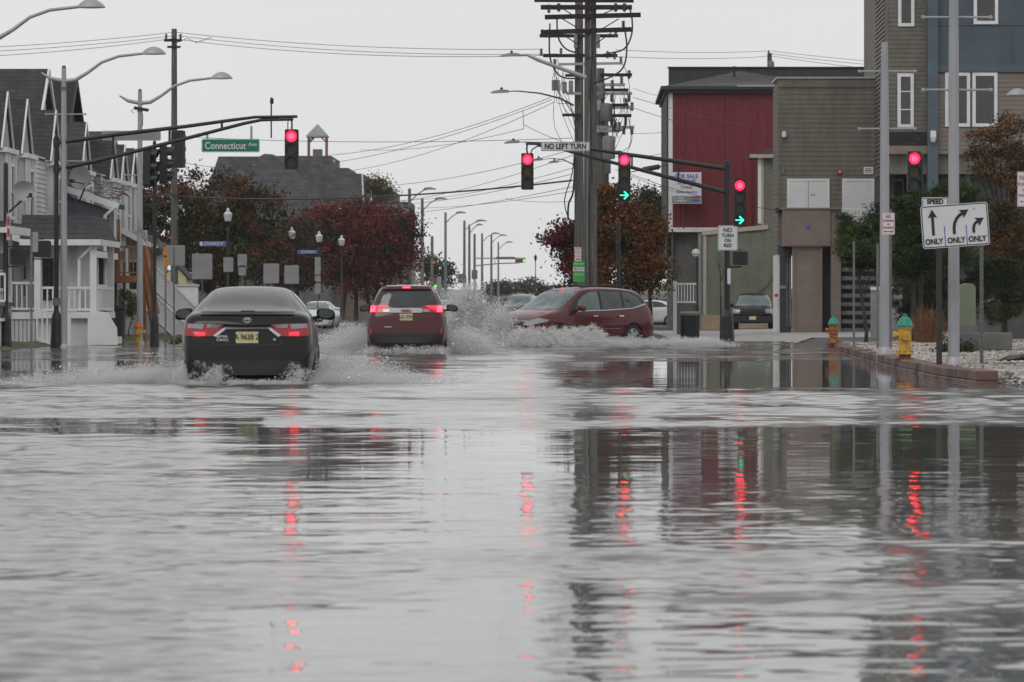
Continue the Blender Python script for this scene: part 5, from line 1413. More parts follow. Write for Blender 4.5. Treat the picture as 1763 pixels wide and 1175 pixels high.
def ornamental(x, ytop, s_, label, unlit_top=False):
    p = at(x, 535 + s_, s_); z = 1 + (535 - ytop) / s_
    o = empty('ornamental_lamp', (p.x, p.y, .1), label, 'street lamp', 'black ornamental lamp posts with white globes')
    z -= .1
    MB().lathe([(.16, -.2), (.16, .3), (.10, .45), (.10, .8), (.06, .9), (.05, z - 1.0), (.075, z - .98), (.05, z - .9), (.05, z - .85), (.12, z - .75), (.14, z - .62), (.10, z - .6)]).build('post', 'black', o, smooth=True)
    MB().lathe([(.10, 0), (.165, .12), (.19, .34), (.20, .38), (.12, .46), (.07, .50), (.07, .54), (.085, .56), (.04, .63), (.01, .66)], (0, 0, z - .66)).build('globe', 'black' if unlit_top else 'globe', o, smooth=True)
    return o
ornamental(392.5, 358, 38, 'nearest ornamental lamp carrying the blue Congress St sign')
ornamental(502.5, 391, 33, 'second ornamental lamp from the left, in front of a grey sign back')
ornamental(549.5, 398, 31, 'third ornamental lamp from the left, above the narrow sign backs')
ornamental(588, 405, 29.5, 'fourth ornamental lamp from the left, against the red tree')
ornamental(922, 438, 14, 'lone dark ornamental lamp far down the avenue against the sky', True)
for (x, y, s_, w, h, t, lb, c0_) in ((366, 420, 38, 45, 8, 'CONGRESS ST', 'blue Congress street name sign on the nearest ornamental lamp', 4), (529, 434, 31, 34, 6, 'CONGRESS ST', 'small dull blue street name sign on the third ornamental lamp', 0)):
    o = flat_sign('street_name_sign', x, y, s_, w / s_, h / s_, lb, 'signblue', 'signwhite', r=.02, rim_w=.008)
    text(t, .155 * (h / s_) / .21, 'signwhite', o, (.05, -.006, 0), sx=.9, bold=.003)
    if c0_: MB().box(-w / s_ / 2 + .02, -.007, -h / s_ / 2 + .03, -w / s_ / 2 + .14, -.004, h / s_ / 2 - .03).build('seal', 'signwhite', o)

# timber pole at left with crossarm
s = 38; p = at(300, 535 + 38, s)
o = empty('utility_pole', (p.x, p.y, .05), 'lone timber utility pole with a short crossarm left of the mast arm signal', 'utility pole', 'timber utility poles')
zt = 1 + (535 - 52) / s
MB().tube([(0, 0, -.2), (0, 0, 4), (0, 0, zt)], [.17, .16, .12], 12).build('pole', 'pole_wood', o, smooth=True)
za = 1 + (535 - 72) / s
MB().bar((-.45, -.14, za), (.35, -.14, za), .1, .12).build('crossarm', 'arm_wood', o)
MB().bar((-.3, -.14, za - .3), (.3, -.14, za - .3), .08, .1).build('crossarm', 'arm_wood', o)
for xx in (-.35, 0, .3): MB().lathe([(.03, 0), (.06, .04), (.05, .1), (.06, .16), (.03, .24)], (xx, -.14, za + .06), 10).build('insulator', 'insul', o, smooth=True)
MB().tube([(.12, 0, za - .1), (.6, 0, za + .1), (1.0, 0, za - .1), (1.7, 0, za + .15)], .015, 5).build('lead', 'wire', o)
o = empty('meter_box', at(301, 359, 37.5), 'small pale box strapped to the lone timber pole', 'box')
MB().prism(rrect(.25, .55, .04), -.15, .1).build('cover', 'signwhite', o); MB().lathe([(.05, -.1), (.07, 0)], (0, 0, -.28)).build('conduit', 'black', o)
# camera on the silver post
o = empty('traffic_camera', at(243, 188, 59.5), 'black camera on a bracket high on the second silver lamp post', 'camera')
MB().bar((-.2, -.05, .03), (.22, -.05, -.04), .1, .09).build('body', 'black', o); MB().tube([(0, 0, 0), (.05, 0, -.2), (.04, 0, -.5)], .012, 5).tube([(-.2, 0, 0), (-.3, 0, -.05), (-.2, 0, -.12)], .01, 5).build('cable', 'wire', o)

# ---- right mast arm
s = 55; Yr = F / s
o = mast_pole((1252 - VX) / s, Yr, .02, 1 + (535 - 278) / s, 'black mast arm pole at the right in front of the green house', r=.085)
LX, LZ = o.location.x, o.location.z
MB().tube([L2(1250, 291), L2(1150, 276), L2(1050, 262), L2(1000, 254), L2(920, 248), L2(905, 248)], [.075, .068, .055, .05, .04, .035], 10).build('upper_arm', 'black', o, smooth=True)
MB().tube([L2(1250, 332), L2(1168, 310), L2(1085, 288), L2(1000, 266), L2(960, 256), L2(925, 251)], [.075, .068, .055, .05, .04, .035], 10).build('lower_arm', 'black', o, smooth=True)
for (xa, ya, yb) in ((1168, 279, 310), (1088, 268, 288)): MB().bar(L2(xa, ya), L2(xa, yb), .06).build('arm_strut', 'black', o)
for zz in (291, 332): MB().lathe([(.11, -.12), (.11, .12)], (0, 0, L2(0, zz)[2])).build('arm_clamp', 'black', o, smooth=True)
MB().bar(L2(1256, 307), L2(1273, 308), .035).bar(L2(1256, 390), L2(1273, 391), .035).bar(L2(1256, 461), L2(1275, 461), .035).build('side_bracket', 'black', o)
MB().prism(rrect(.10, .5, .04, cx=.05, cz=2.05), -.2, -.08).build('push_button_sign', 'signwhite', o)
g = MB(); g.tube([(.22 * math.cos(a) - .25, -.1, L2(0, 343)[2] + .18 * math.sin(a)) for a in [k * .52 for k in range(13)]], .016, 5); g.build('cable_loop', 'wire', o)
h = sig(908, 265, 59, 3, 'red', 0, 'red lit three lens signal left of the no left turn sign'); MB().tube([(0, .05, 0), (-.02, 0, .14), (0, 0, .30)], .025, 6).tube([(.1, 0, 0), (.14, 0, .12), (.3, 0, .22)], .02, 5).build('hanger', 'black', h)
sig(1075, 266, 58.5, 4, 'red', 0, 'red lit signal with a green right arrow, mid way along the right mast arm', True)
sig(1273.5, 310, 57.5, 4, 'red', 0, 'red lit signal with a green right arrow, beside the right mast pole', True)
o = flat_sign('no_left_turn_sign', 973.5, 252.5, 58, 84 / 58, 16 / 58, 'white NO LEFT TURN sign on the right mast arm', r=.02)
text('NO LEFT TURN', .225, 'letter', o, (0, -.006, -.005), sx=.80, bold=.008)
o = flat_sign('no_turn_on_red_sign', 1253, 410, 56, 34.5 / 56, 43.5 / 56, 'white NO TURN ON RED sign on the right mast pole', r=.045)
for t, zz, sz in (('NO', .235, .19), ('TURN', .07, .15), ('ON', -.08, .145), ('RED', -.235, .15)): text(t, sz, 'letter', o, (0, -.006, zz), bold=.004, sx=.92)
ped_signal(1274.5, 445, 56, 'black pedestrian signal under the no turn on red sign', 26, 24)
# near right signal behind the pine
h = sig(1574, 262, 66, 3, 'red', 0, 'red lit signal above the pine tree near the right edge')
o = mast_pole(at(1586, 560, 65).x, F / 65, .1, 1 + (535 - 270) / 65, 'black pole hidden in the pine that holds the near right signal', r=.05, base=False)
# other right-edge dark lamp head
# wooden double utility poles
def utility_pole(x, s_, ztop, r, label, lean=0):
    p = at(x, 535 + s_, s_)
    o = empty('utility_pole', (p.x, p.y, .0), label, 'utility pole', 'timber utility poles')
    MB().tube([(0, 0, -.2), (lean * .3, 0, ztop * .35), (lean * .7, 0, ztop * .7), (lean, 0, ztop)], [r * 1.12, r * 1.06, r, r * .86], 16).build('pole', 'pole_wood', o, smooth=True)
    return o
def arm(o, x0, x1, y, s_, h=.13, dy=-.28, m='arm_wood', sl=0):
    a, b_ = at(x0, y, s_), at(x1, y - sl, s_)
    l = o.location
    MB().bar((a.x - l.x, dy, a.z - l.z), (b_.x - l.x, dy, b_.z - l.z), .1, h).build('crossarm', m, o)
def ins(o, x, y, s_, up=True, k=1.0, dy=-.28, m='insul'):
    a = at(x, y + (4.5 if up else -3), s_); l = o.location; pr = []
    for i_ in range(4): pr += [(.03 * k, i_ * .07 * k), (.065 * k, i_ * .07 * k + .02), (.06 * k, i_ * .07 * k + .045)]
    pr.append((.02, .3 * k))
    if not up: pr = [(r_, -z_) for r_, z_ in pr]
    MB().lathe(pr, (a.x - l.x, dy, a.z - l.z), 10).build('insulator', m, o, smooth=True)
def tb(o, pts, r, s_, dy=-.35, m='wire', name='cable'):
    l = o.location; q = []
    for i_, (x, y) in enumerate(pts):
        v = at(x, y, s_); q.append((v.x - l.x, dy, v.z - l.z))
    # smooth through the points
    sm = []
    for i_ in range(len(q) - 1):
        p0 = Vector(q[max(i_ - 1, 0)]); p1 = Vector(q[i_]); p2 = Vector(q[i_ + 1]); p3 = Vector(q[min(i_ + 2, len(q) - 1)])
        for t in (0, .25, .5, .75):
            sm.append(.5 * ((2 * p1) + (p2 - p0) * t + (2 * p0 - 5 * p1 + 4 * p2 - p3) * t * t + (3 * p1 - p0 - 3 * p2 + p3) * t ** 3))
    sm.append(Vector(q[-1]))
    MB().tube(sm, r, 6).build(name, m, o, smooth=True)
s = 50
A_ = utility_pole(1016.5, s, 13.2, .215, 'front timber utility pole of the close pair, thick with crossarms and cables')
for (x0, x1, y, sl) in ((920, 1091, 1, -1), (931, 1088, 14, 0), (938, 1103, 31, 4), (931, 1087, 57, 5)): arm(A_, x0, x1, y, s, .16, sl=sl)
for (x, y) in ((945, 12), (962, 10), (1060, 10), (1075, 10), (945, 55), (1073, 40)): ins(A_, x, y, s, False, 1.0)
for pts in ([(1084, 16), (1088, 35), (1087, 62), (1074, 86), (1045, 94), (1010, 102)], [(1073, 40), (1079, 80), (1074, 115), (1055, 132), (1020, 146)], [(947, 42), (946, 90), (953, 118), (970, 135), (1000, 136)], [(959, 30), (961, 65), (975, 86), (1000, 94), (1012, 98)],
            [(1020, 0), (1021, 80), (1016, 150), (1018, 260), (1014, 400), (1016, 500)]): tb(A_, pts, .028, s)
tb(A_, [(1016, -5), (1017, 90), (1015, 200), (1011, 330), (1012, 470)], .02, s, dy=-.25, m='grey')
for (xa, ya, xb, yb) in ((970, 17, 990, 30), (1028, 17, 1010, 32), (965, 32, 992, 48), (1060, 16, 1028, 30), (1065, 34, 1030, 55), (1052, 58, 1024, 78), (968, 60, 995, 78)):
    v0, v1 = at(xa, ya, s), at(xb, yb, s); l = A_.location; MB().bar((v0.x - l.x, -.3, v0.z - l.z), (v1.x - l.x, -.3, v1.z - l.z), .035, .035).build('brace', 'arm_wood', A_)
s = 47.5
B_ = utility_pole(997, s, 13.5, .16, 'rear timber utility pole of the close pair, narrower and greener')
for (x0, x1, y) in ((929, 1064, 63), (935, 1063, 97)): arm(B_, x0, x1, y, s, .12)
for (x, y) in ((932, 93), (966, 92), (1046, 97), (1058, 99), (934, 60), (1060, 60)): ins(B_, x, y, s, True, .9)
arm(B_, 962, 1072, 112, s, .09, m='silver', sl=2); ins(B_, 955, 112, s); ins(B_, 1069, 108, s)
for (xa, x1, y, m_) in ((968, 1000, 199, 'arm_wood'), (975, 1000, 162, 'silver'), (973, 1002, 131, 'arm_wood')): arm(B_, xa, x1, y, s, .1, m=m_)
for (x, y, w_, h_) in ((957, 148, 14, 18), (972, 152, 8, 20), (983, 150, 8, 20), (991, 72, 6, 24), (1030, 72, 6, 24)):
    v = at(x, y, s); l = B_.location
    MB().prism(rrect(w_ / s, h_ / s, .04, cx=v.x - l.x, cz=v.z - l.z), -.4, -.15).build('cutout_box', 'tank', B_)
rd = random.Random(9)
for k in range(9):
    x = 952 + rd.uniform(0, 40); y = 100 + rd.uniform(0, 50)
    tb(B_, [(x, y), (x + rd.uniform(-8, 8), y + rd.uniform(15, 40)), (x + rd.uniform(-6, 22), y + rd.uniform(40, 95)), (994, y + rd.uniform(70, 150))], .009, s, dy=-.3 + rd.uniform(-.15, .1))
tb(B_, [(990, 250), (985, 300), (972, 345), (980, 378), (990, 380)], .02, s); tb(B_, [(990, 270), (987, 330), (979, 352), (978, 380)], .035, s)
s = 44
C_ = utility_pole(1034, s, 1 + (535 - 118) / s, .17, 'third timber utility pole just behind the close pair, with transformers')
for (x0, x1, y, m_) in ((1033, 1088, 130, 'arm_wood'), (1027, 1076, 147, 'silver'), (1040, 1082, 156, 'arm_wood'), (1028, 1088, 162, 'silver'), (1048, 1082, 182, 'arm_wood'), (1046, 1091, 186, 'silver'), (1050, 1087, 200, 'arm_wood'), (1028, 1092, 220, 'silver'), (1026, 1066, 226, 'silver')): arm(C_, x0, x1, y, s, .12, m=m_)
for (x, y) in ((1083, 125), (1054, 142), (1070, 142), (1053, 165), (1083, 172), (1077, 180), (1088, 180), (1053, 205), (1077, 205), (1088, 228), (1074, 228), (1060, 214), (1066, 214), (1054, 214)): ins(C_, x, y, s, rd.random() < .5, 1.15)
def can(o, x, y0, y1, s_, r_, m='tank', dy=-.45):
    v = at(x, y1, s_); l = o.location; H = (y1 - y0) / s_
    MB().lathe([(r_ * .9, 0), (r_, .05), (r_, H - .06), (r_ * .9, H), (r_ * .2, H + .03)], (v.x - l.x, dy, v.z - l.z), 16).build('transformer', m, o, smooth=True)
can(C_, 1048, 236, 275, s, .25); can(C_, 1044, 180, 210, s, .24, 'steel'); can(C_, 1032, 174, 192, s, .09, 'signback'); can(C_, 1036, 145, 172, s, .13, 'steel')
for k in range(14):
    x = 1040 + rd.uniform(0, 45); y = 125 + rd.uniform(0, 70)
    tb(C_, [(x, y), (x + rd.uniform(-10, 8), y + rd.uniform(15, 35)), (x + rd.uniform(-12, 6), y + rd.uniform(35, 70)), (1046 + rd.uniform(-8, 20), y + rd.uniform(60, 100))], .010, s, dy=-.3 + rd.uniform(-.2, .1))
tb(C_, [(1072, 112), (1080, 130), (1084, 160), (1080, 185), (1084, 215), (1088, 240), (1080, 262)], .012, s)
tb(C_, [(1062, 205), (1056, 225), (1074, 224), (1078, 205)], .022, s)
s = 38
D_ = utility_pole(1042, s, 1 + (535 - 200) / s, .17, 'fourth timber utility pole behind, half hidden by leaves')
can(D_, 1040, 236, 300, s, .3, 'steel'); arm(D_, 1020, 1070, 262, s, .1)
for k in range(8):
    x = 1005 + rd.uniform(0, 40); tb(D_, [(x, 240 + rd.uniform(0, 30)), (x + rd.uniform(-8, 8), 290), (x + rd.uniform(-12, 6), 330), (1035, 350 + rd.uniform(0, 30))], .010, s)
# street lights bracketed on the utility poles
def bracket_lamp(pts, r, s_, label, m='silver', head=(24, 6), taper=True):
    v0 = at(*pts[-1], s_)
    o = empty('bracket_lamp', v0, label, 'street lamp', 'street lights bracketed from the timber poles')
    q = [tuple(at(x, y, s_) - v0) for x, y in pts]
    rs = [r * (.45 + .55 * i_ / (len(q) - 1)) for i_ in range(len(q))] if taper else r
    MB().tube(q, rs, 8).build('lamp_arm', m, o, smooth=True)
    hx, hz = q[0][0], q[0][2]; w_ = head[0] / s_
    MB().prism([(hx + .04, hz - .03), (hx + .04, hz + .05), (hx - w_ * .35, hz + .07), (hx - w_ * .8, hz + .02), (hx - w_, hz - .04), (hx - w_ * .9, hz - .06)], -.12, .12).build('lamp_head', 'signback', o)
    MB().lathe([(.04, 0), (.05, .05), (.02, .09)], (hx - w_ * .35, 0, hz + .06)).build('photocell', 'black', o, smooth=True)
    return o
bracket_lamp([(892, 95), (908, 95), (925, 103), (1009, 134)], .075, 51, 'street light on a long tapered silver arm high on the front timber pole', head=(32, 6))
bracket_lamp([(874, 158), (890, 157), (930, 161), (965, 170), (988, 182)], .035, 51, 'street light on a thin black curved arm below the silver one', 'black', head=(30, 6))
bracket_lamp([(893, 245), (905, 245), (940, 246), (988, 250)], .03, 44, 'street light level with the no left turn sign', 'black', head=(26, 6))
bracket_lamp([(933, 275), (950, 273), (970, 275), (990, 285)], .028, 40, 'upper small street light right of the left hanging signal', 'steel', head=(16, 4))
bracket_lamp([(960, 279), (972, 277), (982, 281), (992, 287)], .028, 36, 'lower small street light right of the left hanging signal', 'steel', head=(16, 4))
# signs on the timber pole
o = flat_sign('no_stopping_sign', 995, 438, 50.5, 12 / 50, 24 / 50, 'white and red NO STOPPING sign on the timber pole pair', 'signwhite', 'signred', r=.02, rim_w=.008)
for t, zz, sz in (('NO', .17, .10), ('STOPPING', .07, .05), ('OR', 0, .05), ('STANDING', -.07, .05)): text(t, sz, 'signred', o, (0, -.006, zz), bold=.001)
MB().bar((-.08, -.004, -.17), (.08, -.004, -.17), .005, .04).build('red_arrow', 'signred', o)
o = flat_sign('green_notice', 996.5, 468, 50.5, 20 / 50, 34 / 50, 'bright green notice with white bands under the no stopping sign', 'boxgreen', None, r=.01)
gm = mat('bright_green_print', (.05, .33, .06), .6, var=.05)
o.children[0].data.materials[0] = gm
g = MB(); g.box(-.19, -.004, .02, .19, 0, .14); g.build('white_band', 'signwhite', o)
text('SPEED HUMP', .055, 'signwhite', o, (0, -.006, .26), bold=.001); text('NOTICE', .08, 'letter', o, (.02, -.006, .08), bold=.001); text('AHEAD 24 HR', .055, 'signwhite', o, (0, -.006, -.1), bold=.001)
MB().disc((-.13, .09), .035, 10, -.007, -.004).build('dot', 'signred', o)
# short black pole in front of the red tree
o = mast_pole(at(1065, 535, 52).x, F / 52, .05, 1 + (535 - 383) / 52, 'short plain black pole in front of the autumn tree', r=.065, base=False)

# far street lamps down the avenue
far = [(705, 325, 26.3, 752, 'steel'), (727, 342, 24, 770, 'steel'), (767, 366, 21.1, 803, 'grey'), (799.5, 380, 19.4, 839, 'steel'), (808, 387, 18.6, 832, 'steel'), (830, 402, 16.7, 862, 'steel'), (846, 405, 16.2, 873, 'steel'), (858, 417, 14.8, 884, 'grey')]
lab = ['far street lamp nearest the grey roofed building, rising behind the red tree', 'second far street lamp at the right edge of the red tree', 'pale metal street lamp standing alone left of the signal gantry', 'fourth far street lamp with a dark box low on its post', 'fifth far street lamp crossing the fourth one', 'sixth far street lamp, left of the far gantry sign', 'seventh far street lamp, just left of the far gantry sign', 'smallest and farthest street lamp of the row']
for (x, y, s_, xl, m), lb in zip(far, lab):
    p = at(x, y, s_)
    o = empty('far_street_lamp', (p.x, p.y, .2), lb, 'street lamp', 'far street lamps down the avenue')
    H = p.z - .2
    MB().tube([(0, 0, -.2), (0, 0, H)], [.15 if m == 'steel' else .12, .10], 8).build('pole', m, o, smooth=True)
    w_ = (xl - x) / s_
    MB().tube([(0, 0, H - .9), (w_ * .3, 0, H - .35), (w_ * .55, 0, H - .08), (w_ * .8, 0, H - .0)], .045, 6).build('lamp_arm', 'silver', o, smooth=True)
    MB().prism([(w_ * .5, H - .06), (w_ * .55, H + .06), (w_ * .75, H + .10), (w_, H - .02), (w_ * .95, H - .08)], -.12, .12).build('lamp_head', 'signback', o)
for (x, y0, y1, s_, w, lb, m) in ((744, 407, 520, 19, .32, 'far plain timber post left of the pale metal lamp', 'steel'), (817, 403, 520, 16.9, .3, 'far gantry post holding the distant signal arm', 'steel')):
    p = at(x, y0, s_); o = empty('far_post', (p.x, p.y, .2), lb, 'post', 'far plain posts'); MB().tube([(0, 0, -.1), (0, 0, p.z - .2)], [w / 2, w / 2.6], 8).build('post', m, o, smooth=True)
# far gantry
s_ = 16.9; v0 = at(817, 445, s_)
o = empty('signal_gantry', v0, 'distant signal gantry arm reaching right from its post', 'signal gantry')
def G(x, y): v = at(x, y, s_) - v0; return (v.x, -.1, v.z)
MB().tube([G(817, 445), G(905, 445)], .06, 6).build('upper_arm', 'grey', o); MB().tube([G(817, 458), G(860, 454), G(895, 453)], .06, 6).build('lower_arm', 'grey', o)
MB().bar(G(852, 445), G(852, 455), .06).build('strut', 'grey', o)
MB().box(G(854, 0)[0], -.25, G(0, 447)[2], G(887, 0)[0], -.15, G(0, 442.5)[2]).build('sign_panel', 'steel', o)
h = empty('traffic_signal', at(896, 449.5, s_), 'distant horizontal signal showing green on the far gantry', 'traffic light', 'traffic signals over the crossing')
MB().prism(rrect(18 / s_, 6.4 / s_, .1), -.1, .1).build('housing', 'rust', h); MB().disc((.38, 0), .13, 14, -.14, -.1).build('lens', 'litlime', h)
for (x, y, lb, dx) in ((749, 492, 'distant upright signal showing green beside the red SUV', 0), (979, 453, 'distant signal showing green, left of the timber poles', 1)):
    h = empty('traffic_signal', at(x, y - 4, 18), lb, 'traffic light', 'traffic signals over the crossing')
    if dx: MB().prism(rrect(.8, .3, .08), -.1, .1).build('housing', 'rust', h); MB().disc((.3, 0), .12, 14, -.14, -.1).build('lens', 'litlime', h)
    else: MB().prism(rrect(.36, .95, .08), -.1, .1).build('housing', 'rust', h); MB().disc((0, -.27), .14, 14, -.14, -.1).build('lens', 'litlime', h)
for (x, y, s_, w, h_, lb, m) in ((793, 480, 19.4, 9, 16, 'dark box on the fourth far lamp post', 'steel'), (817, 473, 17, 10, 15, 'dark box on the far gantry post', 'steel'), (756, 490, 19, 8, 27, 'tall pale sign back beside the distant upright signal', 'signback'), (747, 452, 19, 5, 5, 'small yellow lamp on the far timber post', 'orange'), (818, 492, 17, 5, 10, 'small orange sign low on the gantry post', 'orange'), (801, 487, 19, 4, 22, 'thin orange stripe on the fourth far lamp', 'rust')):
    o = empty('far_box', at(x, y, s_ + .2), lb, 'box' if m == 'steel' else 'sign'); MB().prism(rrect(w / s_, h_ / s_, .03), -.06, .06).build('cover', m, o)

# ---- signs at the right verge
s = 114
o = flat_sign('lane_arrow_sign', 1644.5, 388.5, s, 116 / s, 74 / s, 'tilted white lane arrow sign with three black arrows each over ONLY', r=.045, tilt=R(-4), rim_w=.014)
def thick(pts, w): 
    g = MB()
    L_, R_ = [], []
    for i_, p_ in enumerate(pts):
        a = Vector(pts[max(i_ - 1, 0)]); b2 = Vector(pts[min(i_ + 1, len(pts) - 1)]); d = (b2 - a).normalized(); n = Vector((-d.y, d.x))
        L_.append(Vector(p_) + n * w / 2); R_.append(Vector(p_) - n * w / 2)
    for i_ in range(len(pts) - 1): g.prism([tuple(L_[i_]), tuple(L_[i_ + 1]), tuple(R_[i_ + 1]), tuple(R_[i_])], -.006, -.003)
    d = (Vector(pts[-1]) - Vector(pts[-2])).normalized(); n = Vector((-d.y, d.x)); e = Vector(pts[-1]); hw = .072
    g.prism([tuple(e + n * hw - d * .02), tuple(e + d * .11), tuple(e - n * hw - d * .02), tuple(e + d * .0)], -.006, -.0031)
    return g
thick([(-.335, -.13), (-.335, .155)], .042).build('straight_arrow', 'letter', o)
thick([(-.02, -.13), (-.02, -.04), (-.005, .04), (.03, .105), (.075, .15), (.12, .175)], .046).build('bending_arrow', 'letter', o)
thick([(.275, -.13), (.275, -.06), (.285, -.015), (.31, .02), (.345, .038)], .042).build('turning_arrow', 'letter', o)
for x_ in (-.335, -.0, .32): text('ONLY', .115, 'letter', o, (x_, -.006, -.225), sx=.86, bold=.004)
for x_, h_ in ((-.165, .3), (.165, .3)): MB().box(x_ - .006, -.006, -.30, x_ + .006, -.003, -.30 + h_).build('divider', 'signblue', o)
MB().disc((.3, .235), .01, 8, -.006, -.003).build('bolt', 'rust', o)
s = 108
o = flat_sign('speed_sign', 1610, 372, s, 46 / s, 64 / s, 'white speed sign mostly hidden behind the lane arrow sign', r=.03, rim_w=.01)
text('SPEED', .105, 'letter', o, (.0, -.006, .225), bold=.004, sx=.92)
post(1617, 630, 425, 112, .085, 'thick dark post under the left side of the lane arrow sign', 'dkgrey')
post(1690, 629, 420, 110, .055, 'perforated post under the right side of the lane arrow sign', 'steel', True)
post(1533, 611, 360, 92, .045, 'dark channel post beside the armless silver post', 'steel')
post(1470, 598, 415, 80, .045, 'dark post between the small hydrant and the pine', 'steel')
post(1511, 600, 420, 80, .05, 'dark post just left of the armless silver post', 'steel')
def nostop(x, y, s_, w, h, lb):
    o = flat_sign('no_stopping_sign', x, y, s_, w / s_, h / s_, lb, 'signwhite', 'signred', r=.02, rim_w=.006)
    k = h / s_ / .42
    for t, zz, sz in (('NO', .135, .085), ('STOPPING', .055, .052), ('OR', -.01, .04), ('STANDING', -.075, .052)): text(t, sz * k, 'signred', o, (0, -.005, zz * k), bold=.001, sx=.82)
    g = MB(); zc = -.15 * k; g.box(-.055, -.004, zc - .008, .055, -.002, zc + .008); g.prism([(-.09, zc), (-.05, zc + .025), (-.05, zc - .025)], -.004, -.002); g.prism([(.09, zc), (.05, zc + .025), (.05, zc - .025)], -.004, -.002); g.build('double_arrow', 'signred', o)
nostop(1529.5, 385.5, 94, 22, 38, 'NO STOPPING OR STANDING sign beside the armless silver post')
nostop(1763, 326, 80, 23, 60, 'NO STOPPING sign cut by the right edge of the picture')
post(1766, 600, 300, 79.5, .05, 'post at the right edge behind the cut sign', 'steel')

# ---- hydrants
def hydrant(x, yb, s_, top, body, base, label, flip=1, k=1):
    p = at(x, yb, s_)
    o = empty('fire_hydrant', p, label, 'fire hydrant', 'fire hydrants')
    MB().lathe([(.15 * k, -.02), (.15 * k, .03), (.1 * k, .035), (.1 * k, .09)], n=18).build('base_flange', base, o, smooth=True)
    b_ = MB(); b_.lathe([(.11 * k, .09), (.15 * k, .095), (.15 * k, .13), (.115 * k, .14), (.11 * k, .2), (.108 * k, .52), (.13 * k, .53), (.13 * k, .56)], n=18)
    b_.build('barrel', body, o, smooth=True)
    MB().lathe([(.14 * k, .555), (.145 * k, .58), (.125 * k, .60), (.118 * k, .64), (.085 * k, .70), (.04 * k, .735), (.035 * k, .74), (.035 * k, .775), (.0 + .01, .78)], n=18).build('bonnet', top, o, smooth=True)
    q = MB(); sx = -flip
    q.tube([(sx * .09, 0, .42), (sx * .17, 0, .42)], .05 * k, 12); q.tube([(sx * .165, 0, .42), (sx * .20, 0, .42)], [.065 * k, .055 * k], 6)
    q.build('side_outlet', body, o, smooth=True)
    q = MB(); q.tube([(.0, -.09, .40), (.0, -.16, .40)], .065 * k, 14); q.tube([(.0, -.155, .40), (.0, -.19, .40)], [.078 * k, .07 * k], 8); q.tube([(0, -.185, .40), (0, -.21, .40)], .02, 5)
    q.build('front_outlet', body, o, smooth=True)
    g = MB()
    for j in range(8):
        a = j * math.pi / 4; g.lathe([(.012, -.01), (.012, .012)], (.135 * k * math.cos(a), .135 * k * math.sin(a), .14), 6)
    g.build('bolts', base, o)
    MB().tube([(sx * .18, -.02, .40), (sx * .16, -.08, .33), (sx * .08, -.12, .34), (0, -.17, .37)], .006, 4).build('chain', base, o)
    return o
hydrant(1558, 620, 102, 'hydg', 'hydy', 'rust', 'yellow fire hydrant with a teal bonnet on the pebbles behind the brick kerb')
hydrant(1435, 598, 70, 'hydg', 'hydr', 'rust', 'smaller rust streaked hydrant with a teal bonnet at the far end of the brick kerb')
hydrant(239, 597, 59, 'hydo', 'hydy', 'hydy', 'yellow fire hydrant with an orange bonnet beside the silver post at the left', -1)

# ---- litter bin
s_ = 53; p = at(1188, 590, s_)
o = empty('litter_bin', p, 'black slatted litter bin with a flat rim at the kerb below the red building', 'litter bin')
MB().lathe([(.26, -.02), (.27, .9), (.27, .95)], n=24).build('liner', 'trim', o, smooth=True)
g = MB()
for k in range(30):
    a = 2 * math.pi * k / 30; g.bar((.30 * math.cos(a), .30 * math.sin(a), .02), (.31 * math.cos(a), .31 * math.sin(a), .9), .035, .012)
g.build('slats', 'black', o)
MB().lathe([(.33, .88), (.345, .92), (.345, .96), (.30, 1.0), (.2, 1.01), (.19, .97)], n=24).build('rim', 'steel', o, smooth=True)
MB().lathe([(.32, -.02), (.33, .05), (.30, .07)], n=24).build('foot_ring', 'black', o, smooth=True)
s_ = 53; p = at(202, 583, s_)
o = empty('wheelie_bin', p, 'dark grey wheeled refuse bin under the wooden deck', 'refuse bin')
MB().add([(-.22, -.25, 0), (.2, -.25, 0), (.2, .25, 0), (-.22, .25, 0), (-.28, -.3, .95), (.26, -.3, .95), (.26, .3, .95), (-.28, .3, .95)], [(0, 3, 2, 1), (4, 5, 6, 7), (0, 1, 5, 4), (1, 2, 6, 5), (2, 3, 7, 6), (3, 0, 4, 7)]).build('tub', 'dkgrey', o, bevel=.02)
MB().prism([(-.31, .95), (.29, .95), (.27, 1.04), (-.2, 1.08), (-.3, 1.03)], -.33, .33).build('lid', 'dkgrey', o)
for sx in (-.2, .18): MB().tube([(sx - .03, .25, .1), (sx + .03, .25, .1)], .1, 12).build('wheel', 'tyre', o)

# ---- utility cabinet, planter edge, black debris
s_ = 84; p = at(1665, 572, s_)
o = empty('utility_cabinet', p, 'pale green utility pedestal right of the lane arrow sign post', 'utility cabinet')
MB().prism([(-.17, 0), (.17, 0), (.165, .92), (.10, .99), (-.05, 1.0), (-.17, .95)], -.15, .15).build('hood', 'boxgreen', o, bevel=.015)
MB().box(-.2, -.18, -.3, .2, .18, .14).build('base', 'stone', o)
s_ = 86; v0, v1 = at(1650, 585, s_), at(1743, 585, s_)
o = empty('planter_edge', v0, 'low grey concrete planter edging in front of the cabinet', 'planter edge')
MB().box(v0.x, v0.y, .2, v1.x, v0.y + .25, 1 + (535 - 573) / s_).build('slab', 'stone', bevel=.02, **W(o)); MB().box(v1.x - .25, v0.y + .25, .2, v1.x, v0.y + 4, .53).build('return_slab', 'stone', **W(o))
s_ = 106; p = at(1745, 628, s_)
o = empty('rubber_mat', p, 'heap of wet black plastic lying on the pebbles at the right edge', 'debris')
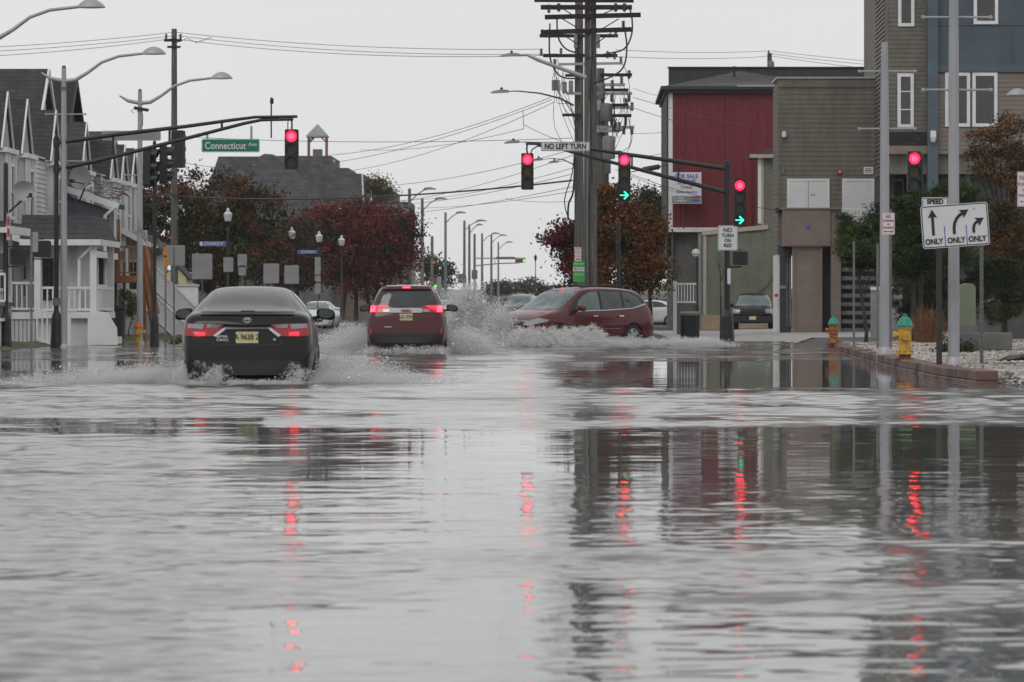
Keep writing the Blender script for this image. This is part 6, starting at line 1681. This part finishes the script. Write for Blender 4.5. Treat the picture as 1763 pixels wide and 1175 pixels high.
g = MB(); g.tube([(-.28, 0, .02), (-.1, .05, .08), (.1, 0, .11), (.6, .05, .12)], [.04, .06, .05, .04], 8); g.tube([(-.05, .1, .12), (.5, .15, .17)], .03, 8); g.box(-.2, .05, 0, .7, .5, .06); g.build('folded_sheet', 'rubber', o)

# ------------------------------------------------------------------ more cars
def make_offroad(loc, rz, label):
    L = 4.75; root = empty('suv', loc, label, 'car', None, rz)
    st = [(.0, .84, .5, 1.0, 1.55, .62), (.1, .90, .45, 1.05, 1.68, .66), (.5, .93, .4, 1.06, 1.73, .66), (2.0, .93, .35, 1.05, 1.74, .66), (2.7, .93, .35, 1.04, 1.70, .65),
          (3.2, .93, .35, 1.03, 1.36, .69), (3.45, .93, .35, 1.02, 1.12, .78), (4.0, .93, .36, 1.0, 1.09, .80), (4.55, .93, .4, .96, 1.05, .80), (4.68, .92, .42, .9, 1.0, .80), (4.75, .84, .46, .8, .9, .72)]
    body, bvh = car_body('body', st, 'paint_black', root, (.95, 3.75), .42, L=L)
    for y in (.95, 3.75):
        for sx in (-1, 1): wheel(root, sx * .91, y - L / 2, .37, 'left')
    patch('windscreen', [(-.74, 1.14), (.74, 1.14), (.62, 1.64), (-.62, 1.64)], 'front', 'pglass', root, bvh)
    for v in ('left', 'right'): patch('side_window', [(.3 - L / 2, 1.15), (3.1 - L / 2, 1.12), (2.7 - L / 2, 1.6), (.4 - L / 2, 1.6)], v, 'carglass', root, bvh)
    for sx in (-1, 1):
        door_mirror(root, sx * .9, 3.05 - L / 2, 1.18, 'paint_black')
        o = patch('headlight', [(sx * .56, .80), (sx * .86, .80), (sx * .88, 1.0), (sx * .58, .99)][::sx], 'front', 'clearlens', root, bvh, .02)
    g = patch('grille', [(-.53, .76), (.53, .76), (.55, 1.01), (-.55, 1.01)], 'front', 'trim', root, bvh, .015)
    yb = L / 2 + .02
    for k in range(7): MB().prism(rrect(.085, .24, .03, cx=-.42 + k * .14, cz=.885), yb, yb + .012).build('grille_slot', 'letter', g)
    MB().prism(rrect(1.7, .28, .08, cz=.55), yb - .1, yb + .06).build('front_bumper', 'trim', root)
    number_plate(root, .60, yb + .06, '', face=1)
    return root
v = at(1300, 535, 38); make_offroad((v.x, v.y + 2, .06), R(180 - 3), 'black boxy SUV parked facing the camera between the green house and brown building')
def far_car(x, s_, fn, lb, zg, rz=180):
    v = at(x, 535, s_)
    return fn((v.x, v.y, zg), rz, lb)
far_car(549, 34, lambda l, rz, lb: make_saloon('paint_white', l, R(rz), lb, False, None, False), 'white parked car peeping out right of the black saloon roof', .0, 178)
far_car(766, 24, lambda l, rz, lb: make_saloon('paint_white', l, R(rz), lb, False, None, False), 'white car facing the camera, just right of the red SUV mirror', .30)
far_car(785, 21.5, lambda l, rz, lb: make_suv(l, R(rz), lb, 'paint_grey', 'front'), 'grey SUV behind the white car, seen beyond the red SUV', .31)
far_car(814, 20, lambda l, rz, lb: make_saloon('paint_grey', l, R(rz), lb, False, None, False), 'dark car behind the grey SUV, left of the tall splash', .31)
far_car(897, 28.5, lambda l, rz, lb: make_suv(l, R(rz), lb, 'paint_grey', 'front'), 'dark SUV seen through the spray left of the maroon SUV', .25, 172)
far_car(948, 22, lambda l, rz, lb: make_suv(l, R(rz), lb, 'paint_grey', 'front'), 'grey SUV mostly hidden behind the maroon SUV windscreen', .3, 150)
far_car(1108, 31, lambda l, rz, lb: make_saloon('paint_white', l, R(rz), lb, False, None, False), 'white car roof showing behind the tail of the maroon SUV', .1, 95)

# ------------------------------------------------------------------ trees and plants
def crown(lobes, s_, n, leaf, nclump, seed, dep=None, hollow=.45, aspect=.55, spread=.10):
    """leaf clumps near the surface of several lobes. lobes: (px x, px y, rx, ry in px)"""
    global rng
    q = np.random.default_rng(seed); rng = q
    cs = []
    wts = np.array([l[2] * l[3] for l in lobes], float); wts /= wts.sum()
    for _ in range(nclump):
        l = lobes[q.choice(len(lobes), p=wts)]
        d = q.normal(size=3); d /= np.linalg.norm(d)
        rr_ = q.uniform(hollow, 1.0) ** .6
        c = at(l[0], l[1], s_); rx, rz_ = l[2] / s_, l[3] / s_
        ry = dep if dep else (rx + rz_) * .6
        cs.append((c.x + d[0] * rx * rr_, c.y + d[1] * ry * rr_, c.z + d[2] * rz_ * rr_))
    cs = np.array(cs)
    k = q.integers(0, nclump, n)
    rad = q.uniform(.5, 1.3, nclump)
    off = q.normal(size=(n, 3)) * (spread * rad[k])[:, None] * np.array([1.25, 1.25, .75])
    return cs, leaf_quads(cs[k] + off, leaf, aspect)
def tree(name, lobes, s_, base_x, base_z, cols, n, leaf, nclump, label, seed, group=None, trunk_r=.14, spread=.28, cat='tree', aspect=.55, trunks=None, limbs=16, kindmat=None, dep=None, hollow=.45):
    b0 = at(base_x, 535, s_)
    o = empty(name, (b0.x, b0.y, base_z), label, cat, group)
    cs, (v, f) = crown(lobes, s_, n, leaf, nclump, seed, dep, hollow, aspect, spread)
    cx = np.mean(cs, axis=0)
    v = v - np.array([b0.x, b0.y, base_z])
    mesh_np('crown', v, f, leafmat(name + '_leaves', cols), o)
    q = random.Random(seed)
    g = MB(); top = Vector((cx[0] - b0.x, cx[1] - b0.y, cx[2] - base_z))
    for k, tx in enumerate(trunks or [base_x]):
        bx_ = at(tx, 535, s_).x - b0.x
        mid = Vector((bx_ * .6 + top.x * .4 + q.uniform(-.15, .15), top.y * .5, top.z * .5)); tp = Vector((bx_ * .3 + top.x * .7, top.y, top.z))
        g.tube([(bx_, 0, -.3), (bx_ + .03, 0, .3), tuple(mid), tuple(tp)], [trunk_r * 1.2, trunk_r, trunk_r * .7, trunk_r * .35], 8)
    tr = g.build('trunk', 'bark', o, smooth=True)
    g = MB()
    for k in range(limbs):
        c = cs[q.randrange(len(cs))]; c = Vector((c[0] - b0.x, c[1] - b0.y, c[2] - base_z))
        t = q.uniform(.3, .95); a = mid.lerp(tp, t) if t > .5 else Vector((bx_, 0, 0)).lerp(mid, .5 + t)
        m_ = a.lerp(c, .5) + Vector((q.uniform(-.1, .1), q.uniform(-.1, .1), q.uniform(0, .2)))
        g.tube([tuple(a), tuple(m_), tuple(c)], [trunk_r * .35, trunk_r * .2, .012], 5)
    g.build('limbs', 'bark', tr)
    return o
dk = [(.008, .014, .005), (.022, .034, .009), (.05, .05, .012), (.10, .035, .014), (.16, .022, .02)]
redt = [(.02, .024, .008), (.05, .022, .012), (.10, .018, .016), (.16, .016, .02), (.21, .04, .03)]
mixd = [(.02, .024, .011), (.032, .034, .014), (.05, .036, .016), (.085, .03, .018), (.12, .035, .025)]
tree('autumn_tree', [(262, 330, 48, 40), (300, 380, 60, 75), (365, 350, 60, 62), (360, 430, 75, 70), (440, 360, 50, 52), (430, 440, 70, 60), (290, 460, 50, 50)], 33, 350, .1, dk, 36000, .095, 250, 'large dark green and rusty autumn tree behind the black saloon', 1, 'autumn trees on the left side', .2, .34, trunks=[300, 360, 430])
tree('autumn_tree', [(520, 420, 45, 45), (505, 460, 45, 40), (475, 445, 40, 45)], 29.5, 500, .1, mixd, 12000, .1, 130, 'rusty green tree between the first and second ornamental lamps', 2, 'autumn trees on the left side', .12, .32, trunks=[490, 515])
tree('autumn_tree', [(560, 395, 55, 45), (620, 380, 60, 38), (668, 398, 48, 42), (600, 440, 62, 55), (665, 440, 45, 45), (630, 470, 60, 35), (545, 450, 40, 45)], 27, 610, .1, redt, 34000, .105, 240, 'crimson autumn tree left of the far street lamps', 3, 'autumn trees on the left side', .16, .38, trunks=[587, 612, 640, 668])
tree('autumn_tree', [(690, 405, 22, 25), (700, 425, 16, 22), (690, 445, 20, 20)], 26.5, 690, .1, dk, 4500, .08, 60, 'thin edge of dark foliage right of the crimson tree', 4, 'autumn trees on the left side', .07, .3)
tree('yellow_tree', [(700, 450, 20, 14), (705, 475, 16, 22)], 20, 702, .2, [(.06, .05, .02), (.2, .13, .02), (.28, .18, .03)], 1400, .1, 30, 'small yellow tree right of the crimson one', 5, None, .06, .35)
tree('autumn_tree', [(660, 330, 22, 14), (645, 318, 16, 12)], 22.5, 655, .2, [(.05, .045, .02), (.10, .08, .02), (.13, .10, .03)], 1800, .1, 34, 'ochre treetop in front of the far end of the grey roofed building', 6, None, .1, .3)
# right-hand autumn trees
tree('autumn_tree', [(975, 405, 26, 22), (962, 410, 22, 10), (985, 440, 22, 26), (990, 470, 18, 26), (1000, 400, 20, 22)], 45.5, 1003, .05, [(.02, .015, .012), (.04, .03, .016), (.11, .012, .022), (.17, .02, .035)], 6500, .07, 80, 'small dark red tree left of the timber poles', 7, 'autumn trees by the timber poles', .07, .20)
tree('autumn_tree', [(1058, 350, 30, 30), (1090, 375, 34, 30), (1050, 410, 36, 45), (1105, 415, 36, 45), (1070, 465, 42, 40), (1115, 465, 34, 36), (1045, 330, 16, 18), (1140, 400, 16, 20)], 45.5, 1075, .05, [(.02, .03, .01), (.06, .05, .014), (.13, .05, .014), (.19, .05, .02), (.22, .10, .025)], 17000, .075, 200, 'orange and green autumn tree right of the timber poles', 8, 'autumn trees by the timber poles', .13, .24, trunks=[1062, 1100])
tree('evergreen_tree', [(1115, 350, 34, 28), (1130, 380, 28, 30), (1110, 430, 40, 50)], 33, 1120, .1, [(.012, .02, .01), (.03, .045, .018), (.05, .07, .025)], 9000, .09, 130, 'dark evergreen tree behind the orange autumn tree', 9, None, .12, .32)
# pines at the right verge
pn = [(.006, .012, .004), (.018, .036, .009), (.042, .07, .016), (.10, .135, .035)]
def pine(lobes, s_, bx_, zb_, n, label, seed, nclump, trunk_r=.08):
    return tree('pine_tree', lobes, s_, bx_, zb_, pn, n, .062, nclump, label, seed, 'pines at the right verge', trunk_r, .08, aspect=.17, limbs=24)
pine([(1540, 372, 45, 30), (1590, 355, 45, 32), (1645, 335, 42, 26), (1500, 400, 38, 28), (1470, 425, 26, 24), (1550, 430, 60, 50), (1620, 410, 60, 60), (1680, 345, 24, 24)], 66, 1570, .15, 36000, 'broad dark green pine behind the lane arrow sign', 11, 520)
pine([(1455, 395, 14, 26), (1462, 430, 22, 20), (1490, 440, 30, 26)], 67, 1490, .15, 9000, 'small pine limb reaching left in front of the brown building', 12, 120, .05)
pine([(1580, 490, 55, 50), (1650, 480, 70, 55), (1720, 500, 60, 60), (1600, 540, 55, 30)], 64, 1640, .15, 26000, 'low dark pine growth under the lane arrow sign', 13, 380)
tree('autumn_tree', [(1700, 235, 36, 9), (1745, 215, 34, 14), (1690, 262, 36, 9), (1750, 262, 40, 16), (1720, 290, 44, 14), (1765, 310, 40, 24), (1735, 380, 50, 36), (1740, 440, 55, 40), (1755, 500, 40, 40)], 62, 1728, .15,
     [(.018, .02, .01), (.045, .04, .015), (.09, .055, .02), (.15, .06, .025), (.19, .12, .03)], 24000, .05, 330, 'airy autumn tree with flat ochre branches at the right edge', 14, None, .09, .13, aspect=.35, limbs=40)
# ornamental dry grass
o = empty('ornamental_grass', at(1600, 590, 84), 'clump of tawny ornamental grass left of the tall silver post', 'grass clump')
g = MB(); q = random.Random(5)
for k in range(520):
    a = q.uniform(0, 6.28); r_ = q.uniform(0, .28); b0 = Vector((r_ * math.cos(a), r_ * math.sin(a), 0)); h_ = q.uniform(.25, .62) + (.35 if q.random() < .1 else 0)
    lean = Vector((math.cos(a), math.sin(a), 0)) * q.uniform(.05, .35); d = .004
    p1 = b0 + lean * .4 + Vector((0, 0, h_ * .7)); p2 = b0 + lean + Vector((0, 0, h_))
    g.add([b0 + Vector((-d, 0, 0)), b0 + Vector((d, 0, 0)), p1 + Vector((d, 0, 0)), p1 + Vector((-d, 0, 0)), p2], [(0, 1, 2, 3), (3, 2, 4)])
g.build('blades', 'ornleaf', o)
tree('shrub', [(1650, 600, 26, 8)], 88, 1650, .15, [(.02, .03, .01), (.05, .06, .02)], 1500, .03, 40, 'low green plants at the foot of the tall silver post', 21, None, .02, .08, cat='shrub', limbs=3)
tree('shrub', [(219, 520, 14, 20), (228, 535, 10, 12), (210, 505, 8, 8)], 50, 220, .05, [(.06, .07, .02), (.14, .15, .05), (.22, .22, .09)], 1800, .045, 40, 'yellow green bush under the wooden deck stair', 22, None, .02, .10, cat='shrub', limbs=5)
tree('shrub', [(150, 585, 26, 5), (300, 588, 20, 5)], 58, 150, .0, [(.05, .07, .02), (.09, .11, .03)], 900, .035, 30, 'low weeds at the foot of the white porch', 23, None, .01, .08, cat='shrub', limbs=2)
def sapling(x, s_, ztop, label, seed):
    o = empty('bare_sapling', (at(x, 535, s_).x, F / s_, .05), label, 'tree', 'bare street saplings'); q = random.Random(seed); g = MB()
    def grow(p, d, l, r_, k):
        e = p + d * l; g.tube([tuple(p), tuple(p + d * l * .5 + Vector((q.uniform(-.04, .04), 0, 0)) * l), tuple(e)], [r_, r_ * .8, r_ * .6], 5)
        if k:
            for _ in range(3): grow(p + d * l * q.uniform(.4, 1), (d + Vector((q.uniform(-.8, .8), q.uniform(-.8, .8), q.uniform(.0, .4)))).normalized(), l * q.uniform(.5, .75), r_ * .5, k - 1)
    H = ztop; g.tube([(0, 0, -.1), (0, 0, H * .45)], [.035, .028], 6)
    grow(Vector((0, 0, H * .42)), Vector((0, 0, 1)), H * .3, .022, 4)
    g.build('trunk_and_twigs', 'bark', o); return o
sapling(1241, 53.5, 3.1, 'bare sapling in front of the green house', 3)
sapling(262, 60, 3.6, 'bare sapling behind the second black signal pole', 8)
# far shrubs on the dunes
def far_bush(x, y, rx, ry, s_, lb, seed, n=1500):
    return tree('shrub', [(x, y, rx, ry), (x + rx * .4, y + ry * .4, rx * .7, ry * .6)], s_, x, .2, [(.015, .02, .012), (.03, .04, .02), (.05, .06, .03)], n, .16, 40, lb, seed, 'shrubs before the dunes', .06, .35, cat='shrub', limbs=6)
far_bush(755, 470, 26, 24, 17, 'ragged dark bush left of the pale metal lamp', 31)
far_bush(735, 455, 16, 18, 17.5, 'ragged dark bush right of the red tree', 32, 1000)
far_bush(870, 495, 30, 12, 13, 'dark bush left of the lone ornamental lamp', 33)
far_bush(915, 492, 26, 14, 13, 'dark bush at the foot of the lone ornamental lamp', 34)
far_bush(850, 498, 18, 10, 13, 'small dark bush beside the last far lamp', 35, 900)
far_bush(960, 502, 40, 10, 13, 'pale scrub behind the maroon SUV roof', 36, 1500)
# building-like low wall across the end of the avenue
o = empty('sea_wall', (-14, 560, .3), 'long low grey wall across the far end of the avenue', 'wall')
MB().box(-60, 560, .0, 40, 561, 2.6).build('wall', 'stone', **W(o)); MB().box(-60, 559.9, 2.6, 40, 561.1, 2.8).build('coping', 'grey', **W(o))

# ------------------------------------------------------------------ overhead wires
def wire(p, q, sag, lb, r_=.012, m='wire', grp='overhead wires'):
    a, b_ = at(*p), at(*q); n = 24; c = (a + b_) / 2
    o = empty('overhead_wire', c, lb, 'wire', grp)
    MB().tube([tuple(a.lerp(b_, t / n) - Vector((0, 0, sag * 4 * (t / n) * (1 - t / n))) - c) for t in range(n + 1)], r_, 4).build('strand', m, o)
WL = '''topmost wire from the left edge to the lone pole
middle wire from the left edge to the lone pole
lowest of the three high wires from the left edge to the lone pole
highest wire from the lone pole across the sky to the pole pair
second high wire from the lone pole, ending right of the pole pair
third high wire from the lone pole to the pole pair
upper wire from the pole pair to the transformer above the red building
lower wire from the pole pair to the transformer above the red building
upper wire from the small transformer to the apartment block
middle wire from the small transformer to the apartment block
lower wire from the small transformer to the apartment block
uppermost slanting wire from beside the black curved lamp down to the left
middle slanting wire from beside the black curved lamp down to the left
steepest slanting wire from beside the black curved lamp down to the left
level wire passing behind the Connecticut Ave sign to the pole pair
slanting wire leaving the pole pair behind the no left turn sign, upper
slanting wire leaving the pole pair behind the no left turn sign, lower
slanting wire from the pole pair at signal height towards the crimson tree
shallow wire from below the left hanging signal to the grey roofed building
short nearly level wire right of the far lamps, lower of two
shortest far wire below the left hanging signal
long shallow wire reaching down left over the crimson tree
short wire from the sky junction down to the pole pair
wire from the sky junction down left towards the cupola
short vertical dropper joining two wires left of the pole pair
highest thin wire between the transformers and the red building edge
upper thin wire crossing the top of the red wall
lower thin wire crossing the top of the red wall
short level wire from the transformers to the red building side
wire sloping down right behind the splice case to the for sale board
long wire sloping to the black floodlight on the brown building
short wire rising right from the splice case to the red building
wire from the lone pole to the row house gables, upper
wire from the lone pole to the row house gables, lower
wire from the lone pole passing the grey sign back on the left arm
wire from the lone pole passing just below the red signal
lowest wire from the lone pole across the porch roofs'''.split('\n')
for lb_, (p, q, sg) in zip(WL, [((-200, 88, 44), (298, 56, 38), .15), ((-200, 96, 44), (300, 62, 38), .15), ((-200, 103, 44), (302, 66, 38), .2), ((304, 56, 38), (935, 85, 42), .25), ((306, 62, 38), (960, 93, 42), .3), ((306, 68, 38), (935, 96, 47), .3),
                 ((1060, 86, 42), (1326, 88, 33), .1), ((1063, 98, 46), (1326, 97, 33), .1), ((1328, 88, 33), (1900, 118, 36), .3), ((1328, 93, 33), (1900, 127, 36), .3), ((1330, 97, 33), (1900, 130, 36), .4),
                 ((948, 168, 47), (560, 268, 34), .4), ((950, 172, 47), (480, 290, 34), .5), ((955, 176, 47), (540, 300, 30), .6),
                 ((302, 235, 38), (985, 238, 45), .2), ((985, 258, 47), (560, 320, 30), .5), ((985, 268, 47), (640, 350, 26), .4), ((985, 290, 47), (690, 345, 25), .3), ((985, 300, 47), (560, 352, 28), .5),
                 ((985, 330, 47), (700, 358, 25), .2), ((985, 347, 47), (870, 342, 30), .1), ((985, 322, 47), (600, 372, 26), .3), ((902, 215, 44), (985, 250, 47), .05), ((902, 222, 44), (620, 258, 30), .3), ((900, 190, 44), (902, 222, 44), .0),
                 ((1090, 152, 44), (1150, 168, 36), .05), ((1090, 168, 44), (1330, 225, 36), .1), ((1090, 186, 44), (1290, 240, 36), .1), ((1092, 230, 44), (1150, 227, 36), .03),
                 ((1060, 292, 44), (1160, 330, 36), .05), ((1085, 300, 44), (1340, 362, 44.9), .2), ((1060, 270, 44), (1150, 262, 36), .1),
                 ((302, 300, 38), (60, 262, 46), .2), ((302, 310, 38), (100, 300, 52), .2), ((302, 270, 38), (190, 262, 46), .2), ((302, 278, 38), (490, 300, 30), .1), ((302, 345, 38), (60, 340, 50), .3)]):
    wire(p, q, sg, lb_, .011)
wire((302, 338, 38), (985, 311, 48), .35, 'thick black cable sagging between the lone pole and the pole pair', .032)
wire((302, 336, 38), (-100, 300, 50), .3, 'thick black cable running left from the lone pole over the row houses', .03)
o = empty('cable_splice', at(1120, 290, 50), 'black splice case hanging on the wires right of the timber poles', 'splice case')
MB().tube([(-.3, 0, -.06), (-.25, 0, -.05), (.28, 0, .05), (.34, 0, .07)], [.04, .09, .09, .04], 10).build('case', 'black', o, smooth=True)
MB().tube([(-1.0, 0, -.2), (-.3, 0, -.06), (.34, 0, .07), (.62, 0, .12)], .018, 5).build('cable', 'wire', o)
o = empty('chimney_transformer', at(1325, 112, 33.2), 'small transformer on a pole top behind the dark parapet', 'utility pole', 'timber utility poles')
MB().tube([(0, 0, -11), (0, 0, .6)], [.16, .12], 8).build('pole', 'pole_wood', o); MB().lathe([(.16, -.6), (.18, -.5), (.18, .1), (.1, .2)], (.05, -.3, 0)).build('transformer', 'steel', o, smooth=True); MB().lathe([(.03, 0), (.07, .1), (.03, .3)], (-.05, -.2, .45)).build('insulator', 'insul', o)

# ------------------------------------------------------------------ spray thrown up by the cars
drop = bpy.data.materials.new('water_droplets'); drop.use_nodes = True
_n = drop.node_tree.nodes; _l = drop.node_tree.links; _n.remove(bsdf(drop))
_d = _n.new('ShaderNodeBsdfDiffuse'); _t = _n.new('ShaderNodeBsdfTranslucent'); _m = _n.new('ShaderNodeMixShader'); _m.inputs[0].default_value = .5
for _s in (_d, _t): _s.inputs[0].default_value = (.99, .99, .99, 1)
_l.new(_d.outputs[0], _m.inputs[1]); _l.new(_t.outputs[0], _m.inputs[2]); _l.new(_m.outputs[0], _n['Material Output'].inputs['Surface'])
q_ = np.random.default_rng(42)
TET = np.array([[1, 1, 1], [1, -1, -1], [-1, 1, -1], [-1, -1, 1]], float) / 1.2
TF = np.array([[0, 1, 2], [0, 3, 1], [0, 2, 3], [1, 3, 2]])
def drops(pts, size, name, label):
    pts = pts[pts[:, 2] > -.02]; n = len(pts)
    # random orientation
    a = q_.normal(size=(n, 3, 3)); qm, _ = np.linalg.qr(a)
    sz = size * np.exp(q_.normal(0, .45, n))
    v = (TET[None] * sz[:, None, None]) @ qm + pts[:, None, :]
    f = (np.arange(n)[:, None, None] * 4 + TF[None]).reshape(-1, 3)
    o = mesh_np(name, v.reshape(-1, 3), f, drop)
    return tag(o, label, 'splash', kind='stuff')
def jets(p0, p1, ang, R_, H_, n, nf, jit, back=0, bias=1.0, front=0):
    """ballistic fingers of droplets: start between p0 and p1 (xy), travel at ang degrees (spread), reach R_, peak H_"""
    k = q_.integers(0, nf, n)
    u = q_.uniform(0, 1, nf); A = np.radians(q_.normal(ang[0], ang[1], nf)); Rr = q_.uniform(*R_, nf); Hh = q_.uniform(*H_, nf) * (.5 + .5 * q_.uniform(0, 1, nf))
    t = q_.uniform(0, 1, n) ** bias
    x0 = p0[0] + (p1[0] - p0[0]) * u; y0 = p0[1] + (p1[1] - p0[1]) * u
    r = Rr[k] * t
    P_ = np.stack([x0[k] + np.cos(A[k]) * r, y0[k] + np.sin(A[k]) * r, 4 * Hh[k] * t * (1 - t * .98)], 1)
    j = q_.normal(size=(n, 3)) * jit * (.25 + t)[:, None]; j[:, 2] *= .8
    return P_ + j
YT = F / 62 - .3
hd = (-math.sin(R(138)), math.cos(R(138)))
fr = (-.24 + hd[0] * 2.4, YT + hd[1] * 2.4)
px_ = (-hd[1], hd[0])          # the car's right/left axis
L_ = (fr[0] + .9 * px_[0], fr[1] + .9 * px_[1]); R2 = (fr[0] - .9 * px_[0], fr[1] - .9 * px_[1])
P1 = jets(R2, (R2[0] - .5, R2[1] - .5), (190, 26), (.2, 1.5), (.7, 1.8), 115000, 420, .09)
P1b = jets(R2, fr, (230, 40), (.2, 1.3), (.4, 1.3), 75000, 260, .10)
P1c = jets(R2, fr, (180, 60), (.3, 2.4), (.10, .55), 50000, 200, .11)
drops(np.concatenate([P1, P1b, P1c]), .0047, 'nose_splash', 'tall white plume of spray bursting from the nose of the maroon SUV')
rear = (-.24 - hd[0] * 2.0 + .9 * px_[0], YT - hd[1] * 2.0 + .9 * px_[1])
mid_ = ((L_[0] + rear[0]) / 2, (L_[1] + rear[1]) / 2)
P2 = jets(L_, mid_, (-55, 22), (.4, 1.3), (.15, .62), 70000, 190, .045)
P2b = jets(mid_, rear, (-40, 20), (.3, 1.1), (.06, .26), 28000, 120, .035)
P2c = jets(rear, (rear[0] + 1.2, rear[1] + .8), (-10, 22), (.3, 1.9), (.06, .26), 26000, 110, .04)
P2d = jets(fr, L_, (-95, 22), (.3, 1.1), (.15, .6), 52000, 140, .05)
drops(np.concatenate([P2, P2b, P2c, P2d]), .0052, 'side_splash', 'curling white splash along the near side of the maroon SUV')
G_ = 93.3
P3 = np.concatenate([jets((-4.9, G_ + .6), (-4.9, G_ + 3.6), (200, 18), (.4, 1.7), (.2, .8), 40000, 160, .07), jets((-3.1, G_ + .4), (-3.1, G_ + 3.6), (-18, 18), (.3, 1.5), (.2, .7), 34000, 130, .07),
                     jets((-4.9, G_ + .3), (-3.15, G_ + .3), (-90, 30), (.1, .8), (.04, .2), 16000, 120, .05)])
drops(P3, .0042, 'rear_splash', 'fine spray hanging round the rear wheels of the dark red SUV')
C_Y = 55.1
P4 = np.concatenate([jets((-5.55, C_Y + .3), (-5.6, C_Y + 1.6), (186, 10), (.4, 2.6), (.03, .26), 46000, 260, .03), jets((-5.5, C_Y + .6), (-5.6, C_Y + 3.6), (180, 14), (.3, 1.5), (.08, .32), 18000, 130, .045),
                     jets((-3.72, C_Y + .3), (-3.8, C_Y + 4.0), (-4, 12), (.3, 1.7), (.12, .46), 44000, 240, .045), jets((-3.72, C_Y + .2), (-3.75, C_Y + 1.6), (-14, 14), (.6, 2.4), (.03, .2), 26000, 170, .03)])
drops(P4, .0026, 'side_spray', 'low fans of spray on both sides of the charcoal saloon')
P5 = np.concatenate([jets((-5.4, C_Y), (-3.8, C_Y), (-90, 40), (.02, .5), (.01, .07), 15000, 190, .018), jets((-5.15, C_Y + .1), (-4.9, C_Y), (-70, 40), (.05, .4), (.1, .34), 9000, 60, .02),
                     jets((-5.45, C_Y + .3), (-5.35, C_Y + .1), (-100, 25), (.05, .4), (.1, .32), 6000, 50, .02), jets((-3.95, C_Y + .3), (-3.8, C_Y + .1), (-80, 30), (.05, .5), (.1, .30), 7000, 60, .02)])
drops(P4[q_.integers(0, len(P4), 5000)] + q_.normal(0, .03, (5000, 3)), .0065, 'flying_drops', 'coarse white drops flying beside the charcoal saloon')
PA = np.concatenate([P1, P1b, P2, P2b, P2d, P3])
drops(PA[q_.integers(0, len(PA), 20000)] + q_.normal(0, .04, (20000, 3)), .0115, 'flying_drops', 'coarse white drops flying round both red SUVs')
drops(P5, .0025, 'rear_foam', 'white froth and drops kicked up behind the charcoal saloon bumper')

# ------------------------------------------------------------------ rain haze
hz = MB().box(-345, -155, -1.2, 345, 1015, 20).build('haze', 'black')
hm = bpy.data.materials.new('haze_air'); hm.use_nodes = True; hm.node_tree.nodes.remove(bsdf(hm))
pv = hm.node_tree.nodes.new('ShaderNodeVolumePrincipled')
pv.inputs['Color'].default_value = (.93, .94, .95, 1); pv.inputs['Density'].default_value = .00014; pv.inputs['Anisotropy'].default_value = .2
hm.node_tree.links.new(pv.outputs[0], hm.node_tree.nodes['Material Output'].inputs['Volume'])
hz.data.materials.clear(); hz.data.materials.append(hm)
tag(hz, kind='stuff')
